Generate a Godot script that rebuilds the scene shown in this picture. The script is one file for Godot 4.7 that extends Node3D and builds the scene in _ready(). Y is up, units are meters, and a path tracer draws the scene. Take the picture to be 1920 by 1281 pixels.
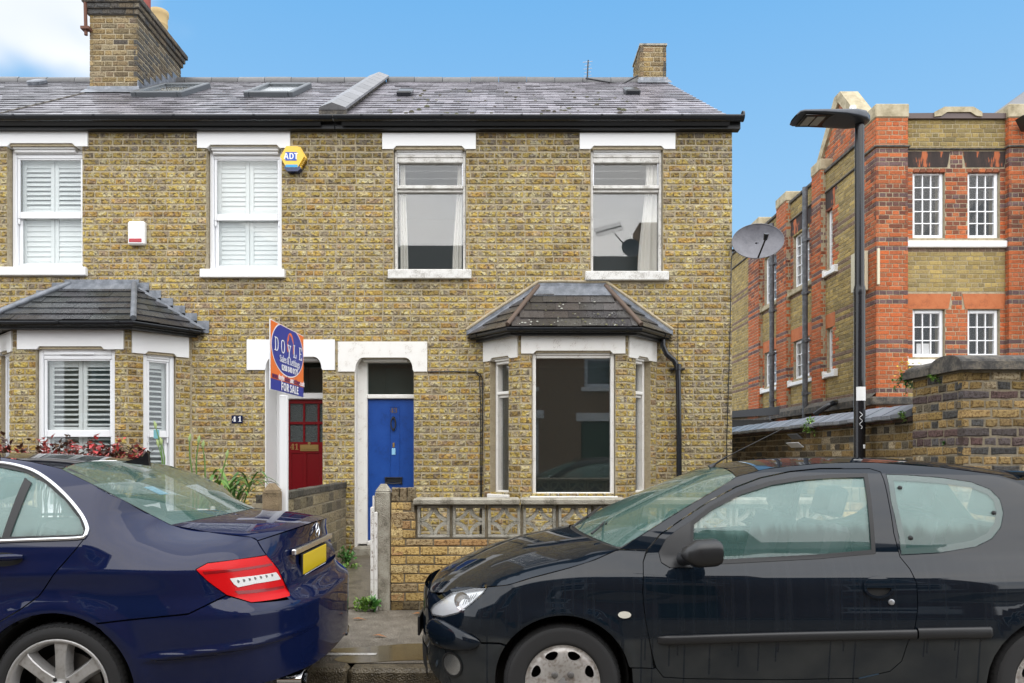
extends Node3D

# One metre is one unit; the street runs along x, the camera looks along -z, "d" is a depth in metres in front of the camera.
const FL := 1400.0
const CX := 945.0
const CY := 856.0
const EY := 1.42
const DF := 9.333      # depth of the terrace front
const GROUND := 0.17   # level of the front gardens

var rng := RandomNumberGenerator.new()
var M := {}
var base_of := {}
var taken := {}
var part_taken := {}

func pt(px: float, py: float, d: float) -> Vector3:
	return Vector3((px - CX) * d / FL, EY - (py - CY) * d / FL, -d)

func fx(px: float) -> float:
	return (px - CX) / 150.0

func fy(py: float) -> float:
	return EY - (py - CY) / 150.0

func r(a: float, b: float) -> float:
	return rng.randf_range(a, b)

# ---------------------------------------------------------------- mesh builder (points given counter-clockwise seen from outside)
class MB:
	var v := PackedVector3Array()
	var n := PackedVector3Array()
	var t := PackedVector2Array()
	var c := PackedColorArray()
	var col := Color(1, 1, 1)
	var off := Vector2.ZERO

	func uvof(p: Vector3, nn: Vector3) -> Vector2:
		var a := nn.abs()
		if a.y > a.x and a.y > a.z:
			return Vector2(p.x, p.z) + off
		if a.z >= a.x:
			return Vector2(p.x, -p.y) + off
		return Vector2(p.z, -p.y) + off

	func put(p: Vector3, nn: Vector3, pn: Vector3) -> void:
		v.append(p)
		n.append(nn)
		t.append(uvof(p, pn))
		c.append(Color(col.r, col.g, col.b))

	func tri(a: Vector3, b: Vector3, d: Vector3) -> void:
		var nn := (b - a).cross(d - a).normalized()
		put(a, nn, nn)
		put(d, nn, nn)
		put(b, nn, nn)

	func tri_n(a: Vector3, b: Vector3, d: Vector3, na: Vector3, nb: Vector3, nd: Vector3) -> void:
		var nn := (b - a).cross(d - a)
		put(a, na, nn)
		put(d, nd, nn)
		put(b, nb, nn)

	func quad(a: Vector3, b: Vector3, d: Vector3, e: Vector3) -> void:
		tri(a, b, d)
		tri(a, d, e)

	func box(a: Vector3, b: Vector3) -> void:
		box_in(Transform3D.IDENTITY, a, b)

	func box_in(f: Transform3D, a: Vector3, b: Vector3) -> void:
		var p := []
		for i in 8:
			p.append(f * Vector3(b.x if i & 1 else a.x, b.y if i & 2 else a.y, b.z if i & 4 else a.z))
		quad(p[4], p[5], p[7], p[6])
		quad(p[1], p[0], p[2], p[3])
		quad(p[5], p[1], p[3], p[7])
		quad(p[0], p[4], p[6], p[2])
		quad(p[6], p[7], p[3], p[2])
		quad(p[0], p[1], p[5], p[4])

	# a box whose edges are chamfered by e
	func bevel_in(f: Transform3D, a: Vector3, b: Vector3, e: float) -> void:
		var m := (a + b) / 2.0
		var h := (b - a) / 2.0
		e = minf(e, 0.45 * minf(h.x, minf(h.y, h.z)))
		var fl := f * Transform3D(Basis(), m)
		var ax := [Vector3(1, 0, 0), Vector3(0, 1, 0), Vector3(0, 0, 1)]
		for k in 3:
			for s in [-1.0, 1.0]:
				var w: Vector3 = ax[k] * s
				var u: Vector3 = ax[(k + 1) % 3]
				var q: Vector3 = ax[(k + 2) % 3] * s
				var hu: float = h[(k + 1) % 3] - e
				var hq: float = h[(k + 2) % 3] - e
				var ctr: Vector3 = w * h[k]
				quad(fl * (ctr - u * hu - q * hq), fl * (ctr + u * hu - q * hq), fl * (ctr + u * hu + q * hq), fl * (ctr - u * hu + q * hq))
		for k in 3:
			var i := (k + 1) % 3
			var j := (k + 2) % 3
			for si in [-1.0, 1.0]:
				for sj in [-1.0, 1.0]:
					var L := Vector3.ZERO
					L[k] = h[k] - e
					var p1 := Vector3.ZERO
					p1[i] = si * h[i]
					p1[j] = sj * (h[j] - e)
					var p2 := Vector3.ZERO
					p2[i] = si * (h[i] - e)
					p2[j] = sj * h[j]
					if si * sj > 0:
						quad(fl * (p1 - L), fl * (p2 - L), fl * (p2 + L), fl * (p1 + L))
					else:
						quad(fl * (p2 - L), fl * (p1 - L), fl * (p1 + L), fl * (p2 + L))
		for sx in [-1.0, 1.0]:
			for sy in [-1.0, 1.0]:
				for sz in [-1.0, 1.0]:
					var s := Vector3(sx, sy, sz)
					var a1 := fl * (s * Vector3(h.x, h.y - e, h.z - e))
					var a2 := fl * (s * Vector3(h.x - e, h.y, h.z - e))
					var a3 := fl * (s * Vector3(h.x - e, h.y - e, h.z))
					if sx * sy * sz > 0:
						tri(a1, a2, a3)
					else:
						tri(a1, a3, a2)

	func bevel(a: Vector3, b: Vector3, e: float) -> void:
		bevel_in(Transform3D.IDENTITY, a, b, e)

	# rows of points, smooth; rows run "along", points run "across"; normal = along x across (flip turns it)
	func grid(rows: Array, flip := false, wrap := false) -> void:
		var nr := rows.size()
		var nc: int = rows[0].size()
		var ns := []
		for i in nr:
			var line := PackedVector3Array()
			for j in nc:
				var ra: PackedVector3Array = rows[maxi(i - 1, 0)]
				var rb: PackedVector3Array = rows[mini(i + 1, nr - 1)]
				var rc: PackedVector3Array = rows[i]
				var j0 := (j - 1 if j > 0 else (nc - 2 if wrap else 0))
				var j1 := (j + 1 if j < nc - 1 else (1 if wrap else nc - 1))
				var du: Vector3 = rb[j] - ra[j]
				if du.length_squared() < 1e-12:
					du = (rows[mini(i + 1, nr - 1)][(j + nc / 3) % nc] - rows[maxi(i - 1, 0)][(j + nc / 3) % nc])
				var nn := du.cross(rc[j1] - rc[j0])
				nn = nn.normalized() if nn.length_squared() > 1e-16 else Vector3.UP
				line.append(-nn if flip else nn)
			ns.append(line)
		for i in nr - 1:
			for j in nc - 1:
				var a: Vector3 = rows[i][j]
				var b: Vector3 = rows[i + 1][j]
				var d: Vector3 = rows[i + 1][j + 1]
				var e: Vector3 = rows[i][j + 1]
				var na: Vector3 = ns[i][j]
				var nb: Vector3 = ns[i + 1][j]
				var nd: Vector3 = ns[i + 1][j + 1]
				var ne: Vector3 = ns[i][j + 1]
				if flip:
					tri_n(a, d, b, na, nd, nb)
					tri_n(a, e, d, na, ne, nd)
				else:
					tri_n(a, b, d, na, nb, nd)
					tri_n(a, d, e, na, nd, ne)

	func tube(pts: Array, rad, sides := 8, caps := true) -> void:
		var rows := []
		var up := Vector3(0.123, 0.97, 0.21).normalized()
		for i in pts.size():
			var p: Vector3 = pts[i]
			var dir: Vector3 = (pts[mini(i + 1, pts.size() - 1)] - pts[maxi(i - 1, 0)]).normalized()
			var s := dir.cross(up)
			if s.length() < 0.1:
				s = dir.cross(Vector3.RIGHT)
			s = s.normalized()
			var w := s.cross(dir)
			var rr: float = rad[i] if rad is Array else rad
			var row := PackedVector3Array()
			for k in sides + 1:
				var a := TAU * k / sides
				row.append(p + (s * cos(a) + w * sin(a)) * rr)
			rows.append(row)
		grid(rows, false, true)
		if caps:
			for e in [0, pts.size() - 1]:
				var row: PackedVector3Array = rows[e]
				for k in sides:
					if e == 0:
						tri(pts[e], row[k], row[k + 1])
					else:
						tri(pts[e], row[k + 1], row[k])

	# profile of (radius, height) turned about the y axis of f, listed from bottom to top for an outward face
	func lathe(f: Transform3D, prof: Array, sides := 24, sharp := false) -> void:
		var rows := []
		for p in prof:
			var row := PackedVector3Array()
			for k in sides + 1:
				var a := TAU * k / sides
				row.append(f * Vector3(cos(a) * p.x, p.y, sin(a) * p.x))
			rows.append(row)
		if sharp:
			for i in rows.size() - 1:
				grid([rows[i], rows[i + 1]], false, true)
		else:
			grid(rows, false, true)

	# polygon (counter-clockwise in x, y of f) extruded from z0 to z1
	func prism(f: Transform3D, poly: PackedVector2Array, z0: float, z1: float, ends := true) -> void:
		if Geometry2D.is_polygon_clockwise(poly):
			poly = poly.duplicate()
			poly.reverse()
		var m := poly.size()
		for i in m:
			var a := poly[i]
			var b := poly[(i + 1) % m]
			quad(f * Vector3(a.x, a.y, z0), f * Vector3(b.x, b.y, z0), f * Vector3(b.x, b.y, z1), f * Vector3(a.x, a.y, z1))
		if not ends:
			return
		var ids := Geometry2D.triangulate_polygon(poly)
		for i in range(0, ids.size(), 3):
			var a := poly[ids[i]]
			var b := poly[ids[i + 1]]
			var d := poly[ids[i + 2]]
			if (b - a).cross(d - a) < 0:
				var w := b
				b = d
				d = w
			tri(f * Vector3(a.x, a.y, z1), f * Vector3(b.x, b.y, z1), f * Vector3(d.x, d.y, z1))
			tri(f * Vector3(a.x, a.y, z0), f * Vector3(d.x, d.y, z0), f * Vector3(b.x, b.y, z0))

	func mirrored(zc: float) -> MB:
		var o := MB.new()
		for i in range(0, v.size(), 3):
			for k in [0, 2, 1]:
				var p := v[i + k]
				var q := n[i + k]
				o.v.append(Vector3(p.x, p.y, 2.0 * zc - p.z))
				o.n.append(Vector3(q.x, q.y, -q.z))
				o.t.append(t[i + k])
				o.c.append(c[i + k])
		return o

	func add(o: MB) -> void:
		v.append_array(o.v)
		n.append_array(o.n)
		t.append_array(o.t)
		c.append_array(o.c)

	func mesh(at: Vector3) -> ArrayMesh:
		var p := v
		if at != Vector3.ZERO:
			p = v.duplicate()
			for i in p.size():
				p[i] -= at
		var arr := []
		arr.resize(Mesh.ARRAY_MAX)
		arr[Mesh.ARRAY_VERTEX] = p
		arr[Mesh.ARRAY_NORMAL] = n
		arr[Mesh.ARRAY_TEX_UV] = t
		arr[Mesh.ARRAY_COLOR] = c
		var m := ArrayMesh.new()
		m.add_surface_from_arrays(Mesh.PRIMITIVE_TRIANGLES, arr)
		return m

# ---------------------------------------------------------------- nodes
func numbered(nm: String) -> String:
	var k: int = taken.get(nm, 0)
	taken[nm] = k + 1
	return nm if k == 0 else "%s_%03d" % [nm, k]

func thing(nm: String, label: String, category: String, at: Vector3, group := "") -> Node3D:
	var o := Node3D.new()
	o.name = numbered(nm)
	add_child(o)
	o.position = at
	base_of[o] = at
	o.set_meta("label", label)
	o.set_meta("category", category)
	if group:
		o.set_meta("group", group)
	return o

func add_part(o: Node3D, nm: String, parent: Node) -> void:
	var key := "%d/%s" % [parent.get_instance_id(), nm]
	var k: int = part_taken.get(key, 0)
	part_taken[key] = k + 1
	o.name = nm if k == 0 else "%s_%03d" % [nm, k]
	parent.add_child(o)

# one named mesh under a thing (or part), its points given in world coordinates
func part(nm: String, mb: MB, mat: Material, parent: Node, label := "") -> MeshInstance3D:
	var o := MeshInstance3D.new()
	var at: Vector3 = base_of.get(parent, Vector3.ZERO)
	o.mesh = mb.mesh(at)
	o.material_override = mat
	add_part(o, nm, parent)
	base_of[o] = at
	if label:
		o.set_meta("label", label)
	return o

# a one-mesh thing
func solo(nm: String, mb: MB, mat: Material, label: String, category: String, at: Vector3, group := "") -> MeshInstance3D:
	var o := MeshInstance3D.new()
	o.mesh = mb.mesh(at)
	o.material_override = mat
	o.name = numbered(nm)
	add_child(o)
	o.position = at
	base_of[o] = at
	o.set_meta("label", label)
	o.set_meta("category", category)
	if group:
		o.set_meta("group", group)
	return o

func structure(nm: String, mb: MB, mat: Material) -> MeshInstance3D:
	var o := MeshInstance3D.new()
	o.mesh = mb.mesh(Vector3.ZERO)
	o.material_override = mat
	o.name = numbered(nm)
	add_child(o)
	base_of[o] = Vector3.ZERO
	o.set_meta("kind", "structure")
	return o

func text_part(txt: String, font_names: Array, bold: bool, height: float, f: Transform3D, mat: Material, parent: Node, nm := "lettering", squeeze := 1.0, depth := 0.002) -> MeshInstance3D:
	var tm := TextMesh.new()
	var sf := SystemFont.new()
	sf.font_names = PackedStringArray(font_names)
	sf.font_weight = 700 if bold else 400
	tm.font = sf
	tm.text = txt
	tm.font_size = 32
	tm.pixel_size = height / 23.0
	tm.depth = depth
	tm.curve_step = 2.0
	var o := MeshInstance3D.new()
	o.mesh = tm
	o.material_override = mat
	add_part(o, nm, parent)
	var at: Vector3 = base_of.get(parent, Vector3.ZERO)
	o.transform = Transform3D(f.basis * Basis.from_scale(Vector3(squeeze, 1, 1)), f.origin - at)
	return o

# ---------------------------------------------------------------- materials
func lin(c: Color) -> Color:
	return c.linear_to_srgb()

func flat(rr: float, g: float, b: float, rough := 0.7, metal := 0.0) -> StandardMaterial3D:
	var m := StandardMaterial3D.new()
	m.albedo_color = lin(Color(rr, g, b))
	m.roughness = rough
	m.metallic = metal
	return m

func fnoise(seed_: int, freq: float, oct := 4, type := FastNoiseLite.TYPE_SIMPLEX_SMOOTH) -> FastNoiseLite:
	var f := FastNoiseLite.new()
	f.seed = seed_
	f.frequency = freq
	f.noise_type = type
	f.fractal_octaves = oct
	f.fractal_type = FastNoiseLite.FRACTAL_FBM if oct > 1 else FastNoiseLite.FRACTAL_NONE
	return f

# seamless greyscale noise picture
func noise_img(size: int, f: FastNoiseLite, lo := 0.0, hi := 1.0) -> Image:
	var im := f.get_seamless_image(size, size, false, false, 0.12, true)
	im.convert(Image.FORMAT_RGB8)
	if lo != 0.0 or hi != 1.0:
		for y in size:
			for x in size:
				var k := lerpf(lo, hi, im.get_pixel(x, y).r)
				im.set_pixel(x, y, Color(k, k, k))
	return im

# texture whose colours (linear factors) run over stops of a noise; a second, finer noise is mixed in
func ramp_tex(size: int, f: FastNoiseLite, fine: FastNoiseLite, share: float, stops: Array, cols: Array) -> ImageTexture:
	var a := f.get_seamless_image(size, size, false, false, 0.12, true)
	var b := fine.get_seamless_image(size, size, false, false, 0.12, true)
	var g := Gradient.new()
	g.offsets = PackedFloat32Array(stops)
	var cc := PackedColorArray()
	for c in cols:
		cc.append(lin(c))
	g.colors = cc
	var im := Image.create(size, size, false, Image.FORMAT_RGB8)
	for y in size:
		for x in size:
			im.set_pixel(x, y, g.sample(clampf(lerpf(a.get_pixel(x, y).r, b.get_pixel(x, y).r, share), 0.0, 1.0)))
	return ImageTexture.create_from_image(im)

func tri_map(m: StandardMaterial3D, scale: float) -> void:
	m.uv1_triplanar = true
	m.uv1_world_triplanar = true
	m.uv1_scale = Vector3.ONE * scale

func bump(m: StandardMaterial3D, im: Image, strength: float, k := 1.0) -> void:
	var nm: Image = im.duplicate()
	nm.bump_map_to_normal_map(strength)
	m.normal_enabled = true
	m.normal_texture = ImageTexture.create_from_image(nm)
	m.normal_scale = k

# ---------------------------------------------------------------- camera, sky, sun, exposure
func set_up() -> void:
	var cam := Camera3D.new()
	cam.name = "camera"
	cam.position = Vector3(0, EY, 0)
	cam.projection = Camera3D.PROJECTION_FRUSTUM
	cam.near = 0.05
	cam.size = 0.05 * 1281.0 / FL
	cam.frustum_offset = Vector2(0.05 * 15.0 / FL, 0.05 * (CY - 640.5) / FL)
	cam.far = 400.0
	add_child(cam)
	cam.current = true

	var env := Environment.new()
	env.background_mode = Environment.BG_SKY
	var sky := Sky.new()
	var pan := PanoramaSkyMaterial.new()
	pan.panorama = sky_picture()
	sky.sky_material = pan
	env.sky = sky
	env.tonemap_mode = Environment.TONE_MAPPER_LINEAR
	env.tonemap_exposure = EXPOSURE
	env.sdfgi_enabled = true
	env.ssao_enabled = true
	env.ssil_enabled = true
	var we := WorldEnvironment.new()
	we.environment = env
	we.name = "world_environment"
	add_child(we)

	var sun := DirectionalLight3D.new()
	sun.name = "sun"
	sun.light_energy = SUN
	sun.light_color = Color(1.0, 0.965, 0.92)
	sun.light_angular_distance = 80.0
	sun.shadow_enabled = true
	add_child(sun)
	sun.look_at_from_position(Vector3(1.5, 15.0, 8.0), Vector3(0, 0.5, -4.0), Vector3.UP)

const EXPOSURE := 1.35
const SUN := 0.42

# Broken rain cloud: clear blue low down in front of the camera, grey-white cloud overhead, to the left and behind.
func sky_picture() -> ImageTexture:
	var w := 1024
	var h := 512
	var im := Image.create(w, h, false, Image.FORMAT_RGBF)
	var big := fnoise(11, 1.5, 5)
	var small := fnoise(12, 5.0, 5)
	for y in h:
		var el := PI * (0.5 - (y + 0.5) / h)
		for x in w:
			var az := wrapf(TAU * (x + 0.5) / w, -PI, PI)
			var d := Vector3(sin(az) * cos(el), sin(el), -cos(az) * cos(el))
			var up := maxf(d.y, 0.0)
			var blue := Color(0.375, 0.575, 0.745).lerp(Color(0.075, 0.30, 0.625), clampf(pow(up / 0.66, 0.95), 0.0, 1.0))
			var nz := big.get_noise_3d(d.x, d.y * 1.6, d.z) * 0.9 + small.get_noise_3d(d.x, d.y * 1.6, d.z) * 0.6
			# how clouded this part of the sky is: by bearing from straight ahead (a little to the right), and by height
			var away := absf(wrapf(az - 0.16, -PI, PI))
			var cov := smoothstep(0.62, 1.25, away) + smoothstep(0.54, 0.68, el) * 1.2
			if az < 0.0:
				cov += 0.62 * smoothstep(0.34, 0.60, -az) * smoothstep(0.30, 0.52, el)
			var cl := smoothstep(0.32, 0.68, cov + nz * 0.7)
			var shade := clampf(0.5 + 0.9 * small.get_noise_3d(d.x * 0.6 + 3.0, d.y, d.z * 0.6) + 0.5 * nz, 0.0, 1.0)
			var cloud := Color(0.64, 0.69, 0.76).lerp(Color(0.82, 0.83, 0.84), shade) * lerpf(1.0, 2.3, smoothstep(0.7, 1.6, away + maxf(0.0, el - 0.5) * 1.6))
			var c := blue.lerp(cloud, cl)
			if d.y < 0.0:
				c = Color(0.25, 0.25, 0.26)
			im.set_pixel(x, y, c)
	return ImageTexture.create_from_image(im)

# ---------------------------------------------------------------- materials
func make_materials() -> void:
	var fine := fnoise(3, 0.09, 4)
	var mid := fnoise(5, 0.022, 5)
	var spots := fnoise(7, 0.05, 3, FastNoiseLite.TYPE_CELLULAR)
	var hb := noise_img(512, fnoise(8, 0.06, 4))
	var hfine := noise_img(512, fnoise(9, 0.16, 3))

	# neutral worn brick face, multiplied by each brick's own colour; one repeat is 0.5 m
	var b := StandardMaterial3D.new()
	b.vertex_color_use_as_albedo = true
	b.albedo_texture = ramp_tex(512, fnoise(21, 0.028, 5), fnoise(22, 0.11, 3), 0.42, [0.0, 0.30, 0.40, 0.5, 0.62, 0.78, 1.0],
		[Color(0.10, 0.085, 0.075), Color(0.26, 0.21, 0.17), Color(0.68, 0.6, 0.5), Color(0.98, 0.95, 0.88), Color(1, 1, 1), Color(1.0, 0.98, 1.0), Color(0.85, 0.9, 1.0)])
	b.uv1_scale = Vector3(2.0, 2.0, 2.0)
	b.roughness = 0.85
	bump(b, noise_img(512, fnoise(23, 0.07, 4)), 9.0, 0.9)
	M.plain_brick = b
	# London stock: yellow, cream, burnt and grey run into each other within one brick; one repeat is a metre
	var stock := Image.create(1024, 1024, false, Image.FORMAT_RGB8)
	var na := fnoise(201, 0.0065, 3).get_seamless_image(1024, 1024, false, false, 0.1, true)
	var nb := fnoise(202, 0.015, 4).get_seamless_image(1024, 1024, false, false, 0.1, true)
	var nc := fnoise(203, 0.09, 3).get_seamless_image(1024, 1024, false, false, 0.1, true)
	var nd := fnoise(204, 0.006, 3).get_seamless_image(1024, 1024, false, false, 0.1, true)
	for y in 1024:
		for x in 1024:
			var u := na.get_pixel(x, y).r
			var v := nb.get_pixel(x, y).r
			var w := nc.get_pixel(x, y).r
			var q := nd.get_pixel(x, y).r
			var c := Color(0.50, 0.365, 0.088).lerp(Color(0.56, 0.48, 0.265), smoothstep(0.50, 0.72, u))
			c = c.lerp(Color(0.36, 0.23, 0.08), 0.6 * smoothstep(0.44, 0.26, u))
			c = c.lerp(Color(0.34, 0.275, 0.185), 0.85 * smoothstep(0.56, 0.72, q))
			c = c.lerp(Color(0.085, 0.065, 0.04), 0.72 * smoothstep(0.60, 0.74, v + (w - 0.5) * 0.25))
			c = c * (0.70 + 0.44 * w)
			stock.set_pixel(x, y, lin(c))
	var sb: StandardMaterial3D = b.duplicate()
	sb.albedo_texture = ImageTexture.create_from_image(stock)
	sb.uv1_scale = Vector3.ONE
	bump(sb, noise_img(512, fnoise(205, 0.045, 4)), 10.0, 1.0)
	M.brick = sb
	var rb: StandardMaterial3D = b.duplicate()
	rb.albedo_texture = ramp_tex(256, fnoise(25, 0.04, 4), fnoise(26, 0.15, 3), 0.4, [0.0, 0.35, 0.5, 1.0],
		[Color(0.45, 0.4, 0.4), Color(0.8, 0.75, 0.75), Color(1, 1, 1), Color(1, 1.05, 1.1)])
	M.red_brick = rb

	M.mortar = flat(1, 1, 1, 0.95)
	M.mortar.albedo_texture = ramp_tex(256, mid, fine, 0.5, [0.0, 0.35, 0.6, 1.0], [Color(0.25, 0.20, 0.13), Color(0.39, 0.325, 0.22), Color(0.47, 0.40, 0.275), Color(0.52, 0.45, 0.325)])
	tri_map(M.mortar, 1.4)
	bump(M.mortar, hfine, 6.0)
	M.dark_mortar = M.mortar.duplicate()
	M.dark_mortar.albedo_color = lin(Color(0.55, 0.55, 0.56))
	M.grey_mortar = M.mortar.duplicate()
	M.grey_mortar.albedo_color = lin(Color(0.8, 0.82, 0.85))

	# white masonry paint, clean and weathered
	M.white = flat(0.80, 0.80, 0.80, 0.5)
	M.upvc = flat(0.80, 0.81, 0.83, 0.25)
	M.shutter = flat(0.70, 0.74, 0.73, 0.45)
	M.old_white = flat(1, 1, 1, 0.7)
	M.old_white.albedo_texture = ramp_tex(512, fnoise(31, 0.012, 5), fnoise(32, 0.11, 4), 0.5, [0.0, 0.22, 0.28, 0.36, 1.0],
		[Color(0.38, 0.34, 0.30), Color(0.50, 0.46, 0.42), Color(0.70, 0.67, 0.62), Color(0.76, 0.74, 0.70), Color(0.8, 0.79, 0.76)])
	tri_map(M.old_white, 1.1)
	M.grubby = M.old_white.duplicate()
	M.grubby.albedo_texture = ramp_tex(512, fnoise(35, 0.012, 5), fnoise(36, 0.12, 4), 0.6, [0.0, 0.33, 0.40, 0.5, 1.0],
		[Color(0.2, 0.18, 0.16), Color(0.36, 0.34, 0.31), Color(0.56, 0.54, 0.50), Color(0.68, 0.67, 0.64), Color(0.76, 0.75, 0.73)])
	M.peeling = flat(1, 1, 1, 0.8)
	M.peeling.albedo_texture = ramp_tex(512, fnoise(33, 0.02, 5), fnoise(34, 0.08, 4), 0.5, [0.0, 0.30, 0.34, 0.40, 1.0],
		[Color(0.14, 0.10, 0.07), Color(0.26, 0.21, 0.17), Color(0.55, 0.51, 0.46), Color(0.70, 0.68, 0.64), Color(0.76, 0.74, 0.71)])
	tri_map(M.peeling, 1.6)
	M.peeling.uv1_scale = Vector3(3.0, 1.2, 3.0)

	M.slate = flat(1, 1, 1, 0.25)
	M.slate.vertex_color_use_as_albedo = true
	M.slate.albedo_texture = ramp_tex(256, mid, fine, 0.45, [0.0, 0.5, 1.0], [Color(0.45, 0.45, 0.47), Color(0.95, 0.95, 0.97), Color(1.0, 1.0, 1.0)])
	tri_map(M.slate, 1.3)
	bump(M.slate, hb, 2.0, 0.18)
	M.slate.roughness_texture = ImageTexture.create_from_image(noise_img(256, fnoise(41, 0.03, 4), 0.55, 1.6))
	M.slate.roughness = 0.3
	M.lead = flat(1, 1, 1, 0.42)
	M.lead.albedo_texture = ramp_tex(256, fnoise(42, 0.02, 4), fine, 0.35, [0.0, 0.45, 0.7, 1.0], [Color(0.09, 0.10, 0.115), Color(0.16, 0.175, 0.20), Color(0.23, 0.245, 0.275), Color(0.33, 0.35, 0.38)])
	tri_map(M.lead, 1.5)
	M.lead.metallic = 0.25
	M.black_plastic = flat(0.012, 0.014, 0.018, 0.22)
	M.black_iron = flat(0.012, 0.013, 0.016, 0.35)
	M.black_paint = flat(0.012, 0.013, 0.015, 0.5)
	M.rust = flat(0.12, 0.05, 0.03, 0.8)
	M.dark = flat(0.01, 0.01, 0.01, 0.8)
	M.steel = flat(0.45, 0.46, 0.48, 0.35, 0.8)
	M.chrome = flat(0.75, 0.76, 0.78, 0.08, 1.0)
	M.brass = flat(0.42, 0.28, 0.10, 0.35, 0.7)
	M.copper = flat(0.11, 0.075, 0.055, 0.6, 0.1)

	# concrete and stone
	M.concrete = flat(1, 1, 1, 0.9)
	M.concrete.albedo_texture = ramp_tex(512, fnoise(51, 0.012, 5), fnoise(52, 0.13, 4), 0.45, [0.0, 0.3, 0.45, 0.62, 1.0],
		[Color(0.09, 0.08, 0.06), Color(0.19, 0.17, 0.13), Color(0.32, 0.29, 0.23), Color(0.41, 0.38, 0.31), Color(0.5, 0.47, 0.4)])
	tri_map(M.concrete, 1.2)
	bump(M.concrete, hfine, 6.0)
	M.pale_concrete = M.concrete.duplicate()
	M.pale_concrete.albedo_texture = ramp_tex(512, fnoise(55, 0.012, 5), fnoise(56, 0.13, 4), 0.45, [0.0, 0.3, 0.42, 0.6, 1.0],
		[Color(0.12, 0.11, 0.085), Color(0.26, 0.24, 0.19), Color(0.40, 0.375, 0.31), Color(0.50, 0.475, 0.405), Color(0.56, 0.54, 0.48)])
	M.pebble = M.concrete.duplicate()
	M.pebble.albedo_color = lin(Color(0.72, 0.58, 0.42))
	M.stone = flat(1, 1, 1, 0.85)
	M.stone.albedo_texture = ramp_tex(256, fnoise(53, 0.02, 5), fine, 0.3, [0.0, 0.35, 0.6, 1.0], [Color(0.18, 0.15, 0.09), Color(0.33, 0.28, 0.18), Color(0.43, 0.37, 0.25), Color(0.5, 0.45, 0.33)])
	tri_map(M.stone, 0.8)
	M.sooty = flat(1, 1, 1, 0.9)
	M.sooty.albedo_texture = ramp_tex(256, fnoise(54, 0.02, 5), fine, 0.4, [0.0, 0.4, 0.6, 1.0], [Color(0.03, 0.03, 0.03), Color(0.07, 0.065, 0.06), Color(0.13, 0.115, 0.095), Color(0.24, 0.2, 0.14)])
	tri_map(M.sooty, 1.3)
	bump(M.sooty, hfine, 6.0)
	M.tile_grey = flat(1, 1, 1, 0.42)
	M.tile_grey.vertex_color_use_as_albedo = true
	M.tile_grey.albedo_texture = ramp_tex(256, mid, fine, 0.5, [0.0, 0.5, 1.0], [Color(0.5, 0.5, 0.52), Color(0.95, 0.95, 0.97), Color(1, 1, 1)])
	tri_map(M.tile_grey, 1.7)

	# wet asphalt: puddled smooth patches by a broad noise
	M.asphalt = flat(1, 1, 1, 0.6)
	M.asphalt.albedo_texture = ramp_tex(1024, fnoise(61, 0.008, 5), fnoise(62, 0.10, 3), 0.68, [0.0, 0.34, 0.5, 0.66, 0.75, 1.0],
		[Color(0.045, 0.038, 0.03), Color(0.095, 0.08, 0.06), Color(0.15, 0.128, 0.098), Color(0.2, 0.175, 0.14), Color(0.3, 0.27, 0.225), Color(0.36, 0.34, 0.3)])
	tri_map(M.asphalt, 0.7)
	bump(M.asphalt, noise_img(512, fnoise(63, 0.2, 3)), 5.0, 0.7)
	M.puddle = flat(0.05, 0.043, 0.03, 0.15)
	M.puddle.albedo_texture = ramp_tex(256, mid, fine, 0.6, [0.0, 0.5, 1.0], [Color(0.5, 0.45, 0.35), Color(0.9, 0.85, 0.75), Color(1.3, 1.2, 1.0)])
	M.puddle.albedo_color = lin(Color(0.105, 0.088, 0.058))
	tri_map(M.puddle, 1.1)
	M.path = M.asphalt.duplicate()
	M.path.albedo_color = lin(Color(0.85, 0.82, 0.68))
	M.path.roughness = 0.38
	M.kerb = flat(1, 1, 1, 0.4)
	M.kerb.albedo_texture = ramp_tex(512, fnoise(64, 0.02, 4), fnoise(65, 0.2, 3), 0.55, [0.0, 0.35, 0.55, 1.0], [Color(0.03, 0.024, 0.015), Color(0.085, 0.067, 0.04), Color(0.15, 0.12, 0.075), Color(0.26, 0.22, 0.15)])
	tri_map(M.kerb, 0.9)
	bump(M.kerb, hfine, 6.0)
	M.road_paint = flat(1, 1, 1, 0.6)
	M.road_paint.albedo_texture = ramp_tex(256, mid, fine, 0.6, [0.0, 0.36, 0.44, 1.0], [Color(0.2, 0.18, 0.15), Color(0.35, 0.33, 0.3), Color(0.55, 0.53, 0.5), Color(0.66, 0.65, 0.63)])
	tri_map(M.road_paint, 3.0)

	# glass
	M.glass = flat(0.16, 0.24, 0.22, 0.02)
	M.glass.transparency = BaseMaterial3D.TRANSPARENCY_ALPHA
	M.glass.albedo_color.a = 0.06
	M.plain_glass = flat(0.10, 0.14, 0.13, 0.012)
	M.plain_glass.transparency = BaseMaterial3D.TRANSPARENCY_ALPHA
	M.plain_glass.albedo_color.a = 0.03
	M.teal_glass = flat(0.20, 0.42, 0.38, 0.02)  # teal tint only, the painted reflection lies on a separate sheet
	M.teal_glass.transparency = BaseMaterial3D.TRANSPARENCY_ALPHA
	M.teal_glass.albedo_color.a = 0.15
	# pale sky reflection painted inside the car windows, fading below a wavy edge
	var sky_sheen := Image.create(768, 256, false, Image.FORMAT_RGBA8)
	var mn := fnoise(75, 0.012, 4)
	var ms := fnoise(76, 0.05, 3)
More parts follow.
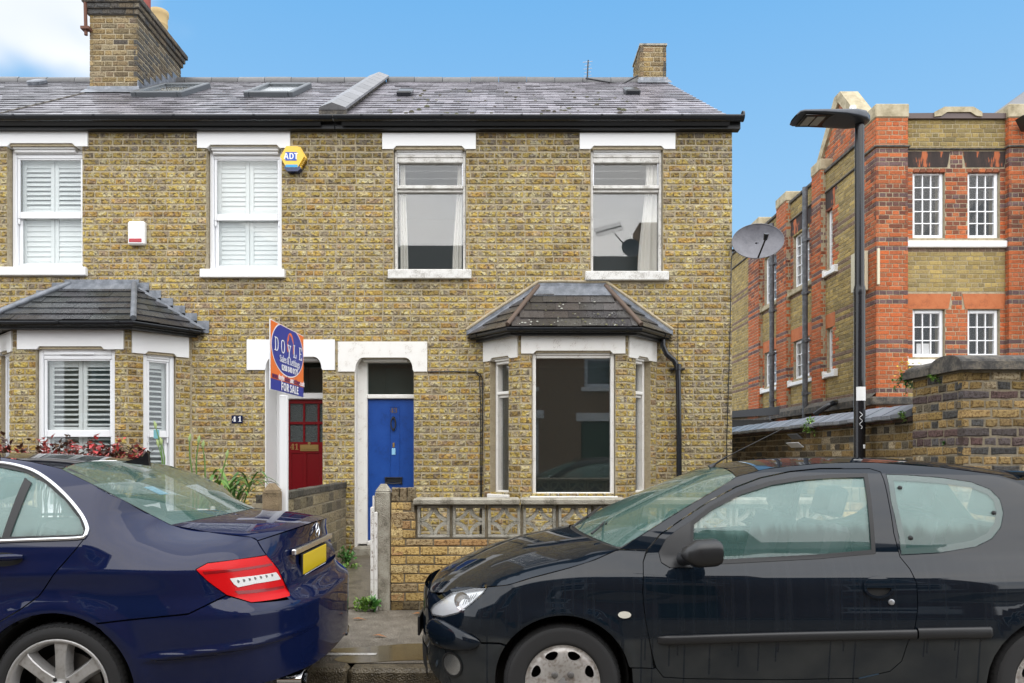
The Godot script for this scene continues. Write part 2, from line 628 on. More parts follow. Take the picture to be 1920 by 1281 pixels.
	for x in 768:
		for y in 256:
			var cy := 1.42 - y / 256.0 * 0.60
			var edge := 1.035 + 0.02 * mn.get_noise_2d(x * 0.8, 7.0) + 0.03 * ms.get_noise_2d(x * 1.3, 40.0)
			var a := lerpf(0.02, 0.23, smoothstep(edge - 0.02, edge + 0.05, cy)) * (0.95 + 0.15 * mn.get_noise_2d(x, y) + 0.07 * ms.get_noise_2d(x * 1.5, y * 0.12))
			sky_sheen.set_pixel(x, y, Color(0.74, 0.90, 0.875, clampf(a, 0.0, 1.0)))
	M.sky_sheen = StandardMaterial3D.new()
	M.sky_sheen.albedo_texture = ImageTexture.create_from_image(sky_sheen)
	M.sky_sheen.transparency = BaseMaterial3D.TRANSPARENCY_ALPHA
	M.sky_sheen.roughness = 0.9
	M.sky_sheen.uv1_scale = Vector3(0.55, 1.0 / 0.60, 1.0)
	M.sky_sheen.uv1_offset = Vector3(0.1, 1.42 / 0.60, 0.0)
	M.obscure_glass = flat(0.10, 0.12, 0.12, 0.12)
	bump(M.obscure_glass, noise_img(256, fnoise(71, 0.05, 2)), 20.0, 1.0)
	tri_map(M.obscure_glass, 4.0)
	M.plaster = flat(0.20, 0.19, 0.175, 0.9)
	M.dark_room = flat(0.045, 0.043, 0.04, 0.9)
	M.curtain = flat(0.72, 0.70, 0.64, 0.9)
	M.curtain.backlight_enabled = true
	M.curtain.backlight = Color(0.4, 0.4, 0.38)

	M.blue_door = flat(1, 1, 1, 0.3)
	M.blue_door.albedo_texture = ramp_tex(256, fnoise(72, 0.015, 4), fine, 0.3, [0.0, 0.4, 1.0], [Color(0.008, 0.04, 0.18), Color(0.010, 0.058, 0.27), Color(0.016, 0.075, 0.32)])
	tri_map(M.blue_door, 1.0)
	M.red_door = flat(0.17, 0.006, 0.010, 0.22)
	M.doormat = flat(1, 1, 1, 1.0)
	M.doormat.albedo_texture = ramp_tex(128, fnoise(73, 0.05, 3), fine, 0.5, [0.0, 0.5, 1.0], [Color(0.09, 0.05, 0.02), Color(0.3, 0.17, 0.06), Color(0.42, 0.26, 0.1)])
	tri_map(M.doormat, 4.0)

	# leaves carry vertex colours
	M.leaf = flat(1, 1, 1, 0.45)
	M.leaf.vertex_color_use_as_albedo = true
	M.leaf.backlight_enabled = true
	M.leaf.backlight = Color(0.35, 0.4, 0.25)
	M.paint_v = flat(1, 1, 1, 0.4)
	M.paint_v.vertex_color_use_as_albedo = true
	M.wood_v = flat(1, 1, 1, 0.8)
	M.wood_v.vertex_color_use_as_albedo = true
	M.clay_buff = flat(0.52, 0.38, 0.18, 0.8)
	M.clay_red = flat(0.26, 0.055, 0.04, 0.7)
	M.soil = flat(0.035, 0.025, 0.017, 0.95)
	M.orange_arch = flat(1, 1, 1, 0.85)
	M.orange_arch.albedo_texture = ramp_tex(256, fnoise(81, 0.02, 4), fnoise(82, 0.1, 3), 0.4, [0.0, 0.4, 1.0], [Color(0.25, 0.08, 0.035), Color(0.44, 0.135, 0.048), Color(0.50, 0.18, 0.075)])
	tri_map(M.orange_arch, 1.0)
	M.soot_arch = flat(1, 1, 1, 0.9)
	M.soot_arch.albedo_texture = ramp_tex(256, fnoise(83, 0.012, 3), fnoise(84, 0.08, 3), 0.25, [0.0, 0.53, 0.60, 1.0], [Color(0.02, 0.016, 0.015), Color(0.045, 0.03, 0.026), Color(0.36, 0.10, 0.04), Color(0.5, 0.16, 0.06)])
	tri_map(M.soot_arch, 1.0)
	M.soot_arch.uv1_scale = Vector3(1.6, 0.4, 1.0)
	M.brown_tile = flat(0.09, 0.06, 0.055, 0.45)
	M.iron_pipe = flat(1, 1, 1, 0.55)
	M.iron_pipe.albedo_texture = ramp_tex(128, fnoise(85, 0.04, 4), fnoise(86, 0.12, 3), 0.4, [0.0, 0.45, 0.7, 1.0], [Color(0.03, 0.03, 0.035), Color(0.07, 0.075, 0.085), Color(0.14, 0.15, 0.17), Color(0.25, 0.25, 0.25)])
	tri_map(M.iron_pipe, 1.0)
	M.creasing = flat(1, 1, 1, 0.9)
	M.creasing.albedo_texture = ramp_tex(128, fnoise(87, 0.03, 4), fnoise(88, 0.12, 3), 0.4, [0.0, 0.5, 0.7, 1.0], [Color(0.03, 0.025, 0.02), Color(0.08, 0.05, 0.04), Color(0.18, 0.08, 0.055), Color(0.4, 0.3, 0.25)])
	tri_map(M.creasing, 1.2)
	M.ribbed_roof = flat(0.15, 0.155, 0.165, 0.7)
	M.mortar_grey = M.grey_mortar
	M.gloss_black = flat(0.010, 0.010, 0.012, 0.18)
	M.lamp_grey = flat(0.045, 0.052, 0.065, 0.35, 0.2)
	M.dark_lens = flat(0.015, 0.015, 0.018, 0.08)
	M.dish_grey = flat(1, 1, 1, 0.38)
	M.dish_grey.albedo_texture = ramp_tex(128, fnoise(89, 0.03, 4), fnoise(90, 0.12, 3), 0.4, [0.0, 0.5, 1.0], [Color(0.08, 0.08, 0.095), Color(0.14, 0.14, 0.16), Color(0.19, 0.19, 0.215)])
	tri_map(M.dish_grey, 2.0)
	M.alarm_yellow = flat(0.80, 0.52, 0.05, 0.35)
	M.clear_plastic = flat(0.6, 0.7, 0.75, 0.08)
	M.clear_plastic.transparency = BaseMaterial3D.TRANSPARENCY_ALPHA
	M.clear_plastic.albedo_color.a = 0.35
	M.far_brick = flat(1, 1, 1, 0.9)
	M.far_brick.albedo_texture = ramp_tex(256, fnoise(95, 0.05, 4), fnoise(96, 0.15, 3), 0.5, [0.0, 0.4, 0.6, 1.0], [Color(0.08, 0.05, 0.035), Color(0.22, 0.125, 0.075), Color(0.32, 0.19, 0.11), Color(0.38, 0.25, 0.16)])
	tri_map(M.far_brick, 0.8)
	M.far_brick.uv1_scale = Vector3(0.6, 1.8, 0.6)
	M.far_roof = flat(0.045, 0.045, 0.05, 0.5)
	car_materials()

# rain beads stamped as little domes; runs are long drips
func rain_height(w: int, h: int, beads: int, runs: int, seed_: int, rmin: float, rmax: float) -> Image:
	var im := Image.create(w, h, false, Image.FORMAT_L8)
	im.fill(Color(0.2, 0.2, 0.2))
	var g := RandomNumberGenerator.new()
	g.seed = seed_
	for i in beads:
		var c := Vector2(g.randf() * w, g.randf() * h)
		var rad := g.randf_range(rmin, rmax) * (1.6 if g.randf() < 0.12 else 1.0)
		var n := int(ceil(rad))
		for dy in range(-n, n + 1):
			for dx in range(-n, n + 1):
				var q := (dx * dx + dy * dy) / (rad * rad)
				if q < 1.0:
					var x := posmod(int(c.x) + dx, w)
					var y := posmod(int(c.y) + dy, h)
					var k := 0.2 + 0.8 * sqrt(1.0 - q)
					if k > im.get_pixel(x, y).r:
						im.set_pixel(x, y, Color(k, k, k))
	for i in runs:
		var x := g.randf() * w
		var y := g.randf() * h
		var n := g.randi_range(20, 110)
		for k in n:
			x += g.randf_range(-0.35, 0.35)
			for dx in range(-2, 3):
				var v := 0.2 + 0.5 * (1.0 - absf(dx) / 2.6)
				im.set_pixel(posmod(int(x) + dx, w), posmod(int(y) + k, h), Color(v, v, v))
	return im

func car_paint(r_: float, g_: float, b_: float) -> StandardMaterial3D:
	var m := flat(r_, g_, b_, 0.45, 0.0)
	m.metallic_specular = 0.0
	m.clearcoat_enabled = true
	m.clearcoat = 0.8
	m.clearcoat_roughness = 0.03
	return m

func car_materials() -> void:
	var beads := rain_height(1024, 1024, 9000, 0, 501, 1.4, 3.4)
	var bead_n: Image = beads.duplicate()
	bead_n.bump_map_to_normal_map(1.6)
	var bead_t := ImageTexture.create_from_image(bead_n)
	M.blue_car = car_paint(0.005, 0.0095, 0.042)
	M.black_car = car_paint(0.005, 0.009, 0.015)
	for k in ["blue_car", "black_car"]:
		M[k].normal_enabled = true
		M[k].normal_texture = bead_t
		M[k].normal_scale = 0.24
		M[k].uv1_scale = Vector3(1.6, 1.6, 1.6)
	# the black car's flank: dull road film below the rubbing strip, washed through by drips
	var W := 1536
	var H := 576
	var im := Image.create(W, H, false, Image.FORMAT_RGB8)
	var blot := fnoise(510, 0.006, 4)
	var streak := fnoise(511, 0.035, 3)
	var drip := RandomNumberGenerator.new()
	drip.seed = 512
	var runs := {}
	for i in 55:
		runs[int(pow(drip.randf(), 1.3) * W)] = 0.04 + 0.28 * pow(drip.randf(), 2.0)
	for x in W:
		var cx := x / float(W) * 4.0 - 0.6
		var run: float = 0.0
		for dx in range(-1, 2):
			run = maxf(run, runs.get(x + dx, 0.0))
		for y in H:
			var cy := 1.5 - y / float(H) * 1.5
			var film := smoothstep(0.53, 0.50, cy) * (0.55 + 0.5 * blot.get_noise_2d(x, y))
			if run > 0.0 and cy > 0.50 - run:
				film *= 0.12
			var wash := maxf(0.0, streak.get_noise_2d(x * 1.6, y * 0.06) + 0.05) * (smoothstep(0.45, 0.6, cy) * smoothstep(1.0, 0.8, cy))
			var k := clampf(film, 0.0, 1.0)
			var c := Color(0.005, 0.009, 0.015).lerp(Color(0.038, 0.041, 0.041), k)
			c = c.lerp(Color(0.05, 0.055, 0.065), clampf(wash * 0.12, 0.0, 0.2))
			im.set_pixel(x, y, lin(c))
	M.black_car_side = car_paint(1, 1, 1)
	M.black_car_side.albedo_color = Color.WHITE
	M.black_car_side.albedo_texture = ImageTexture.create_from_image(im)
	M.black_car_side.uv1_scale = Vector3(0.25, 1.0 / 1.5, 1.0)
	M.black_car_side.uv1_offset = Vector3(0.15, 1.0, 0.0)
	var sr := rain_height(1536, 576, 2600, 60, 513, 1.2, 2.4)
	sr.bump_map_to_normal_map(1.2)
	M.black_car_side.normal_enabled = true
	M.black_car_side.normal_texture = ImageTexture.create_from_image(sr)
	M.black_car_side.normal_scale = 0.1
	M.rubber = flat(0.018, 0.018, 0.019, 0.65)
	M.soft_black = flat(0.012, 0.0125, 0.014, 0.38)
	M.seat = flat(0.03, 0.032, 0.035, 0.85)
	M.alloy = flat(1, 1, 1, 0.38, 0.55)
	M.alloy.albedo_texture = ramp_tex(128, fnoise(521, 0.03, 4), fnoise(522, 0.12, 3), 0.5, [0.0, 0.4, 1.0], [Color(0.26, 0.24, 0.22), Color(0.44, 0.43, 0.42), Color(0.52, 0.52, 0.52)])
	tri_map(M.alloy, 3.0)
	M.wheel_trim = flat(1, 1, 1, 0.42, 0.35)
	M.wheel_trim.albedo_texture = ramp_tex(128, fnoise(523, 0.03, 4), fnoise(524, 0.12, 3), 0.5, [0.0, 0.35, 0.5, 1.0], [Color(0.14, 0.11, 0.09), Color(0.30, 0.27, 0.245), Color(0.42, 0.40, 0.38), Color(0.5, 0.48, 0.46)])
	tri_map(M.wheel_trim, 3.0)
	M.steel_dark = flat(0.16, 0.155, 0.15, 0.45, 0.6)
	M.satin_chrome = flat(0.72, 0.72, 0.73, 0.22, 0.9)
	M.red_lens = flat(0.54, 0.006, 0.008, 0.2)
	M.red_lens.metallic_specular = 0.3
	M.dark_red_lens = flat(0.22, 0.003, 0.006, 0.15)
	M.clear_lens = flat(0.62, 0.62, 0.60, 0.2)
	M.plate_yellow = flat(0.72, 0.52, 0.02, 0.3)
	M.lamp_glass = flat(0.85, 0.88, 0.9, 0.03)
	M.lamp_glass.transparency = BaseMaterial3D.TRANSPARENCY_ALPHA
	M.lamp_glass.albedo_color.a = 0.12
	M.reflector = flat(0.86, 0.88, 0.9, 0.35, 0.45)
	M.fog_reflector = flat(0.5, 0.52, 0.54, 0.15, 0.9)
	M.screen_glass = flat(0.10, 0.20, 0.17, 0.02)
	M.screen_glass.transparency = BaseMaterial3D.TRANSPARENCY_ALPHA
	M.screen_glass.albedo_color.a = 0.45
	bump(M.screen_glass, beads, 1.0, 0.0)
	M.screen_glass.normal_texture = bead_t
	M.screen_glass.normal_scale = 0.12
	M.roof_glass = car_paint(0.008, 0.009, 0.014)
	M.roof_glass.normal_enabled = true
	M.roof_glass.normal_texture = bead_t
	M.roof_glass.normal_scale = 0.16
	M.roof_glass.uv1_scale = Vector3(1.6, 1.6, 1.6)

# ---------------------------------------------------------------- masonry
# A frame f has its origin on the wall face, x along, y up, z outward.
func wall_frame(x0: float, z0: float, x1: float, z1: float, y: float) -> Transform3D:
	var u := Vector3(x1 - x0, 0, z1 - z0).normalized()
	return Transform3D(Basis(u, Vector3.UP, u.cross(Vector3.UP)), Vector3(x0, y, z0))

# one brick with a worn, slightly uneven face and chamfered arrises
func brick(mb: MB, f: Transform3D, u0: float, u1: float, v0: float, v1: float, depth: float, wear: float) -> void:
	var um := (u0 + u1) / 2.0 + rng.randf_range(-0.02, 0.02) * minf(1.0, (u1 - u0) / 0.2)
	var j := wear
	var e := 0.004 + wear
	var z := rng.randf_range(-0.0025, 0.0025)
	var o := PackedVector3Array()
	var i := PackedVector3Array()
	var us := [u0, um, u1, u1, um, u0]
	var vs := [v0, v0, v0, v1, v1, v1]
	var du := [e, 0.0, -e, -e, 0.0, e]
	for k in 6:
		var a: float = us[k] + rng.randf_range(-j, j) * 0.7
		var b: float = vs[k] + rng.randf_range(-j, j)
		o.append(f * Vector3(a, b, z - e * 0.9))
		i.append(f * Vector3(a + du[k] * rng.randf_range(0.7, 1.4), b + (e if k < 3 else -e) * rng.randf_range(0.6, 1.3), z + rng.randf_range(-j, j) * 0.5))
	mb.off = Vector2(rng.randf() * 7.0, rng.randf() * 7.0)
	mb.quad(i[0], i[1], i[4], i[5])
	mb.quad(i[1], i[2], i[3], i[4])
	var w := f.basis.z * depth
	for k in 6:
		var q := (k + 1) % 6
		mb.quad(o[k], o[q], i[q], i[k])
		mb.quad(o[k] - w, o[q] - w, o[q], o[k])
	mb.off = Vector2.ZERO

# bricks of one wall face as [frame, u0, u1, v0, v1, colour]; holes are Rect2 in u, v
func lay(list: Array, f: Transform3D, u0: float, u1: float, v0: float, v1: float, holes: Array, st: Dictionary) -> void:
	var h: float = st.get("course", 0.0819)
	var joint: float = st.get("joint", 0.0145)
	var bed: float = st.get("bed", joint)
	var S: float = st.get("stretcher", 0.232)
	var H: float = st.get("header", 0.121)
	var bond: String = st.get("bond", "flemish")
	var paint: Callable = st.paint
	var start: float = st.get("from", v0)
	var row := int(floor((v0 - start) / h + 0.001))
	while start + row * h < v1 - h * 0.3:
		var a := maxf(start + row * h, v0)
		var b := minf(start + (row + 1) * h, v1)
		var tooth := 0.06 * float(posmod(row, 2))
		var ua: float = u0 + (tooth if st.has("tooth_left") else 0.0)
		var ub: float = u1 + (tooth if st.has("tooth_right") else 0.0)
		var x := ua
		if bond == "flemish":
			x -= H * 1.5 * float(row % 2) + st.get("phase", 0.0)
		elif bond == "english":
			x -= (H / 2.0 if row % 2 else 0.0)
		else:
			x -= S / 2.0 * float(row % 2)
		var head := false
		while x < ub:
			var L := S
			if bond == "flemish":
				L = H if head else S
				head = not head
			elif bond == "english":
				L = H if row % 2 else S
			L *= 1.0 + rng.randf_range(-0.045, 0.045)
			var spans := [[maxf(x, ua), minf(x + L, ub)]]
			for q in holes:
				var hole: Rect2 = q
				if (a + b) / 2.0 > hole.position.y and (a + b) / 2.0 < hole.end.y:
					var left := []
					for s in spans:
						if s[1] <= hole.position.x or s[0] >= hole.end.x:
							left.append(s)
						else:
							if s[0] < hole.position.x:
								left.append([s[0], hole.position.x])
							if s[1] > hole.end.x:
								left.append([hole.end.x, s[1]])
					spans = left
			for s in spans:
				if s[1] - s[0] > 0.028:
					var c = paint.call((s[0] + s[1]) / 2.0, (a + b) / 2.0, row)
					if c != null:
						# the joint is kept at free ends (window jambs) too, where it is hidden in the reveal
						list.append([f, s[0] + (joint / 2.0 if s[0] > u0 + 0.001 or st.has("tooth_left") else 0.0), s[1] - (joint / 2.0 if s[1] < u1 - 0.001 or st.has("tooth_right") else 0.0), a + bed / 2.0, b - bed / 2.0, c])
			x += L
		row += 1

# the pieces that show largest become parts, the rest one part of kind "stuff"
func build_bricks(list: Array, parent: Node, mat: Material, cap: int, depth: float, wear: float, nm := "brick") -> void:
	var order := range(list.size())
	if list.size() > cap:
		var sizes := []
		for i in list.size():
			var q: Array = list[i]
			var fr: Transform3D = q[0]
			var c: Vector3 = fr * Vector3(q[1], q[3], 0)
			sizes.append([-(q[2] - q[1]) * (q[4] - q[3]) / maxf(0.5, c.z * c.z) * (1.0 if hash(i) % 3 else 1.1), i])
		sizes.sort_custom(func(a, b): return a[0] < b[0])
		order = sizes.map(func(s): return s[1])
	var rest := MB.new()
	for k in order.size():
		var q: Array = list[order[k]]
		var one := MB.new() if k < cap else rest
		one.col = q[5]
		brick(one, q[0], q[1], q[2], q[3], q[4], depth, wear)
		if k < cap:
			part(nm, one, mat, parent)
	if rest.v.size():
		var o := part(nm + "work", rest, mat, parent)
		o.set_meta("kind", "stuff")

# a slab in frame f with its face at z = face, openings cut out and lined to the slab's depth
func slab(mb: MB, f: Transform3D, u0: float, u1: float, v0: float, v1: float, holes: Array, face: float, depth: float, grow := 0.004) -> void:
	var us := [u0, u1]
	var vs := [v0, v1]
	var hs := []
	for q in holes:
		var hole: Rect2 = (q as Rect2).grow(grow)
		hole = hole.intersection(Rect2(u0, v0, u1 - u0, v1 - v0))
		if hole.size.x <= 0 or hole.size.y <= 0:
			continue
		hs.append(hole)
		us += [hole.position.x, hole.end.x]
		vs += [hole.position.y, hole.end.y]
	us.sort()
	vs.sort()
	var inside := func(x: float, y: float) -> bool:
		if x < u0 or x > u1 or y < v0 or y > v1:
			return true
		for q in hs:
			if (q as Rect2).has_point(Vector2(x, y)):
				return true
		return false
	var zb := face - depth
	for i in us.size() - 1:
		for k in vs.size() - 1:
			var a: float = us[i]
			var b: float = us[i + 1]
			var c: float = vs[k]
			var d: float = vs[k + 1]
			if b - a < 1e-5 or d - c < 1e-5 or inside.call((a + b) / 2, (c + d) / 2):
				continue
			mb.quad(f * Vector3(a, c, face), f * Vector3(b, c, face), f * Vector3(b, d, face), f * Vector3(a, d, face))
			mb.quad(f * Vector3(b, c, zb), f * Vector3(a, c, zb), f * Vector3(a, d, zb), f * Vector3(b, d, zb))
			if inside.call(a - 1e-4, (c + d) / 2):
				mb.quad(f * Vector3(a, c, zb), f * Vector3(a, c, face), f * Vector3(a, d, face), f * Vector3(a, d, zb))
			if inside.call(b + 1e-4, (c + d) / 2):
				mb.quad(f * Vector3(b, c, face), f * Vector3(b, c, zb), f * Vector3(b, d, zb), f * Vector3(b, d, face))
			if inside.call((a + b) / 2, c - 1e-4):
				mb.quad(f * Vector3(a, c, zb), f * Vector3(b, c, zb), f * Vector3(b, c, face), f * Vector3(a, c, face))
			if inside.call((a + b) / 2, d + 1e-4):
				mb.quad(f * Vector3(a, d, face), f * Vector3(b, d, face), f * Vector3(b, d, zb), f * Vector3(a, d, zb))

# London stock bricks: ochre to grey-brown, each brick its own
func stock_colour(dull: float) -> Color:
	var k := rng.randf()
	var c: Color
	if k < 0.40:
		c = Color(0.50, 0.335, 0.085)
	elif k < 0.62:
		c = Color(0.52, 0.40, 0.18)
	elif k < 0.74:
		c = Color(0.44, 0.27, 0.095)
	elif k < 0.86:
		c = Color(0.30, 0.22, 0.115)
	elif k < 0.94:
		c = Color(0.21, 0.165, 0.11)
	else:
		c = Color(0.40, 0.25, 0.16)
	c = c * r(0.82, 1.18)
	var g := (c.r + c.g + c.b) / 3.0
	return c.lerp(Color(g * 0.86, g * 0.80, g * 0.66), dull)

# tint of a stock brick whose own texture carries the colour
func stock_tint(dull: float) -> Color:
	var k := rng.randf()
	var c := Color(1, 1, 1)
	if k < 0.16:
		c = Color(1.08, 1.02, 0.9)
	elif k < 0.30:
		c = Color(0.95, 0.80, 0.74)
	elif k < 0.42:
		c = Color(0.72, 0.68, 0.68)
	elif k < 0.48:
		c = Color(1.1, 1.12, 1.35)
	c = c * r(0.76, 1.14)
	return c.lerp(Color(0.40, 0.41, 0.50), dull)

func old_dark_colour() -> Color:
	var k := rng.randf()
	if k < 0.30:
		return Color(0.19, 0.13, 0.045) * r(0.7, 1.3)
	if k < 0.55:
		return Color(0.26, 0.18, 0.075) * r(0.7, 1.3)
	if k < 0.78:
		return Color(0.10, 0.085, 0.06) * r(0.6, 1.3)
	if k < 0.9:
		return Color(0.055, 0.055, 0.055) * r(0.7, 1.3)
	return Color(0.36, 0.30, 0.2) * r(0.8, 1.2)

func red_colour() -> Color:
	return Color(0.54, 0.128, 0.034).lerp(Color(0.46, 0.15, 0.06), rng.randf()) * r(0.78, 1.15)

func purple_colour() -> Color:
	return Color(0.17, 0.10, 0.095) * r(0.7, 1.25)

# overlapping slates on a sloping frame f (x along the eaves, y up the slope, z outward); keep(u, v) says where the roof is
func lay_slates(parent: Node, f: Transform3D, u0: float, u1: float, v1: float, w: float, gauge: float, cap: int, keep: Callable, tone: Color, nm := "slate") -> void:
	var rest := MB.new()
	var made := 0
	var rows := int(ceil(v1 / gauge))
	for i in rows:
		var v := i * gauge
		var u := u0 - (w / 2.0 if i % 2 else 0.0)
		while u < u1:
			var a := maxf(u, u0)
			var b := minf(u + w, u1)
			var top := minf(v + gauge * 1.35, v1 + 0.02)
			if b - a > 0.02:
				# trimmed to the roof's edges, row by row
				var lo: Vector2 = keep.call(v + gauge * 0.5)
				a = maxf(a, lo.x)
				b = minf(b, lo.y)
				if b - a > 0.03:
					var one := MB.new() if made < cap else rest
					one.col = tone * r(0.6, 1.35)
					var lift := 0.015 + r(-0.001, 0.005)
					var sag := r(-0.002, 0.002)
					var p := [Vector3(a + 0.0015, v + r(-0.003, 0.003), lift), Vector3(b - 0.0015, v + r(-0.003, 0.003), lift + sag), Vector3(b - 0.0015, top, 0.001), Vector3(a + 0.0015, top, 0.001)]
					var lo_z := Vector3(0, 0, -0.009)
					one.quad(f * p[0], f * p[1], f * p[2], f * p[3])
					one.quad(f * (p[0] + lo_z), f * (p[1] + lo_z), f * p[1], f * p[0])
					one.quad(f * (p[1] + lo_z), f * (p[2] + lo_z), f * p[2], f * p[1])
					one.quad(f * (p[3] + lo_z), f * (p[0] + lo_z), f * p[0], f * p[3])
					if made < cap:
						part(nm, one, M.slate, parent)
					made += 1
			u += w
	if rest.v.size():
		part("slating", rest, M.slate, parent).set_meta("kind", "stuff")

# ---------------------------------------------------------------- the brick terrace
# a profile (outward, up) swept along a level path; outward is to the right of the path's direction
func sweep(mb: MB, path: Array, prof: Array, flip := false) -> void:
	var rows := []
	for i in path.size():
		var p: Vector3 = path[i]
		var d0: Vector3 = (p - path[i - 1]).normalized() if i > 0 else (path[1] - p).normalized()
		var d1: Vector3 = (path[i + 1] - p).normalized() if i < path.size() - 1 else d0
		var o0 := d0.cross(Vector3.UP).normalized()
		var o1 := d1.cross(Vector3.UP).normalized()
		var o := (o0 + o1).normalized()
		o /= maxf(0.4, o.dot(o0))
		var row := PackedVector3Array()
		for q in prof:
			row.append(p + o * q.x + Vector3.UP * q.y)
		rows.append(row)
	for i in rows.size() - 1:
		mb.grid([rows[i], rows[i + 1]], flip)

func half_round(rad: float, n := 8) -> Array:
	var a := []
	for k in n + 1:
		var t := PI + PI * k / n
		a.append(Vector2(rad + cos(t) * rad, sin(t) * rad))
	for k in n + 1:
		var t := TAU - PI * k / n
		a.append(Vector2(rad + cos(t) * (rad - 0.006), sin(t) * (rad - 0.006) + 0.002))
	return a

# a window in an opening of width w and height h; f at the opening's lower left on the wall face
func window(house: Node, f: Transform3D, w: float, h: float, o: Dictionary, label := "") -> MeshInstance3D:
	var mat: Material = o.mat
	var z: float = -o.get("recess", 0.09)
	var j: float = o.get("jamb", 0.05)
	var hd: float = o.get("head", 0.1)
	var bt: float = o.get("bottom", 0.04)
	var fr := MB.new()
	fr.bevel_in(f, Vector3(0.002, 0.002, z - 0.09), Vector3(j, h, z), 0.006)
	fr.bevel_in(f, Vector3(w - j, 0.002, z - 0.09), Vector3(w - 0.002, h, z), 0.006)
	fr.bevel_in(f, Vector3(j + 0.001, h - hd * 0.55, z - 0.09), Vector3(w - j - 0.001, h, z - 0.002), 0.006)
	fr.bevel_in(f, Vector3(j + 0.001, h - hd, z - 0.1), Vector3(w - j - 0.001, h - hd * 0.55 - 0.001, z - 0.012), 0.006)
	fr.bevel_in(f, Vector3(j + 0.001, 0.001, z - 0.1), Vector3(w - j - 0.001, bt, z + 0.01), 0.006)
	var win := part("window", fr, mat, house, label)
	var s: float = o.get("stile", 0.04)
	var x0 := j + 0.002
	var x1 := w - j - 0.002
	var panes := []
	if o.has("rail"):
		var r0: float = o.rail[0]
		var r1: float = o.rail[1]
		for k in 2:
			var lo := bt if k == 0 else r0
			var hi := r1 if k == 0 else h - hd
			var zz := z - (0.055 if k == 0 else 0.02)
			var ss := s if k == 0 else s * 0.75
			var m := MB.new()
			m.bevel_in(f, Vector3(x0, lo + 0.001, zz - 0.03), Vector3(x0 + ss, hi - 0.001, zz), 0.005)
			m.bevel_in(f, Vector3(x1 - ss, lo + 0.001, zz - 0.03), Vector3(x1, hi - 0.001, zz), 0.005)
			var b0 := (r1 - r0) if k == 1 else s * 1.2
			var t0 := (r1 - r0) * 0.7 if k == 0 else ss * 0.5
			m.bevel_in(f, Vector3(x0 + ss + 0.001, lo + 0.001, zz - 0.029), Vector3(x1 - ss - 0.001, lo + b0, zz - 0.002), 0.005)
			m.bevel_in(f, Vector3(x0 + ss + 0.001, hi - t0, zz - 0.029), Vector3(x1 - ss - 0.001, hi - 0.001, zz - 0.002), 0.005)
			if k == 1:
				# the horns below the meeting rail
				m.bevel_in(f, Vector3(x0 + 0.002, lo - 0.07, zz - 0.028), Vector3(x0 + ss * 0.8, lo - 0.001, zz - 0.003), 0.008)
				m.bevel_in(f, Vector3(x1 - ss * 0.8, lo - 0.07, zz - 0.028), Vector3(x1 - 0.002, lo - 0.001, zz - 0.003), 0.008)
			part("sash", m, mat, win)
			panes.append([Vector3(x0 + ss + 0.002, lo + b0 + 0.002, zz - 0.02), Vector3(x1 - ss - 0.002, hi - t0 - 0.002, zz - 0.014)])
		if o.get("vent", true):
			var m := MB.new()
			m.bevel_in(f, Vector3(w * 0.28, h - hd * 0.52, z - 0.005), Vector3(w * 0.72, h - hd * 0.52 + 0.018, z + 0.012), 0.004)
			part("trickle_vent", m, M.upvc, win)
	elif o.has("transom"):
		var t: Vector2 = o.transom
		var m := MB.new()
		m.bevel_in(f, Vector3(x0, t.x, z - 0.09), Vector3(x1, t.y, z + 0.012), 0.008)
		m.bevel_in(f, Vector3(x0, t.x - 0.035, z - 0.09), Vector3(x1, t.x - 0.001, z - 0.02), 0.006)
		part("transom", m, mat, win)
		panes.append([Vector3(x0 + 0.001, bt + 0.001, z - 0.06), Vector3(x1 - 0.001, t.x - 0.036, z - 0.054)])
		if o.get("louvres", 0):
			var n: int = o.louvres
			var hh := (h - hd - t.y) / n
			for k in n:
				var g := MB.new()
				var lf := f * Transform3D(Basis(Vector3.RIGHT, -0.035), Vector3(0, t.y + hh * k, z - 0.05))
				g.box_in(lf, Vector3(x0 + 0.012, 0.002, -0.003), Vector3(x1 - 0.012, hh + 0.01, 0.003))
				part("louvre_pane", g, M.plain_glass, win)
			var c := MB.new()
			c.box_in(f, Vector3(x0, t.y + 0.001, z - 0.075), Vector3(x0 + 0.012, h - hd - 0.001, z - 0.03))
			c.box_in(f, Vector3(x1 - 0.012, t.y + 0.001, z - 0.075), Vector3(x1, h - hd - 0.001, z - 0.03))
			part("louvre_channel", c, M.steel, win)
		else:
			panes.append([Vector3(x0 + 0.001, t.y + 0.001, z - 0.06), Vector3(x1 - 0.001, h - hd - 0.001, z - 0.054)])
	else:
		panes.append([Vector3(x0 + 0.001, bt + 0.001, z - 0.06), Vector3(x1 - 0.001, h - hd - 0.001, z - 0.054)])
	for q in panes:
		var g := MB.new()
		g.box_in(f, q[0], q[1])
		part("pane", g, o.get("glass", M.glass), win)
		if o.get("extra_pane", false):  # second pane added to strengthen the reflection
			var g2 := MB.new()
			g2.box_in(f, q[0] - Vector3(0, 0, 0.012), q[1] - Vector3(0, 0, 0.012))
			part("pane", g2, o.get("glass", M.glass), win)
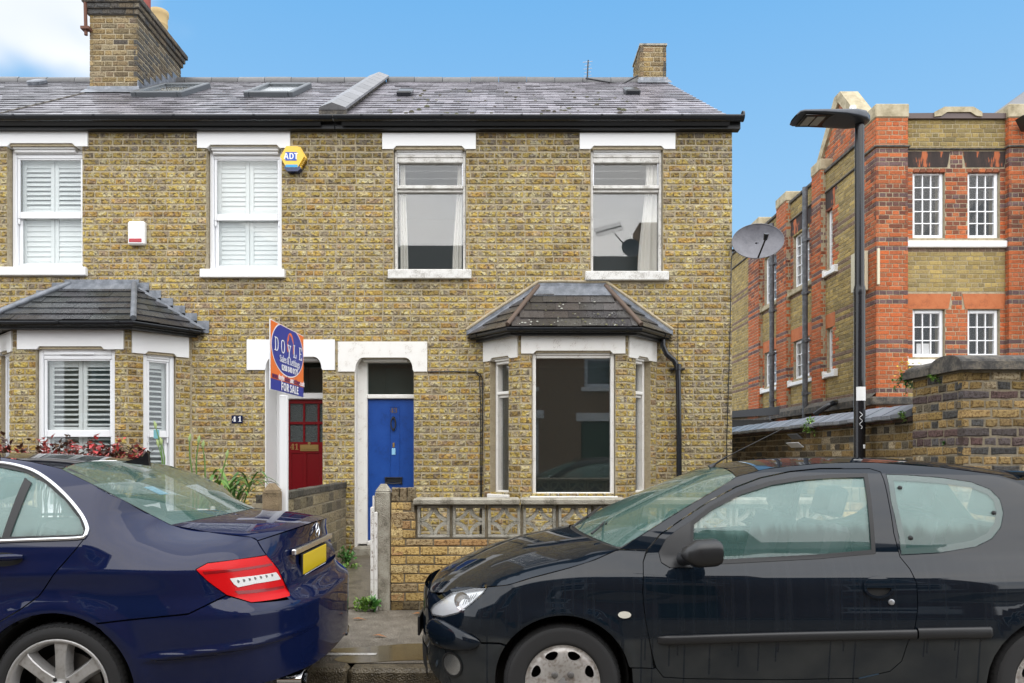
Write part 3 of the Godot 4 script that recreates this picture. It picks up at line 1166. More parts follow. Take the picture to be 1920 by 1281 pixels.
	if o.has("shutters"):
		var zs := z - 0.13
		var n := 2 if w > 0.6 else 1
		var lw := (w - 2 * j) / n
		var tilt: float = o.shutters
		var st := MB.new()
		for k in n:
			var a := j + lw * k + 0.003
			var b := a + lw - 0.006
			st.bevel_in(f, Vector3(a, bt, zs - 0.014), Vector3(a + 0.05, h - 0.03, zs + 0.014), 0.004)
			st.bevel_in(f, Vector3(b - 0.05, bt, zs - 0.014), Vector3(b, h - 0.03, zs + 0.014), 0.004)
			for v in [[bt, bt + 0.09], [h * 0.47, h * 0.53], [h - hd - 0.08, h - 0.03]]:
				st.box_in(f, Vector3(a + 0.051, v[0], zs - 0.013), Vector3(b - 0.051, v[1], zs + 0.013))
		part("shutter_frame", st, M.shutter, win)
		var pitch := 0.058
		for k in n:
			var a := j + lw * k + 0.055
			var b := a + lw - 0.11
			var shared: ArrayMesh = null
			for band in [[bt + 0.09, h * 0.47], [h * 0.53, h - hd - 0.08]]:
				var count := int((band[1] - band[0]) / pitch)
				for i in count:
					var tl: float = tilt if band[0] > h * 0.4 or tilt < 0.5 else 1.35
					var s2 := MB.new()
					s2.bevel_in(f * Transform3D(Basis(Vector3.RIGHT, tl - PI / 2.0), Vector3(0, band[0] + (band[1] - band[0]) * (i + 0.5) / count, zs)), Vector3(a, -0.033, -0.0045), Vector3(b, 0.033, 0.0045), 0.003)
					part("slat", s2, M.shutter, win)
	if o.has("curtains"):
		for q in o.curtains:
			var rows := []
			for i in 15:
				var v := (h - hd) * i / 14.0
				var row := PackedVector3Array()
				for k in 25:
					var t := k / 24.0
					var wide: float = lerpf(q[1], q[2], smoothstep(0.0, 1.0, 1.0 - v / (h - hd)))
					var x: float = q[0] + wide * t if q[3] > 0 else q[0] - wide * t
					row.append(f * Vector3(x, v + 0.03, z - 0.13 + sin(t * 15.0 + q[0] * 9.0) * 0.018))
				rows.append(row)
			var cm := MB.new()
			cm.grid(rows, false)
			part("curtain", cm, M.curtain, win)
	return win

# a stopped-chamfer lintel with a raised middle; f at its lower left on the wall face
func lintel(house: Node, f: Transform3D, w: float, h: float, e: float, rise: float, mat: Material, deep := 0.1) -> void:
	var m := MB.new()
	m.prism(f, PackedVector2Array([Vector2(0, 0), Vector2(e, 0), Vector2(e + rise, rise), Vector2(w - e - rise, rise), Vector2(w - e, 0), Vector2(w, 0), Vector2(w, h), Vector2(0, h)]), -0.1, 0.014)
	var a := e + rise * 0.55
	m.bevel_in(f, Vector3(a, rise * 0.45, -deep - 0.02), Vector3(w - a, rise + 0.001, -0.012), 0.006)
	m.bevel_in(f, Vector3(a + 0.012, -0.012, -deep - 0.03), Vector3(w - a - 0.012, rise * 0.45 - 0.001, -0.035), 0.006)
	m.bevel_in(f, Vector3(a + 0.02, -0.045, -deep - 0.04), Vector3(w - a - 0.02, -0.013, -0.06), 0.006)
	part("lintel", m, mat, house)

# a door head whose lower edge has two hollowed shoulders
func door_head(house: Node, f: Transform3D, w: float, h: float, x0: float, x1: float, rise: float, mat: Material) -> void:
	var p := PackedVector2Array([Vector2(0, 0), Vector2(x0, 0)])
	var n := 7
	for k in n + 1:
		var t := PI / 2.0 * k / n
		p.append(Vector2(x0 + 0.012 + 0.10 * (1.0 - cos(t)), 0.025 + (rise - 0.025) * sin(t)))
	for k in n + 1:
		var t := PI / 2.0 * (n - k) / n
		p.append(Vector2(x1 - 0.012 - 0.10 * (1.0 - cos(t)), 0.025 + (rise - 0.025) * sin(t)))
	p.append_array(PackedVector2Array([Vector2(x1, 0), Vector2(w, 0), Vector2(w, h), Vector2(0, h)]))
	var m := MB.new()
	m.prism(f, p, -0.12, 0.014)
	m.bevel_in(f, Vector3(x0 + 0.13, rise - 0.012, -0.2), Vector3(x1 - 0.13, rise + 0.03, -0.03), 0.008)
	m.bevel_in(f, Vector3(x0 + 0.09, rise - 0.04, -0.24), Vector3(x1 - 0.09, rise - 0.013, -0.06), 0.008)
	part("lintel", m, mat, house)

func sill(house: Node, x0: float, x1: float, y0: float, y1: float, mat: Material) -> void:
	var m := MB.new()
	m.bevel(Vector3(x0, y0, -DF - 0.14), Vector3(x1, y1, -DF + 0.055), 0.008)
	part("sill", m, mat, house)

func roof_y(d: float) -> float:
	return 5.60 + (d - 9.2) * 0.6222

func roof_frame(x: float, d: float) -> Transform3D:
	var v := Vector3(0, 0.6222, -1).normalized()
	return Transform3D(Basis(Vector3.RIGHT, v, Vector3.RIGHT.cross(v)), Vector3(x, roof_y(d), -d))

func main_roof(house: Node, x0: float, x1: float, cap: int, tone: Color, ridge_mat: Material) -> MeshInstance3D:
	var f := roof_frame(x0, 9.16)
	var L := 4.24
	var under := MB.new()
	under.box_in(f, Vector3(0, 0, -0.09), Vector3(x1 - x0, L, -0.008))
	# the rear slope
	under.quad(Vector3(x1, roof_y(12.76), -12.8), Vector3(x0, roof_y(12.76), -12.8), Vector3(x0, 5.6, -16.4), Vector3(x1, 5.6, -16.4))
	var roof := part("roof", under, M.black_paint, house)
	lay_slates(roof, f, 0, x1 - x0, L, 0.235, 0.215, cap, func(_v: float) -> Vector2: return Vector2(0, x1 - x0), tone)
	var n := int((x1 - x0) / 0.44)
	for i in n:
		var a := x0 + (x1 - x0) * i / n
		var b := x0 + (x1 - x0) * (i + 1) / n - 0.008
		var m := MB.new()
		m.col = Color(0.12, 0.12, 0.12) * r(0.7, 1.2)
		var yy := roof_y(12.8) - 0.03 + r(-0.006, 0.006)
		m.tube([Vector3(a, yy, -12.8), Vector3(b, yy, -12.8)], 0.105, 10)
		part("ridge_tile", m, ridge_mat, roof)
	return roof

func gutter(house: Node, x0: float, x1: float) -> void:
	var fb := MB.new()
	fb.bevel(Vector3(x0, 5.475, -DF - 0.02), Vector3(x1, 5.60, -DF + 0.09), 0.004)
	part("fascia", fb, M.black_paint, house)
	var g := MB.new()
	sweep(g, [Vector3(x0, 5.60, -DF + 0.092), Vector3(x1, 5.60, -DF + 0.092)], half_round(0.062, 10))
	part("gutter", g, M.black_plastic, house)
	var k := 0
	var x := x0 + 0.35
	while x < x1:
		var b := MB.new()
		sweep(b, [Vector3(x - 0.014, 5.604, -DF + 0.089), Vector3(x + 0.014, 5.604, -DF + 0.089)], half_round(0.066, 8))
		part("gutter_bracket", b, M.black_plastic, house)
		x += 0.98
		k += 1

# one bay: corners at the wall (A, D) and in front (B, C); o holds heights, openings and looks
func bay(house: Node, xa: float, xb: float, xc: float, xd: float, dfr: float, o: Dictionary) -> void:
	var z0 := -DF
	var z1 := -dfr
	var fs := [wall_frame(xa, z0, xb, z1, 0), wall_frame(xb, z1, xc, z1, 0), wall_frame(xc, z1, xd, z0, 0)]
	var Ls := [Vector2(xb - xa, z1 - z0).length(), xc - xb, Vector2(xd - xc, z1 - z0).length()]
	var top: float = o.top
	var sl := MB.new()
	var list := []
	var holes := [o.left, o.front, o.right]
	for k in 3:
		var hole: Rect2 = holes[k]
		slab(sl, fs[k], 0.0, Ls[k], 0.0, top, [hole], -0.008, 0.13)
		var lh: Array = [hole]
		var lr: Rect2 = o.lintels[k]
		lh.append(lr)
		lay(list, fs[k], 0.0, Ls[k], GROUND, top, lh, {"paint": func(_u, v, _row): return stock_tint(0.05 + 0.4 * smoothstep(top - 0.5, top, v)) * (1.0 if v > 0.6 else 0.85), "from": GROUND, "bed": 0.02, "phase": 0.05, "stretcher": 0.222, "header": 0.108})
	var wall := part("bay_wall", sl, M.mortar, house)
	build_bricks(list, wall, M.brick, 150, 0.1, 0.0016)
	for k in 3:
		var hole: Rect2 = holes[k]
		var lr: Rect2 = o.lintels[k]
		var lf: Transform3D = fs[k] * Transform3D(Basis(), Vector3(lr.position.x, lr.position.y, 0))
		lintel(house, lf, lr.size.x, lr.size.y, maxf(0.02, hole.position.x - lr.position.x + 0.012), 0.035, o.white)
		var wf: Transform3D = fs[k] * Transform3D(Basis(), Vector3(hole.position.x, hole.position.y, 0))
		window(house, wf, hole.size.x, hole.size.y, o.windows[k])
		var s := MB.new()
		s.bevel_in(fs[k], Vector3(hole.position.x - 0.03, hole.position.y - 0.075, -0.12), Vector3(hole.end.x + 0.03, hole.position.y - 0.002, 0.03), 0.008)
		part("sill", s, o.white, house)
	# roof
	var ey: float = o.eave
	var ty: float = o.ridge
	var e: Array = o.eaves     # x of the four eaves corners, then depth of the front eave
	var A := Vector3(e[0], ey, z0)
	var B := Vector3(e[1], ey, -e[4])
	var C := Vector3(e[2], ey, -e[4])
	var D := Vector3(e[3], ey, z0)
	var T0 := Vector3(o.tops[0], ty, z0)
	var T1 := Vector3(o.tops[1], ty, z0)
	var under := MB.new()
	var dn := Vector3(0, -0.03, 0)
	under.quad(B + dn, C + dn, T1 + dn, T0 + dn)
	under.tri(A + dn, B + dn, T0 + dn)
	under.tri(C + dn, D + dn, T1 + dn)
	under.quad(A + dn * 2, D + dn * 2, C + dn * 2, B + dn * 2)
	var roof := part("bay_roof", under, M.black_paint, house)
	for tri_ in [[A, B, T0, T0], [B, C, T1, T0], [C, D, T1, T1]]:
		var p: Vector3 = tri_[0]
		var q: Vector3 = tri_[1]
		var u := (q - p).normalized()
		var nn := u.cross(tri_[3] - p).normalized()
		var f := Transform3D(Basis(u, nn.cross(u), nn), p)
		var inv := f.affine_inverse()
		var tl: Vector3 = inv * (tri_[3] as Vector3)
		var tr: Vector3 = inv * (tri_[2] as Vector3)
		var W := (q - p).length()
		lay_slates(roof, f, 0, W, tl.y - 0.06, o.slate_w, o.slate_g, 100, func(v: float) -> Vector2: return Vector2(lerpf(0, tl.x, v / tl.y) + 0.01, lerpf(W, tr.x, v / tl.y) - 0.01), o.tone)
	if not o.stepped:
		var li := MB.new()
		for i in 60:
			var t := pow(rng.randf(), 2.2) * 0.6
			var p := B.lerp(C, r(0.05, 0.95)).lerp(T0.lerp(T1, r(0.05, 0.95)), t) + Vector3(0, 0.018, 0.016)
			var s := r(0.003, 0.012)
			li.col = Color(0.30, 0.30, 0.26) if rng.randf() < 0.5 else Color(0.12, 0.11, 0.05)
			li.lathe(Transform3D(Basis(Vector3.RIGHT, 0.75), p), [Vector2(s * 1.3, 0), Vector2(s, s * 0.25), Vector2(0.001, s * 0.3)], 7)
		part("lichen", li, M.wood_v, roof).set_meta("kind", "stuff")
	# hips, top flashing, side flashings
	for h in [[B, T0], [C, T1]]:
		var m := MB.new()
		var a: Vector3 = h[0]
		var b: Vector3 = h[1]
		m.tube([a + Vector3(0, 0.03, 0), a.lerp(b, 0.5) + Vector3(0, 0.032, 0), b + Vector3(0, 0.025, 0)], o.hip_r, 10)
		part("hip", m, o.hip_mat, roof)
	var fl := MB.new()
	for seg in [[T0, T1]]:
		var a: Vector3 = seg[0] + Vector3(-0.06, 0, 0)
		var b: Vector3 = seg[1] + Vector3(0.06, 0, 0)
		fl.bevel(Vector3(a.x, a.y - 0.02, a.z), Vector3(b.x, a.y + 0.07, a.z + 0.012), 0.003)
		fl.quad(Vector3(a.x, a.y + 0.02, a.z + 0.013), Vector3(a.x - 0.03, a.y - 0.13, a.z + 0.16), Vector3(b.x + 0.03, a.y - 0.13, a.z + 0.16), Vector3(b.x, a.y + 0.02, a.z + 0.013))
	part("flashing", fl, M.lead, roof)
	for sd in [[A, T0, -1.0], [D, T1, 1.0]]:
		var a: Vector3 = sd[0]
		var b: Vector3 = sd[1]
		var m := MB.new()
		if o.stepped:
			var n := 6
			for i in n:
				var p0 := a.lerp(b, float(i) / n)
				var p1 := a.lerp(b, float(i + 1) / n)
				m.box(Vector3(minf(p0.x, p1.x) - 0.02, minf(p0.y, p1.y) - 0.03, a.z), Vector3(maxf(p0.x, p1.x) + 0.035, p1.y + 0.03, a.z + 0.008))
		else:
			for k in 1:
				m.prism(Transform3D(Basis(), Vector3(0, 0, a.z)), PackedVector2Array([Vector2(a.x, a.y), Vector2(b.x, b.y), Vector2(b.x, b.y + 0.06), Vector2(a.x, a.y + 0.06)]), 0.0, 0.014)
		var inn := Vector3(-sd[2] * 0.13, -0.01, 0.10)
		var up := Vector3(0, 0.02, 0.012)
		if sd[2] < 0:
			m.quad(a + up, a + up + inn, b + up + inn * 0.5 + Vector3(0, -0.05, 0), b + up)
		else:
			m.quad(a + up + inn, a + up, b + up, b + up + inn * 0.5 + Vector3(0, -0.05, 0))
		part("flashing", m, M.lead, roof)
	if not o.stepped:
		var m := MB.new()
		for sd in [[A, T0], [T0, T1], [T1, D]]:
			var a: Vector3 = sd[0] + Vector3(0, 0.075, 0.005)
			var b: Vector3 = sd[1] + Vector3(0, 0.075, 0.005)
			m.tube([a, a.lerp(b, 0.33) + Vector3(0, 0.004, 0), a.lerp(b, 0.7) - Vector3(0, 0.004, 0), b], 0.022, 6)
		part("mortar_fillet", m, M.mortar, roof)
	# fascia and gutter round the eaves
	var inset := [Vector3(e[0] + 0.12, ey - 0.085, z0), Vector3(e[1] + 0.04, ey - 0.085, -e[4] - 0.07), Vector3(e[2] - 0.04, ey - 0.085, -e[4] - 0.07), Vector3(e[3] - 0.12, ey - 0.085, z0)]
	var fb := MB.new()
	sweep(fb, inset, [Vector2(-0.06, 0.0), Vector2(0.0, 0.0)])
	sweep(fb, inset, [Vector2(0.0, 0.0), Vector2(0.0, 0.085)])
	part("bay_fascia", fb, M.black_paint, house)
	var g := MB.new()
	var path := []
	for q in inset:
		path.append(q + Vector3(0, 0.075, 0))
	sweep(g, path, half_round(0.05, 9))
	part("bay_gutter", g, M.black_plastic, house)
	for t in [0.06, 0.36, 0.5, 0.64, 0.94]:
		var seg := int(t * 3.0)
		var tt: float = t * 3.0 - seg
		var pa: Vector3 = path[seg]
		var pb: Vector3 = path[seg + 1]
		var c := pa.lerp(pb, tt)
		var dd := (pb - pa).normalized() * 0.016
		var b := MB.new()
		sweep(b, [c - dd + Vector3(0, 0.003, 0), c + dd + Vector3(0, 0.003, 0)], half_round(0.054, 8))
		part("gutter_bracket", b, M.black_plastic, house)

func interior(house: Node, x0: float, x1: float, cut: float) -> void:
	var m := MB.new()
	var z0 := -DF - 0.36
	var z1 := -12.6
	for fl in [[0.2, 0.34], [2.92, 3.1], [5.42, 5.5]]:
		m.box(Vector3(x0, fl[0], z1), Vector3(x1, fl[1], z0 + 0.3 if fl[0] > 1.0 else z0))
	m.box(Vector3(x0, 0.0, z1 - 0.2), Vector3(x1, 5.6, z1))
	m.box(Vector3(x0, 0.34, z1), Vector3(x0 + 0.1, 5.42, z0 + 0.05))
	m.box(Vector3(x1 - 0.1, 0.34, z1), Vector3(x1, 5.42, z0 + 0.05))
	m.box(Vector3(cut, 0.34, z1), Vector3(cut + 0.1, 2.92, z0 + 0.05))
	m.box(Vector3(cut + 0.6, 3.1, z1), Vector3(cut + 0.7, 5.42, z0 + 0.05))
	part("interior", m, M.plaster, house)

func facade(house: Node, x0: float, x1: float, holes: Array, blocked: Array, tooth: String) -> void:
	var f := Transform3D(Basis(), Vector3(0, 0, -DF))
	var sl := MB.new()
	slab(sl, f, x0, x1, 0.0, 5.6, holes, -0.008, 0.32)
	var wall := part("wall", sl, M.mortar, house)
	var list := []
	var patch := fnoise(77, 0.55, 2)
	lay(list, f, x0, x1, GROUND, 5.475, holes + blocked, {"from": GROUND - 0.02, tooth: true, "bed": 0.0215, "joint": 0.015, "paint": func(u, v, _row):
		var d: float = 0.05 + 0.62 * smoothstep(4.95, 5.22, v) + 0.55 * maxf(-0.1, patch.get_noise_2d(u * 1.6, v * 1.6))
		for q in blocked:
			# rain-washed soot below the sills
			if v < q.position.y and v > q.position.y - 0.22 and u > q.position.x and u < q.end.x and q.size.y < 0.13:
				d += 0.35
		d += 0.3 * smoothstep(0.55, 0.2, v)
		# soot towards the free corner, and rain-washed paler courses here and there
		d += 0.38 * smoothstep(2.0, 2.8, u) * (0.35 + 0.65 * smoothstep(3.4, 2.4, v))
		var pale: float = maxf(0.0, patch.get_noise_2d(u * 0.9 + 30.0, v * 2.6)) * 0.5
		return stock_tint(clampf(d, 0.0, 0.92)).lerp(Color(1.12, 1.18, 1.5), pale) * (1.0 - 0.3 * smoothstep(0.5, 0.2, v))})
	build_bricks(list, wall, M.brick, 300, 0.085, 0.0024)

func terrace() -> void:
	# ---- number 43, blue door
	var h43 := thing("terrace_house", "brick end-terrace house with blue front door and weathered white bay window", "house", Vector3(0.4, 0, -DF), "terraced houses in the row")
	var xL := -2.093
	var xR := fx(1373)
	var w3 := Rect2(fx(738), fy(508), 135 / 150.0, 228 / 150.0)
	var w4 := Rect2(fx(1108), fy(512), 135 / 150.0, 232 / 150.0)
	var dr := Rect2(fx(665), 0.0, 110 / 150.0, fy(673))
	var bayhole := Rect2(-0.12, 0.35, 1.86, 2.48)
	var blocked := [Rect2(fx(717), fy(280), 175 / 150.0, 30 / 150.0), Rect2(fx(1087), fy(280), 179 / 150.0, 30 / 150.0), Rect2(fx(634), fy(697), 167 / 150.0, 56 / 150.0),
		Rect2(fx(728), fy(524), 156 / 150.0, 17 / 150.0), Rect2(fx(1097), fy(527), 156 / 150.0, 17 / 150.0), Rect2(-0.25, 0.0, 2.15, 2.98)]
	facade(h43, xL, xR, [w3, w4, dr, bayhole], blocked, "tooth_left")
	# gable end, back wall and gable above the roof line
	var gb := MB.new()
	gb.box(Vector3(xR - 0.22, 0, -16.4), Vector3(xR - 0.002, 5.6, -DF - 0.34))
	gb.prism(Transform3D(Basis(Vector3(0, 0, 1), Vector3.UP, Vector3(-1, 0, 0)), Vector3(xR - 0.002, 0, 0)), PackedVector2Array([Vector2(-16.4, 5.602), Vector2(-9.3, 5.602), Vector2(-12.78, 7.74)]), 0.0, 0.2)
	part("gable_wall", gb, M.mortar, h43)
	interior(h43, xL, xR - 0.23, -0.98)
	for q in [[w3, 717, 175, [[0.06, 0.06, 0.10, 1], [0.84, 0.05, 0.12, -1]]], [w4, 1087, 179, [[0.86, 0.13, 0.24, -1]]]]:
		var hole: Rect2 = q[0]
		var f := Transform3D(Basis(), Vector3(hole.position.x, hole.position.y, -DF))
		window(h43, f, hole.size.x, hole.size.y, {"mat": M.grubby, "recess": 0.06, "jamb": 0.035, "head": 0.14, "bottom": 0.035, "transom": Vector2(hole.size.y - 0.475, hole.size.y - 0.43), "louvres": 3, "extra_pane": true, "glass": M.plain_glass, "curtains": q[3]})
		lintel(h43, Transform3D(Basis(), Vector3(fx(q[1]), fy(280), -DF)), q[2] / 150.0, 30 / 150.0, 0.135, 0.04, M.white)
	sill(h43, fx(728), fx(884), fy(524), fy(507), M.grubby)
	sill(h43, fx(1097), fx(1253), fy(527), fy(510), M.grubby)
	door_head(h43, Transform3D(Basis(), Vector3(fx(634), fy(697), -DF)), 167 / 150.0, 56 / 150.0, 0.205, 0.945, 0.175, M.old_white)
	# bay
	var lw := {"mat": M.old_white, "recess": 0.05, "jamb": 0.045, "head": 0.05, "bottom": 0.04, "extra_pane": true, "glass": M.plain_glass}
	var sw: Dictionary = lw.duplicate()
	sw.recess = 0.09
	sw.transom = Vector2(1.22, 1.26)
	bay(h43, -0.253, 0.19, 1.456, 1.9, 8.86, {
		"top": 2.88, "white": M.old_white,
		"left": Rect2(0.115, 0.96, 0.325, 1.66), "front": Rect2(0.145, 0.95, 0.985, 1.70), "right": Rect2(0.205, 0.96, 0.325, 1.66),
		"lintels": [Rect2(0.0, 2.60, 0.61, 0.27), Rect2(0.013, 2.64, 1.235, 0.23), Rect2(0.04, 2.60, 0.61, 0.27)],
		"windows": [sw, lw, sw], "eave": 2.93, "ridge": 3.53, "eaves": [-0.47, 0.04, 1.60, 2.11, 8.70], "tops": [0.43, 1.27],
		"slate_w": 0.29, "slate_g": 0.17, "tone": Color(0.055, 0.05, 0.046), "hip_r": 0.028, "hip_mat": M.copper, "stepped": false})
	# bay downpipe with its swan neck
	var dp := MB.new()
	var neck := []
	for q in [[1243, 628, 9.24], [1243, 648, 9.24], [1250, 664, 9.24], [1264, 676, 9.24], [1271, 690, 9.24], [1272, 720, 9.24], [1273, 800, 9.24], [1274, 1020, 9.24]]:
		neck.append(pt(q[0], q[1], q[2]))
	dp.tube(neck, 0.034, 12)
	dp.tube([pt(1271, 683, 9.24), pt(1271, 694, 9.24)], 0.046, 12)
	dp.box(pt(1271, 692, 9.25) + Vector3(-0.09, -0.012, -0.09), pt(1271, 692, 9.25) + Vector3(0.09, 0.012, -0.01))
	part("downpipe", dp, M.black_plastic, h43)
	# door set: frame, transom light, leaf
	var zf := -9.50
	var fr := MB.new()
	var lx := dr.position.x
	var rx := dr.end.x
	fr.bevel(Vector3(lx - 0.02, 0.30, zf - 0.1), Vector3(lx + 0.125, 2.66, zf), 0.01)
	fr.bevel(Vector3(rx + 0.004, 0.30, zf - 0.1), Vector3(rx + 0.10, 2.66, zf), 0.01)
	fr.bevel(Vector3(lx + 0.126, 2.155, zf - 0.1), Vector3(rx + 0.003, 2.21, zf + 0.004), 0.01)
	fr.bevel(Vector3(lx + 0.126, 2.62, zf - 0.1), Vector3(rx + 0.003, 2.70, zf), 0.01)
	fr.bevel(Vector3(lx + 0.126, 0.285, zf - 0.1), Vector3(rx + 0.003, 0.345, zf + 0.02), 0.01)
	fr.box(Vector3(lx - 0.03, 0.2, -DF - 0.33), Vector3(lx + 0.008, 2.66, -DF - 0.02))
	part("door_frame", fr, M.old_white, h43)
	var fg := MB.new()
	fg.box(Vector3(lx + 0.127, 2.212, zf - 0.06), Vector3(rx + 0.003, 2.618, zf - 0.054))
	part("transom_light", fg, M.glass, h43)
	var dx0 := lx + 0.128
	var dx1 := rx + 0.002
	var cx := (738 - CX) * 9.54 / FL
	var dz := zf - 0.045
	var dm := MB.new()
	dm.bevel(Vector3(dx0, 0.35, dz - 0.045), Vector3(dx1, 2.152, dz), 0.006)
	# a raised strip down the middle and lower mouldings
	dm.bevel(Vector3(cx - 0.055, 0.98, dz - 0.001), Vector3(cx - 0.043, 2.06, dz + 0.006), 0.003)
	dm.bevel(Vector3(cx + 0.065, 0.98, dz - 0.001), Vector3(cx + 0.077, 2.06, dz + 0.006), 0.003)
	dm.bevel(Vector3(cx - 0.042, 2.048, dz - 0.001), Vector3(cx + 0.064, 2.06, dz + 0.006), 0.003)
	for x in [dx0 + 0.09, dx1 - 0.13]:
		dm.bevel(Vector3(x, 0.42, dz - 0.001), Vector3(x + 0.012, 0.82, dz + 0.006), 0.003)
	var door := part("door", dm, M.blue_door, h43, "scuffed blue front door with black knocker and letter plate")
	var kn := MB.new()
	var kc := Vector3(cx, 1.42 + (856 - 792) * 9.54 / FL, dz)
	kn.tube([kc + Vector3(0, 0.055, 0), kc + Vector3(0, 0.055, 0.03)], 0.02, 10)
	var ring := []
	for k in 15:
		var a := PI * 0.5 + TAU * k / 14.0
		ring.append(kc + Vector3(cos(a) * 0.03, sin(a) * 0.075 - 0.02, 0.03))
	kn.tube(ring, 0.009, 8, false)
	kn.tube([kc + Vector3(0, -0.095, 0.0), kc + Vector3(0, -0.095, 0.04)], 0.017, 10)
	part("knocker", kn, M.black_iron, door)
	var lp := MB.new()
	var lc := Vector3(cx, 1.42 + (856 - 900) * 9.54 / FL, dz)
	lp.bevel(lc + Vector3(-0.10, -0.035, 0), lc + Vector3(0.10, 0.03, 0.012), 0.005)
	lp.bevel(lc + Vector3(-0.115, 0.018, 0), lc + Vector3(0.115, 0.036, 0.022), 0.007)
	for s in [-0.1, 0.1]:
		lp.tube([lc + Vector3(s, -0.055, 0.012), lc + Vector3(s, 0.03, 0.016)], 0.013, 8)
	lp.tube([lc + Vector3(-0.1, -0.04, 0.02), lc + Vector3(0, -0.05, 0.028), lc + Vector3(0.1, -0.04, 0.02)], 0.008, 8)
	part("letter_plate", lp, M.black_iron, door)
	var lk := MB.new()
	lk.bevel(Vector3(cx - 0.012, 1.535, dz), Vector3(cx + 0.012, 1.595, dz + 0.012), 0.003)
	part("lock", lk, M.brass, door)
	var bell := MB.new()
	bell.bevel(Vector3(cx - 0.024, 1.44, dz), Vector3(cx + 0.024, 1.525, dz + 0.012), 0.004)
	part("door_sticker", bell, flat(0.25, 0.5, 0.7, 0.4), door)
	text_part("43", ["Droid Serif"], true, 0.06, Transform3D(Basis(), Vector3(cx, 1.42 + (856 - 770) * 9.54 / FL, dz + 0.003)), M.copper, door, "door_number")
	var stp := MB.new()
	stp.bevel(Vector3(lx - 0.02, 0.1, -9.5), Vector3(rx + 0.05, 0.285, -DF + 0.06), 0.012)
	part("doorstep", stp, M.concrete, h43)
	# roof, parapet, gutter, chimney
	var roof := main_roof(h43, -2.0, 2.78, 300, Color(0.275, 0.26, 0.28), M.tile_grey)
	gutter(h43, xL, 2.93)
	var cap := MB.new()
	cap.tube([Vector3(2.925, 5.60, -DF + 0.154), Vector3(2.945, 5.60, -DF + 0.154)], 0.065, 14)
	part("gutter_end", cap, M.black_plastic, h43)
	var up := MB.new()
	var rf := roof_frame(-2.13, 9.30)
	up.box_in(rf, Vector3(-0.11, 0.02, -0.1), Vector3(0.11, 4.1, 0.07))
	part("parapet", up, M.sooty, h43)
	var n := 11
	for i in n:
		var a := 4.15 * i / n
		var b := 4.15 * (i + 1) / n - 0.012
		var m := MB.new()
		m.col = Color(0.22, 0.22, 0.225) * r(0.8, 1.15)
		m.prism(rf * Transform3D(Basis(Vector3.RIGHT, Vector3(0, 0, 1), Vector3(0, -1, 0)), Vector3(0, 0, 0.07)), PackedVector2Array([Vector2(-0.165, 0), Vector2(0.165, 0), Vector2(0.165, 0.03), Vector2(0, 0.085), Vector2(-0.165, 0.03)]), -b, -a)
		part("coping_tile", m, M.tile_grey, h43)
	var ends := MB.new()
	ends.prism(Transform3D(Basis(), Vector3(-2.13, roof_y(9.30), -9.31)), PackedVector2Array([Vector2(-0.17, -0.02), Vector2(0.17, -0.02), Vector2(0.17, 0.08), Vector2(0, 0.16), Vector2(-0.17, 0.08)]), 0.0, 0.04)
	part("parapet_end", ends, M.sooty, h43)
	for q in [[760, 175], [1184, 172]]:
		var d: float = 1.504 / (0.6222 + (q[1] - 856.0) / 1400.0)
		var m := MB.new()
		var vf := roof_frame((q[0] - CX) * d / FL, d)
		m.bevel_in(vf, Vector3(-0.11, -0.17, 0.0), Vector3(0.11, 0.17, 0.085), 0.02)
		part("roof_vent", m, M.black_plastic, roof)
	var ms := MB.new()
	for i in 70:
		var v := 0.15 + pow(rng.randf(), 1.4) * 3.2
		var c := roof_frame(-2.0, 9.16) * Vector3(r(0.5, 3.9), v, 0.012)
		var s := r(0.008, 0.032)
		ms.col = Color(0.035, 0.03, 0.02).lerp(Color(0.065, 0.065, 0.025), rng.randf())
		ms.lathe(Transform3D(Basis(Vector3.RIGHT, 0.55), c), [Vector2(s * 1.3, 0), Vector2(s, s * 0.5), Vector2(0.001, s * 0.75)], 7)
	part("moss", ms, M.wood_v, roof).set_meta("kind", "stuff")
	chimney(h43, 2.3, 2.74, 12.6, 13.3, 7.4, 8.36, false)

	# ---- number 41, red door
	var h41 := thing("terrace_house", "mid-terrace brick house with red front door, bright white trim and louvred shutters", "house", Vector3(-4.2, 0, -DF), "terraced houses in the row")
	var xM := -6.35
	var w1 := Rect2(fx(13), fy(503), 140 / 150.0, 229 / 150.0)
	var w2 := Rect2(fx(387), fy(507), 140 / 150.0, 232 / 150.0)
	var d41 := Rect2(fx(497), 0.0, 107 / 150.0, fy(670))
	facade(h41, xM, xL, [w1, w2, d41, Rect2(-6.2, 0.35, 2.13, 2.5)], [Rect2(xM, fy(275), fx(165) - xM, 33 / 150.0), Rect2(fx(370), fy(278), 174 / 150.0, 33 / 150.0), Rect2(fx(463), fy(694), 165 / 150.0, 57 / 150.0),
		Rect2(fx(-5), fy(518), 169 / 150.0, 17 / 150.0), Rect2(fx(377), fy(522), 158 / 150.0, 17 / 150.0), Rect2(xM, 0.0, 2.44, 3.0)], "tooth_right")
	interior(h41, xM, xL - 0.02, -3.4)
	for q in [[w1, 1.0], [w2, 1.30]]:
		var hole: Rect2 = q[0]
		window(h41, Transform3D(Basis(), Vector3(hole.position.x, hole.position.y, -DF)), hole.size.x, hole.size.y, {"mat": M.upvc, "recess": 0.10, "jamb": 0.05, "head": 0.11, "bottom": 0.05, "rail": [0.66, 0.745], "shutters": q[1], "glass": M.glass})
	lintel(h41, Transform3D(Basis(), Vector3(fx(-9), fy(275), -DF)), 174 / 150.0, 33 / 150.0, 0.155, 0.04, M.white)
	lintel(h41, Transform3D(Basis(), Vector3(fx(370), fy(278), -DF)), 174 / 150.0, 33 / 150.0, 0.125, 0.04, M.white)
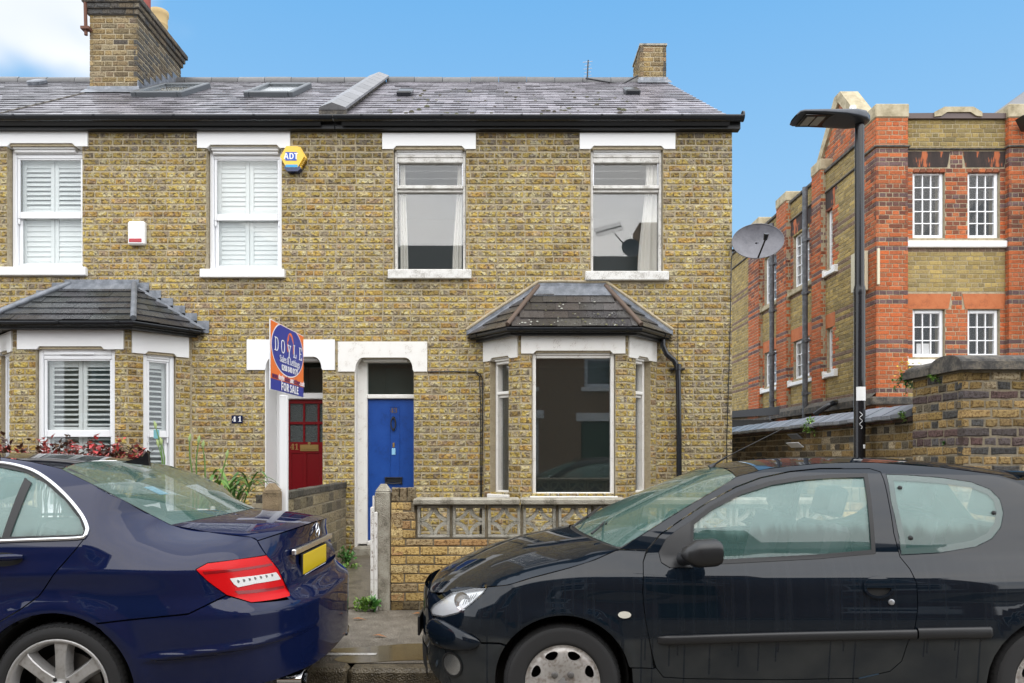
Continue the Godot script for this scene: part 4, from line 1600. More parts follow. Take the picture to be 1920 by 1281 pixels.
	sill(h41, fx(-7), fx(164), fy(518), fy(502), M.white)
	sill(h41, fx(377), fx(535), fy(522), fy(506), M.white)
	door_head(h41, Transform3D(Basis(), Vector3(fx(463), fy(694), -DF)), 165 / 150.0, 57 / 150.0, 0.225, 0.945, 0.165, M.white)
	var sf := {"mat": M.upvc, "recess": 0.05, "jamb": 0.055, "head": 0.11, "bottom": 0.05, "rail": [0.90, 0.985], "shutters": 0.35, "glass": M.glass}
	var ss: Dictionary = sf.duplicate()
	ss.vent = false
	ss.head = 0.07
	bay(h41, -6.34, -5.797, -4.45, -3.927, 8.82, {
		"top": 2.925, "white": M.white,
		"left": Rect2(0.17, 0.75, 0.38, 1.92), "front": Rect2(0.265, 0.75, 0.925, 1.935), "right": Rect2(0.185, 0.75, 0.375, 1.90),
		"lintels": [Rect2(0.02, 2.665, 0.68, 0.245), Rect2(0.05, 2.685, 1.255, 0.225), Rect2(0.05, 2.65, 0.665, 0.26)],
		"windows": [ss, sf, ss], "eave": 2.99, "ridge": 3.56, "eaves": [-6.62, -6.0, -4.28, -3.72, 8.62], "tops": [-5.43, -4.62],
		"slate_w": 0.30, "slate_g": 0.145, "tone": Color(0.05, 0.052, 0.055), "hip_r": 0.035, "hip_mat": M.lead, "stepped": true})
	var dp2 := MB.new()
	dp2.tube([Vector3(-6.19, 2.86, -8.93), Vector3(-6.19, 2.75, -9.0), Vector3(-6.15, 2.6, -9.02), Vector3(-6.15, 0.17, -9.02)], 0.036, 12)
	part("downpipe", dp2, M.black_plastic, h41)
	# recessed red door in its white reveal
	var f41 := MB.new()
	var l2 := d41.position.x
	var zz := -9.78
	f41.box(Vector3(l2 - 0.03, 0.2, zz), Vector3(l2 + 0.006, 2.70, -DF - 0.012))
	f41.bevel(Vector3(l2 + 0.007, 0.30, zz - 0.1), Vector3(l2 + 0.145, 2.75, zz + 0.03), 0.01)
	f41.bevel(Vector3(l2 + 0.83, 0.30, zz - 0.1), Vector3(l2 + 0.93, 2.75, zz + 0.03), 0.01)
	f41.bevel(Vector3(l2 + 0.146, 2.17, zz - 0.1), Vector3(l2 + 0.829, 2.25, zz + 0.035), 0.01)
	f41.box(Vector3(l2 + 0.72, 0.2, zz - 0.1), Vector3(l2 + 0.95, 2.75, zz - 0.0))
	f41.box(Vector3(l2 - 0.03, 2.705, zz - 0.1), Vector3(l2 + 0.95, 2.78, -DF - 0.13))
	part("door_frame", f41, M.white, h41)
	var tl := MB.new()
	tl.box(Vector3(l2 + 0.146, 2.252, zz - 0.05), Vector3(l2 + 0.829, 2.70, zz - 0.044))
	part("transom_light", tl, M.glass, h41)
	var ra := l2 + 0.147
	var rb := l2 + 0.828
	var rz := zz - 0.02
	var dm2 := MB.new()
	var cols := [ra + 0.03, ra + 0.215, ra + 0.405, rb - 0.09]
	var yb := 1.42 + (856 - 829) * 9.8 / FL
	var ym := 1.42 + (856 - 793.5) * 9.8 / FL
	var yt := 1.42 + (856 - 757) * 9.8 / FL
	dm2.bevel(Vector3(ra, 0.34, rz - 0.045), Vector3(rb, yb, rz - 0.012), 0.004)
	dm2.bevel(Vector3(ra, yb + 0.001, rz - 0.045), Vector3(ra + 0.03, 2.168, rz), 0.004)
	dm2.bevel(Vector3(rb - 0.06, yb + 0.001, rz - 0.045), Vector3(rb, 2.168, rz), 0.004)
	dm2.bevel(Vector3(ra + 0.031, yt, rz - 0.045), Vector3(rb - 0.061, 2.168, rz), 0.004)
	dm2.bevel(Vector3(ra + 0.031, ym - 0.018, rz - 0.045), Vector3(rb - 0.061, ym + 0.018, rz - 0.002), 0.004)
	for k in [1, 2]:
		dm2.bevel(Vector3(cols[k] - 0.016, yb + 0.001, rz - 0.045), Vector3(cols[k] + 0.012, yt - 0.001, rz - 0.003), 0.004)
	# stiles and rails proud of the three long panels
	var yl := 1.42 + (856 - 850) * 9.8 / FL
	dm2.bevel(Vector3(ra, yl, rz - 0.02), Vector3(rb, yb, rz), 0.004)
	for x in [ra, ra + 0.2, ra + 0.41, rb - 0.07]:
		dm2.bevel(Vector3(x, 0.35, rz - 0.02), Vector3(x + 0.05, yl - 0.001, rz), 0.004)
	dm2.bevel(Vector3(ra + 0.051, 0.35, rz - 0.02), Vector3(rb - 0.071, 0.55, rz - 0.001), 0.004)
	var door2 := part("door", dm2, M.red_door, h41, "dark red panelled front door with small obscured panes")
	var dpn := MB.new()
	dpn.box(Vector3(ra + 0.02, yb, rz - 0.03), Vector3(rb - 0.05, yt + 0.01, rz - 0.022))
	part("pane", dpn, M.obscure_glass, door2)
	var lx2 := (580 - CX) * 9.8 / FL
	var lb := MB.new()
	var ly := 1.42 + (856 - 840) * 9.8 / FL
	lb.bevel(Vector3(lx2 - 0.12, ly - 0.042, rz), Vector3(lx2 + 0.12, ly + 0.042, rz + 0.008), 0.003)
	lb.bevel(Vector3(lx2 - 0.10, ly - 0.022, rz + 0.008), Vector3(lx2 + 0.10, ly + 0.022, rz + 0.016), 0.003)
	part("letter_plate", lb, M.brass, door2)
	var kb := MB.new()
	kb.tube([Vector3(lx2 + 0.0, ly + 0.06, rz), Vector3(lx2, ly + 0.06, rz + 0.012)], 0.018, 10)
	part("lock", kb, M.brass, door2)
	text_part("41", ["Droid Serif"], true, 0.075, Transform3D(Basis(), Vector3((552 - CX) * 9.8 / FL, ly + 0.012, rz + 0.003)), M.brass, door2, "door_number")
	var st2 := MB.new()
	st2.bevel(Vector3(l2 - 0.02, 0.1, -9.8), Vector3(l2 + 0.75, 0.29, -DF + 0.05), 0.012)
	part("doorstep", st2, M.concrete, h41)
	var roof2 := main_roof(h41, -6.34, -2.26, 300, Color(0.24, 0.23, 0.245), M.tile_grey)
	gutter(h41, xM, xL - 0.006)
	for q in [[-5.42, -4.67], [-3.78, -3.06]]:
		var sk := MB.new()
		var wf := roof_frame(q[0], 10.85)
		var ww: float = q[1] - q[0]
		var hh := 1.25
		for bx in [[0.0, 0.0, 0.075, hh], [ww - 0.075, 0.0, ww, hh], [0.076, 0.0, ww - 0.076, 0.1], [0.076, hh - 0.1, ww - 0.076, hh]]:
			sk.bevel_in(wf, Vector3(bx[0], bx[1], 0.0), Vector3(bx[2], bx[3], 0.09), 0.012)
		var s := part("skylight", sk, flat(0.10, 0.11, 0.12, 0.4, 0.3), roof2)
		var g := MB.new()
		g.box_in(wf, Vector3(0.07, 0.09, 0.05), Vector3(ww - 0.07, hh - 0.09, 0.06))
		part("pane", g, M.plain_glass, s)
		var bl := MB.new()
		bl.box_in(wf, Vector3(0.07, 0.09, 0.012), Vector3(ww - 0.07, hh - 0.09, 0.02))
		part("blind", bl, M.shutter, s)
	chimney(h41, -6.33, -5.60, 11.4, 12.95, 6.7, 8.42, true)

	# ---- the next house along, of which only the roof's end comes into view
	var h39 := thing("terrace_house", "next terrace house along, only the end of its slate roof showing beyond the tall chimney", "house", Vector3(-8.3, 0, -DF), "terraced houses in the row")
	facade(h39, -10.2, xM - 0.003, [], [], "tooth_none")
	var s39 := MB.new()
	s39.box(Vector3(-10.2, 0, -16.0), Vector3(-6.353, 5.59, -DF - 0.34))
	part("party_wall", s39, M.mortar, h39)
	var roof3 := main_roof(h39, -10.2, -6.345, 300, Color(0.21, 0.205, 0.218), M.tile_grey)
	gutter(h39, -10.2, xM - 0.004)
	var vt := MB.new()
	var vd := 1.504 / (0.6222 + (155 - 856.0) / 1400.0)
	vt.bevel_in(roof_frame((71 - CX) * vd / FL, vd), Vector3(-0.1, -0.15, 0.0), Vector3(0.1, 0.15, 0.08), 0.02)
	part("roof_vent", vt, M.lead, roof3)
	var li := MB.new()
	li.box_in(roof_frame(-6.35, 9.16), Vector3(0, 0.06, 0.0), Vector3(0.03, 4.2, 0.024))
	part("verge_fillet", li, M.sooty, roof3)

func chimney(house: Node, x0: float, x1: float, d0: float, d1: float, y0: float, y1: float, pots: bool) -> void:
	var m := MB.new()
	m.box(Vector3(x0 + 0.008, y0 - 0.6, -d1 + 0.008), Vector3(x1 - 0.008, y1 - 0.01, -d0 - 0.008))
	var st := part("chimney_stack", m, M.mortar, house)
	var list := []
	var dark := func(_u, v, _row): return stock_colour(0.5).lerp(old_dark_colour(), 0.5) * (0.5 if pots and v > y1 - 0.26 else 0.9)
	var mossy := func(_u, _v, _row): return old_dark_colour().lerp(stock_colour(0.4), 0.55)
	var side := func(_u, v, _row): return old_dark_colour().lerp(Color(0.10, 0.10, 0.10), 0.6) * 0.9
	var fr := wall_frame(x0, -d0, x1, -d0, 0)
	lay(list, fr, 0, x1 - x0, y0 - 0.3, y1 - (0.26 if pots else 0.0), [], {"paint": dark if pots else mossy, "from": y0 - 0.3})
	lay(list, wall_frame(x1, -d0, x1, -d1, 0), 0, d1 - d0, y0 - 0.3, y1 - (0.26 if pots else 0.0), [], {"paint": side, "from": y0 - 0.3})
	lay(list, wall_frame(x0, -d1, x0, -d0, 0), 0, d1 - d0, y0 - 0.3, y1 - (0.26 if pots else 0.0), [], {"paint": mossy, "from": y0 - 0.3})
	if pots:
		# three oversailing courses
		for k in 3:
			var o := 0.028 * (k + 1)
			var yb := y1 - 0.26 + k * 0.0819
			var cm := MB.new()
			cm.box(Vector3(x0 - o + 0.008, yb, -d1 - o + 0.008), Vector3(x1 + o - 0.008, yb + 0.0819, -d0 + o - 0.008))
			part("oversailing_course", cm, M.sooty, st)
			lay(list, wall_frame(x0 - o, -d0 + o, x1 + o, -d0 + o, 0), 0, x1 - x0 + 2 * o, yb, yb + 0.0819, [], {"paint": side, "from": yb - 0.0819 * k})
			lay(list, wall_frame(x1 + o, -d0 + o, x1 + o, -d1 - o, 0), 0, d1 - d0 + 2 * o, yb, yb + 0.0819, [], {"paint": side, "from": yb - 0.0819 * k})
	build_bricks(list, st, M.plain_brick, 140, 0.05, 0.003)
	# lead at the foot
	var fd := MB.new()
	fd.box(Vector3(x0 - 0.03, roof_y(d0) - 0.1, -d0), Vector3(x1 + 0.03, roof_y(d0) + 0.10, -d0 + 0.014))
	fd.quad(Vector3(x0 - 0.05, roof_y(d0) + 0.06, -d0 + 0.015), Vector3(x0 - 0.07, roof_y(d0 - 0.14) + 0.03, -d0 + 0.15), Vector3(x1 + 0.07, roof_y(d0 - 0.14) + 0.03, -d0 + 0.15), Vector3(x1 + 0.05, roof_y(d0) + 0.06, -d0 + 0.015))
	if pots:
		for i in 7:
			var dd := d0 + 0.2 * i
			if dd < 12.7:
				fd.box(Vector3(x1, roof_y(dd) - 0.05, -dd - 0.2), Vector3(x1 + 0.012, roof_y(dd) + 0.2, -dd))
	part("flashing", fd, M.lead, st)
	if pots:
		var hb := MB.new()
		hb.box(Vector3(x0 + 0.02, y1 - 0.012, -d1 + 0.02), Vector3(x1 - 0.02, y1 + 0.05, -d0 - 0.02))
		part("flaunching", hb, M.sooty, st)
		for q in [[-5.80, 12.55, 0.135, 0.44, M.clay_buff], [-5.71, 11.85, 0.095, 0.75, M.clay_red], [-6.1, 12.6, 0.12, 0.4, M.clay_buff]]:
			var p := MB.new()
			var R: float = q[2]
			var H: float = q[3]
			p.lathe(Transform3D(Basis(), Vector3(q[0], y1 + 0.03, -q[1])), [Vector2(R * 0.98, 0), Vector2(R, H * 0.45), Vector2(R * 1.05, H * 0.46), Vector2(R * 1.05, H * 0.52), Vector2(R, H * 0.53), Vector2(R * 1.02, H * 0.8), Vector2(R * 1.13, H * 0.84), Vector2(R * 1.15, H), Vector2(R * 1.0, H), Vector2(R * 0.9, H * 0.6)], 24)
			part("chimney_pot", p, q[4], st)
	else:
		var hb := MB.new()
		hb.box(Vector3(x0 - 0.012, y1 - 0.004, -d1 - 0.01), Vector3(x1 + 0.012, y1 + 0.028, -d0 + 0.01))
		part("flaunching", hb, M.concrete, st)

# ---------------------------------------------------------------- ground, pavement, kerb
const KERB_D := 4.58

func ground() -> void:
	var g := MB.new()
	g.quad(Vector3(-60, 0, 8), Vector3(60, 0, 8), Vector3(60, 0, -60), Vector3(-60, 0, -60))
	structure("ground", g, M.asphalt)
	var rd := MB.new()
	for i in 24:
		var x0 := -30.0 + i * 2.5
		rd.quad(Vector3(x0, 0.004, 1.6), Vector3(x0 + 2.5, 0.004, 1.6), Vector3(x0 + 2.5, 0.004, -KERB_D + 0.01), Vector3(x0, 0.004, -KERB_D + 0.01))
	structure("road", rd, M.asphalt)
	# far pavement, rising to the walls
	var pv := MB.new()
	var pk := KERB_D + 0.14
	pv.quad(Vector3(-30, 0.112, -pk), Vector3(30, 0.112, -pk), Vector3(30, GROUND, -6.04), Vector3(-30, GROUND, -6.04))
	pv.quad(Vector3(-30, GROUND, -6.04), Vector3(30, GROUND, -6.04), Vector3(30, GROUND + 0.002, -26), Vector3(-30, GROUND + 0.002, -26))
	structure("pavement", pv, M.asphalt)
	var ks: Array[MeshInstance3D] = []
	var kerb_root := Node3D.new()
	kerb_root.name = "kerb"
	add_child(kerb_root)
	kerb_root.set_meta("kind", "structure")
	base_of[kerb_root] = Vector3.ZERO
	for i in 26:
		var x := -12.0 + i * 0.92
		var m := MB.new()
		m.bevel(Vector3(x, -0.1, -pk - 0.005 + r(-0.004, 0.004)), Vector3(x + 0.912, 0.116 + r(-0.004, 0.004), -KERB_D + r(-0.006, 0.006)), 0.022)
		part("kerbstone", m, M.kerb, kerb_root)
	# a shallow puddle lying along the kerb, and the end of a painted bay line
	var pd := MB.new()
	var poly := PackedVector2Array()
	for k in 40:
		var a := TAU * k / 40.0
		poly.append(Vector2(-0.66 + cos(a) * 0.52 * (1.0 + 0.16 * sin(a * 3.0 + 1.0) + 0.07 * sin(a * 7.0)), 4.93 + sin(a) * 0.20 * (1.0 + 0.22 * sin(a * 2.0 + 0.4) + 0.1 * sin(a * 5.0))))
	var flat_f := Transform3D(Basis(Vector3.RIGHT, Vector3(0, 0, -1), Vector3.UP), Vector3.ZERO)
	var slope := (GROUND - 0.112) / (6.04 - pk)
	pd.prism(Transform3D(Basis(Vector3.RIGHT, Vector3(0, slope, -1), Vector3(0, 1, slope)), Vector3(0, 0.112 - slope * pk, 0)), poly, 0.0, 0.003)
	structure("puddle", pd, M.puddle)
	var gp := MB.new()
	var gpoly := PackedVector2Array()
	for k in 36:
		var a := TAU * k / 36.0
		gpoly.append(Vector2(-0.6 + cos(a) * 1.5, 4.38 + sin(a) * 0.17 * (1.0 + 0.2 * sin(a * 4.0))))
	gp.prism(flat_f, gpoly, 0.004, 0.008)
	structure("puddle", gp, M.puddle)
	var ln := MB.new()
	var sf := Transform3D(Basis(Vector3.RIGHT, Vector3(0, slope, -1).normalized(), Vector3.RIGHT.cross(Vector3(0, slope, -1).normalized())), Vector3(0, 0.112 + slope * (4.90 - pk), -4.90))
	ln.prism(sf, PackedVector2Array([Vector2(-5.5, -0.022), Vector2(-0.84, -0.026), Vector2(-0.835, 0.012), Vector2(-1.5, 0.016), Vector2(-5.5, 0.03)]), 0.001, 0.006)
	structure("bay_line", ln, M.road_paint)
	var pt_ := MB.new()
	pt_.box(Vector3(-2.0, 0.0, -9.30), Vector3(-0.98, GROUND + 0.02, -6.10))
	structure("garden_path", pt_, M.path)
	var dirt := MB.new()
	dirt.box(Vector3(-7.5, 0.0, -9.30), Vector3(-2.1, GROUND + 0.03, -6.2))
	structure("garden_soil", dirt, M.soil)
	var slab_ := MB.new()
	slab_.box(Vector3(-0.97, 0.0, -9.30), Vector3(2.9, GROUND + 0.012, -6.2))
	structure("garden_paving", slab_, M.path)

# ---------------------------------------------------------------- the red and yellow brick school
func school_window(house: Node, f: Transform3D, w: float, h: float, cols: int, rows: int) -> void:
	var z := -0.06
	var m := MB.new()
	var j := 0.06
	m.bevel_in(f, Vector3(0.002, 0.002, z - 0.06), Vector3(j, h - 0.002, z), 0.006)
	m.bevel_in(f, Vector3(w - j, 0.002, z - 0.06), Vector3(w - 0.002, h - 0.002, z), 0.006)
	m.bevel_in(f, Vector3(j + 0.001, h - j, z - 0.06), Vector3(w - j - 0.001, h - 0.002, z), 0.006)
	m.bevel_in(f, Vector3(j + 0.001, 0.002, z - 0.06), Vector3(w - j - 0.001, j, z), 0.006)
	var win := part("window", m, M.upvc, house)
	for k in range(1, cols):
		var x := j + (w - 2 * j) * k / cols
		var b := MB.new()
		b.box_in(f, Vector3(x - 0.009, j + 0.001, z - 0.045), Vector3(x + 0.009, h - j - 0.001, z - 0.012))
		part("glazing_bar", b, M.upvc, win)
	for k in range(1, rows):
		var y := j + (h - 2 * j) * k / rows
		var b := MB.new()
		b.box_in(f, Vector3(j + 0.001, y - 0.009, z - 0.043), Vector3(w - j - 0.001, y + 0.009, z - 0.014))
		part("glazing_bar", b, M.upvc, win)
	for a in cols:
		for c in rows:
			var g := MB.new()
			var tilt := r(-0.006, 0.006)
			var x0 := j + (w - 2 * j) * a / cols
			var x1 := j + (w - 2 * j) * (a + 1) / cols
			var y0 := j + (h - 2 * j) * c / rows
			var y1 := j + (h - 2 * j) * (c + 1) / rows
			g.quad(f * Vector3(x0, y0, z - 0.03 + tilt * 0.3), f * Vector3(x1, y0, z - 0.03 - tilt * 0.3), f * Vector3(x1, y1, z - 0.03), f * Vector3(x0, y1, z - 0.03 + tilt * 0.2))
			part("pane", g, M.plain_glass, win)

func stooled_sill(house: Node, f: Transform3D, w: float, h: float, mat: Material) -> void:
	var m := MB.new()
	m.bevel_in(f, Vector3(-0.10, -0.01, -0.12), Vector3(0.05, h + 0.02, 0.075), 0.008)
	m.bevel_in(f, Vector3(w - 0.05, -0.01, -0.12), Vector3(w + 0.10, h + 0.02, 0.075), 0.008)
	m.bevel_in(f, Vector3(0.051, 0.0, -0.12), Vector3(w - 0.051, h * 0.72, 0.06), 0.012)
	part("sill", m, mat, house)

func school() -> void:
	var s := thing("school_building", "two-storey school of red and yellow brick with white many-paned windows", "building", Vector3(9.0, 0, -16))
	var bands := [6.68, 6.48, 5.88, 5.77, 5.16, 5.02, 4.23, 4.06, 3.40, 3.24, 2.55]
	var is_band := func(v: float) -> bool:
		for q in bands:
			if absf(v - q) < 0.042:
				return true
		return false
	var red := func(u, v, _row):
		var soot: float = clampf(smoothstep(5.0, 5.6, v) - smoothstep(6.3, 6.7, v), 0.0, 1.0)
		var c: Color = purple_colour() if is_band.call(v) else red_colour()
		if rng.randf() < soot * 0.6:
			c = c.lerp(Color(0.13, 0.05, 0.035), r(0.4, 0.9))
		return c
	var yel := func(_u, v, _row):
		if is_band.call(v) and v < 6.2:
			return purple_colour().lerp(Color(0.34, 0.26, 0.12), 0.3)
		return Color(0.47, 0.345, 0.115).lerp(Color(0.32, 0.25, 0.105), rng.randf()) * r(0.72, 1.15) * (0.8 if v > 6.7 else 1.0)
	var bond := {"course": 0.0762, "bond": "english", "stretcher": 0.228, "header": 0.114, "joint": 0.01, "from": 0.0}
	var with := func(paint) -> Dictionary:
		var d: Dictionary = bond.duplicate()
		d.paint = paint
		return d
	# --- front: recessed panel between two piers
	var zf := -12.9
	var ff := wall_frame(6.9, zf, 8.72, zf, 0)
	var up := [Rect2(0.17, 5.20, 0.55, 1.16), Rect2(1.12, 5.20, 0.55, 1.16)]
	var low := [Rect2(0.17, 3.14, 0.55, 0.82), Rect2(1.12, 3.14, 0.55, 0.82)]
	var sl := MB.new()
	slab(sl, ff, 0, 1.82, 0, 7.25, up + low, -0.006, 0.3)
	# --- side wall
	var sf := wall_frame(6.48, -21.5, 6.48, -12.95, 0)
	var at := func(d0: float, d1: float, y0: float, y1: float) -> Rect2: return Rect2(21.5 - d1, y0, d1 - d0, y1 - y0)
	var sides := []
	for q in [[14.74, 15.0], [15.85, 16.72], [17.72, 18.58]]:
		sides.append(at.call(q[0], q[1], 5.17, 6.36))
		sides.append(at.call(q[0], q[1], 3.14, 3.98))
	slab(sl, sf, 0, 8.55, 0, 7.12, sides, -0.006, 0.3)
	# back and far walls close the building
	sl.box(Vector3(6.6, 0, -21.8), Vector3(16, 7.1, -21.5))
	sl.box(Vector3(15.7, 0, -21.4), Vector3(16, 7.1, -13.2))
	sl.box(Vector3(9.3, 0, -13.3), Vector3(15.9, 7.1, -13.0))
	var wall := part("wall", sl, M.mortar, s)
	var lists := []
	var list := []
	var arch := [Rect2(0.03, 6.42, 0.78, 0.27), Rect2(1.03, 6.42, 0.76, 0.27), Rect2(0.03, 3.97, 0.80, 0.26), Rect2(1.02, 3.97, 0.77, 0.26), Rect2(0.0, 5.02, 1.82, 0.17), Rect2(0.0, 2.98, 1.82, 0.155)]
	lay(list, ff, 0, 1.82, 1.0, 7.24, up + low + arch, with.call(func(u, v, row): return yel.call(u, v, row) if v > 6.70 or (v > 4.22 and v < 5.03) or v < 2.98 else red.call(u, v, row)))
	var red_side := func(u: float, v: float) -> bool:
		var d := 21.5 - u
		for q in [[14.56, 15.1], [15.4, 15.87], [16.72, 16.95], [17.5, 17.74], [18.58, 18.75]]:
			if d > q[0] and d < q[1] and v < 6.7 and not (v > 4.25 and v < 5.0) and v > 3.0:
				return true
		return false
	var side_block := []
	for q in [[14.62, 15.04], [15.5, 16.85], [17.5, 18.68]]:
		side_block.append(at.call(q[0], q[1], 6.37, 6.70))
		side_block.append(at.call(q[0], q[1], 3.985, 4.26))
		side_block.append(at.call(q[0] - 0.03, q[1], 5.02, 5.165))
		side_block.append(at.call(q[0] - 0.03, q[1], 2.99, 3.135))
	lay(list, sf, 0, 8.55, 1.0, 7.12, sides + side_block, with.call(func(u, v, row): return red.call(u, v, row) if red_side.call(u, v) else (yel.call(u, v, row) if v > 2.46 else old_dark_colour())))
	build_bricks(list, wall, M.red_brick, 150, 0.08, 0.0016)
	# --- piers, each a part with its own bricks
	for q in [[6.38, 6.93, -12.8, -13.4, 7.23], [8.66, 9.28, -12.8, -13.3, 7.23]]:
		var m := MB.new()
		m.box(Vector3(q[0] + 0.006, 0, q[3]), Vector3(q[1] - 0.006, q[4], q[2] - 0.006))
		var pier := part("pier", m, M.mortar, s)
		var pl := []
		lay(pl, wall_frame(q[0], q[2], q[1], q[2], 0), 0, q[1] - q[0], 1.0, q[4], [], with.call(red))
		lay(pl, wall_frame(q[0], q[3], q[0], q[2], 0), 0, q[2] - q[3], 1.0, q[4], [], with.call(red))
		lay(pl, wall_frame(q[1], q[2], q[1], q[3], 0), 0, q[2] - q[3], 1.0, q[4], [], with.call(red))
		build_bricks(pl, pier, M.red_brick, 75, 0.04, 0.0016)
		var c := MB.new()
		c.bevel(Vector3(q[0] - 0.015, q[4] + 0.001, q[3] - 0.01), Vector3(q[1] + 0.015, q[4] + 0.235, q[2] + 0.015), 0.015)
		part("pier_cap", c, M.stone, s)
		var st := MB.new()
		st.bevel(Vector3(q[0] - 0.03, 6.72, q[3]), Vector3(q[1] + 0.03, 6.755, q[2] + 0.03), 0.01)
		part("string_course", st, M.sooty, s)
	for q in [[15.04, 15.49, 7.20], [16.88, 17.5, 7.20], [18.7, 19.5, 7.20]]:
		var m := MB.new()
		m.box(Vector3(6.386, 0, -q[1]), Vector3(6.6, q[2], -q[0]))
		var pier := part("pier", m, M.mortar, s)
		var pl := []
		lay(pl, wall_frame(6.38, -q[1], 6.38, -q[0], 0), 0, q[1] - q[0], 1.0, q[2], [], with.call(red))
		lay(pl, wall_frame(6.38, -q[0], 6.48, -q[0], 0), 0, 0.1, 1.0, q[2], [], with.call(red))
		build_bricks(pl, pier, M.red_brick, 25, 0.04, 0.0016)
		var c := MB.new()
		c.bevel(Vector3(6.365, q[2] + 0.001, -q[1] - 0.012), Vector3(6.8, q[2] + 0.22, -q[0] + 0.012), 0.015)
		part("pier_cap", c, M.stone, s)
	# --- windows, lintels, sills
	for q in up:
		school_window(s, ff * Transform3D(Basis(), Vector3(q.position.x, q.position.y, 0)), q.size.x, q.size.y, 3, 5)
	for q in low:
		school_window(s, ff * Transform3D(Basis(), Vector3(q.position.x, q.position.y, 0)), q.size.x, q.size.y, 3, 3)
	for k in sides.size():
		var q: Rect2 = sides[k]
		school_window(s, sf * Transform3D(Basis(), Vector3(q.position.x, q.position.y, 0)), q.size.x, q.size.y, 2 if q.size.x < 0.5 else 4, 5 if k % 2 == 0 else 3)
	for k in 4:
		var q: Rect2 = arch[k]
		var m := MB.new()
		var t := 0.05
		m.prism(ff, PackedVector2Array([Vector2(q.position.x + t, q.position.y), Vector2(q.end.x - t, q.position.y), Vector2(q.end.x, q.end.y), Vector2(q.position.x, q.end.y)]), -0.12, 0.002)
		part("flat_arch", m, M.soot_arch if k < 2 else M.orange_arch, s)
	for k in range(0, side_block.size(), 4):
		for i in 2:
			var q: Rect2 = side_block[k + i]
			var m := MB.new()
			m.box_in(sf, Vector3(q.position.x, q.position.y, -0.12), Vector3(q.end.x, q.end.y, 0.002))
			part("flat_arch", m, M.soot_arch if i == 0 else M.orange_arch, s)
		for i in 2:
			var q: Rect2 = side_block[k + 2 + i]
			stooled_sill(s, sf * Transform3D(Basis(), Vector3(q.position.x, q.position.y, 0)), q.size.x, q.size.y - 0.03, M.white if k == 0 or i == 1 else M.stone)
	stooled_sill(s, ff * Transform3D(Basis(), Vector3(0.0, 5.02, 0)), 1.82, 0.16, M.white)
	stooled_sill(s, ff * Transform3D(Basis(), Vector3(0.0, 2.98, 0)), 1.82, 0.15, M.white)
	# --- copings and strings
	var cp := MB.new()
	cp.prism(ff, PackedVector2Array([Vector2(0.03, 7.241), Vector2(1.77, 7.241), Vector2(1.77, 7.33), Vector2(1.28, 7.335), Vector2(1.15, 7.41), Vector2(0.68, 7.41), Vector2(0.55, 7.335), Vector2(0.03, 7.33)]), -0.2, 0.05)
	part("coping", cp, M.brown_tile, s)
	var hump := MB.new()
	hump.prism(ff, PackedVector2Array([Vector2(0.5, 7.262), Vector2(0.62, 7.275), Vector2(0.72, 7.34), Vector2(1.12, 7.34), Vector2(1.22, 7.275), Vector2(1.32, 7.262), Vector2(1.32, 7.34), Vector2(1.17, 7.43), Vector2(0.67, 7.43), Vector2(0.5, 7.34)]), 0.051, 0.075)
	part("coping_hump", hump, M.stone, s)
	var st := MB.new()
	st.bevel_in(ff, Vector3(0.03, 6.715, -0.1), Vector3(1.77, 6.745, 0.03), 0.008)
	for q in [[13.41, 15.03], [15.5, 16.87], [17.51, 18.69], [19.51, 21.5]]:
		st.bevel_in(sf, Vector3(21.5 - q[1], 6.71, -0.1), Vector3(21.5 - q[0], 6.745, 0.03), 0.008)
	part("string_course", st, M.sooty, s)
	var sc := MB.new()
	for q in [[13.41, 15.03], [15.5, 16.87], [17.51, 18.69], [19.51, 21.5]]:
		sc.bevel_in(sf, Vector3(21.5 - q[1], 7.121, -0.25), Vector3(21.5 - q[0], 7.185, 0.04), 0.01)
	part("coping", sc, M.sooty, s)
	# battered plinth moulding
	var pl := MB.new()
	pl.prism(Transform3D(Basis(Vector3(0, 0, -1), Vector3.UP, Vector3(1, 0, 0)), Vector3(0, 0, 0)), PackedVector2Array([Vector2(12.78, 2.30), Vector2(21.5, 2.30), Vector2(21.5, 2.42), Vector2(12.78, 2.42)]), 6.26, 6.47)
	pl.quad(Vector3(6.26, 2.421, -21.5), Vector3(6.26, 2.421, -12.78), Vector3(6.38, 2.52, -12.78), Vector3(6.38, 2.52, -21.5))
	pl.bevel(Vector3(6.26, 2.30, -12.78), Vector3(9.3, 2.44, -12.70), 0.03)
	part("plinth", pl, M.sooty, s)
	# --- drainpipes with collars
	for q in [[15.62, 7.05], [17.56, 6.9]]:
		var m := MB.new()
		m.tube([Vector3(6.30, 1.0, -q[0]), Vector3(6.30, q[1], -q[0])], 0.055, 12)
		for y in [2.7, 3.8, 4.8, 5.9]:
			m.tube([Vector3(6.30, y, -q[0]), Vector3(6.30, y + 0.08, -q[0])], 0.07, 12)
			m.box(Vector3(6.30, y + 0.02, -q[0] - 0.1), Vector3(6.38, y + 0.06, -q[0] + 0.1))
		part("drainpipe", m, M.iron_pipe, s)
	var fp := MB.new()
	fp.tube([Vector3(8.87, 1.0, -12.62), Vector3(8.87, 6.95, -12.62)], 0.05, 12)
	fp.prism(Transform3D(Basis(), Vector3(8.87, 6.95, -12.72)), PackedVector2Array([Vector2(-0.06, 0), Vector2(0.06, 0), Vector2(0.16, 0.2), Vector2(-0.16, 0.2)]), 0.0, 0.2)
	for y in [3.9, 5.5]:
		fp.tube([Vector3(8.87, y, -12.62), Vector3(8.87, y + 0.1, -12.62)], 0.066, 12)
	part("drainpipe", fp, M.black_iron, s)
	var vp := MB.new()
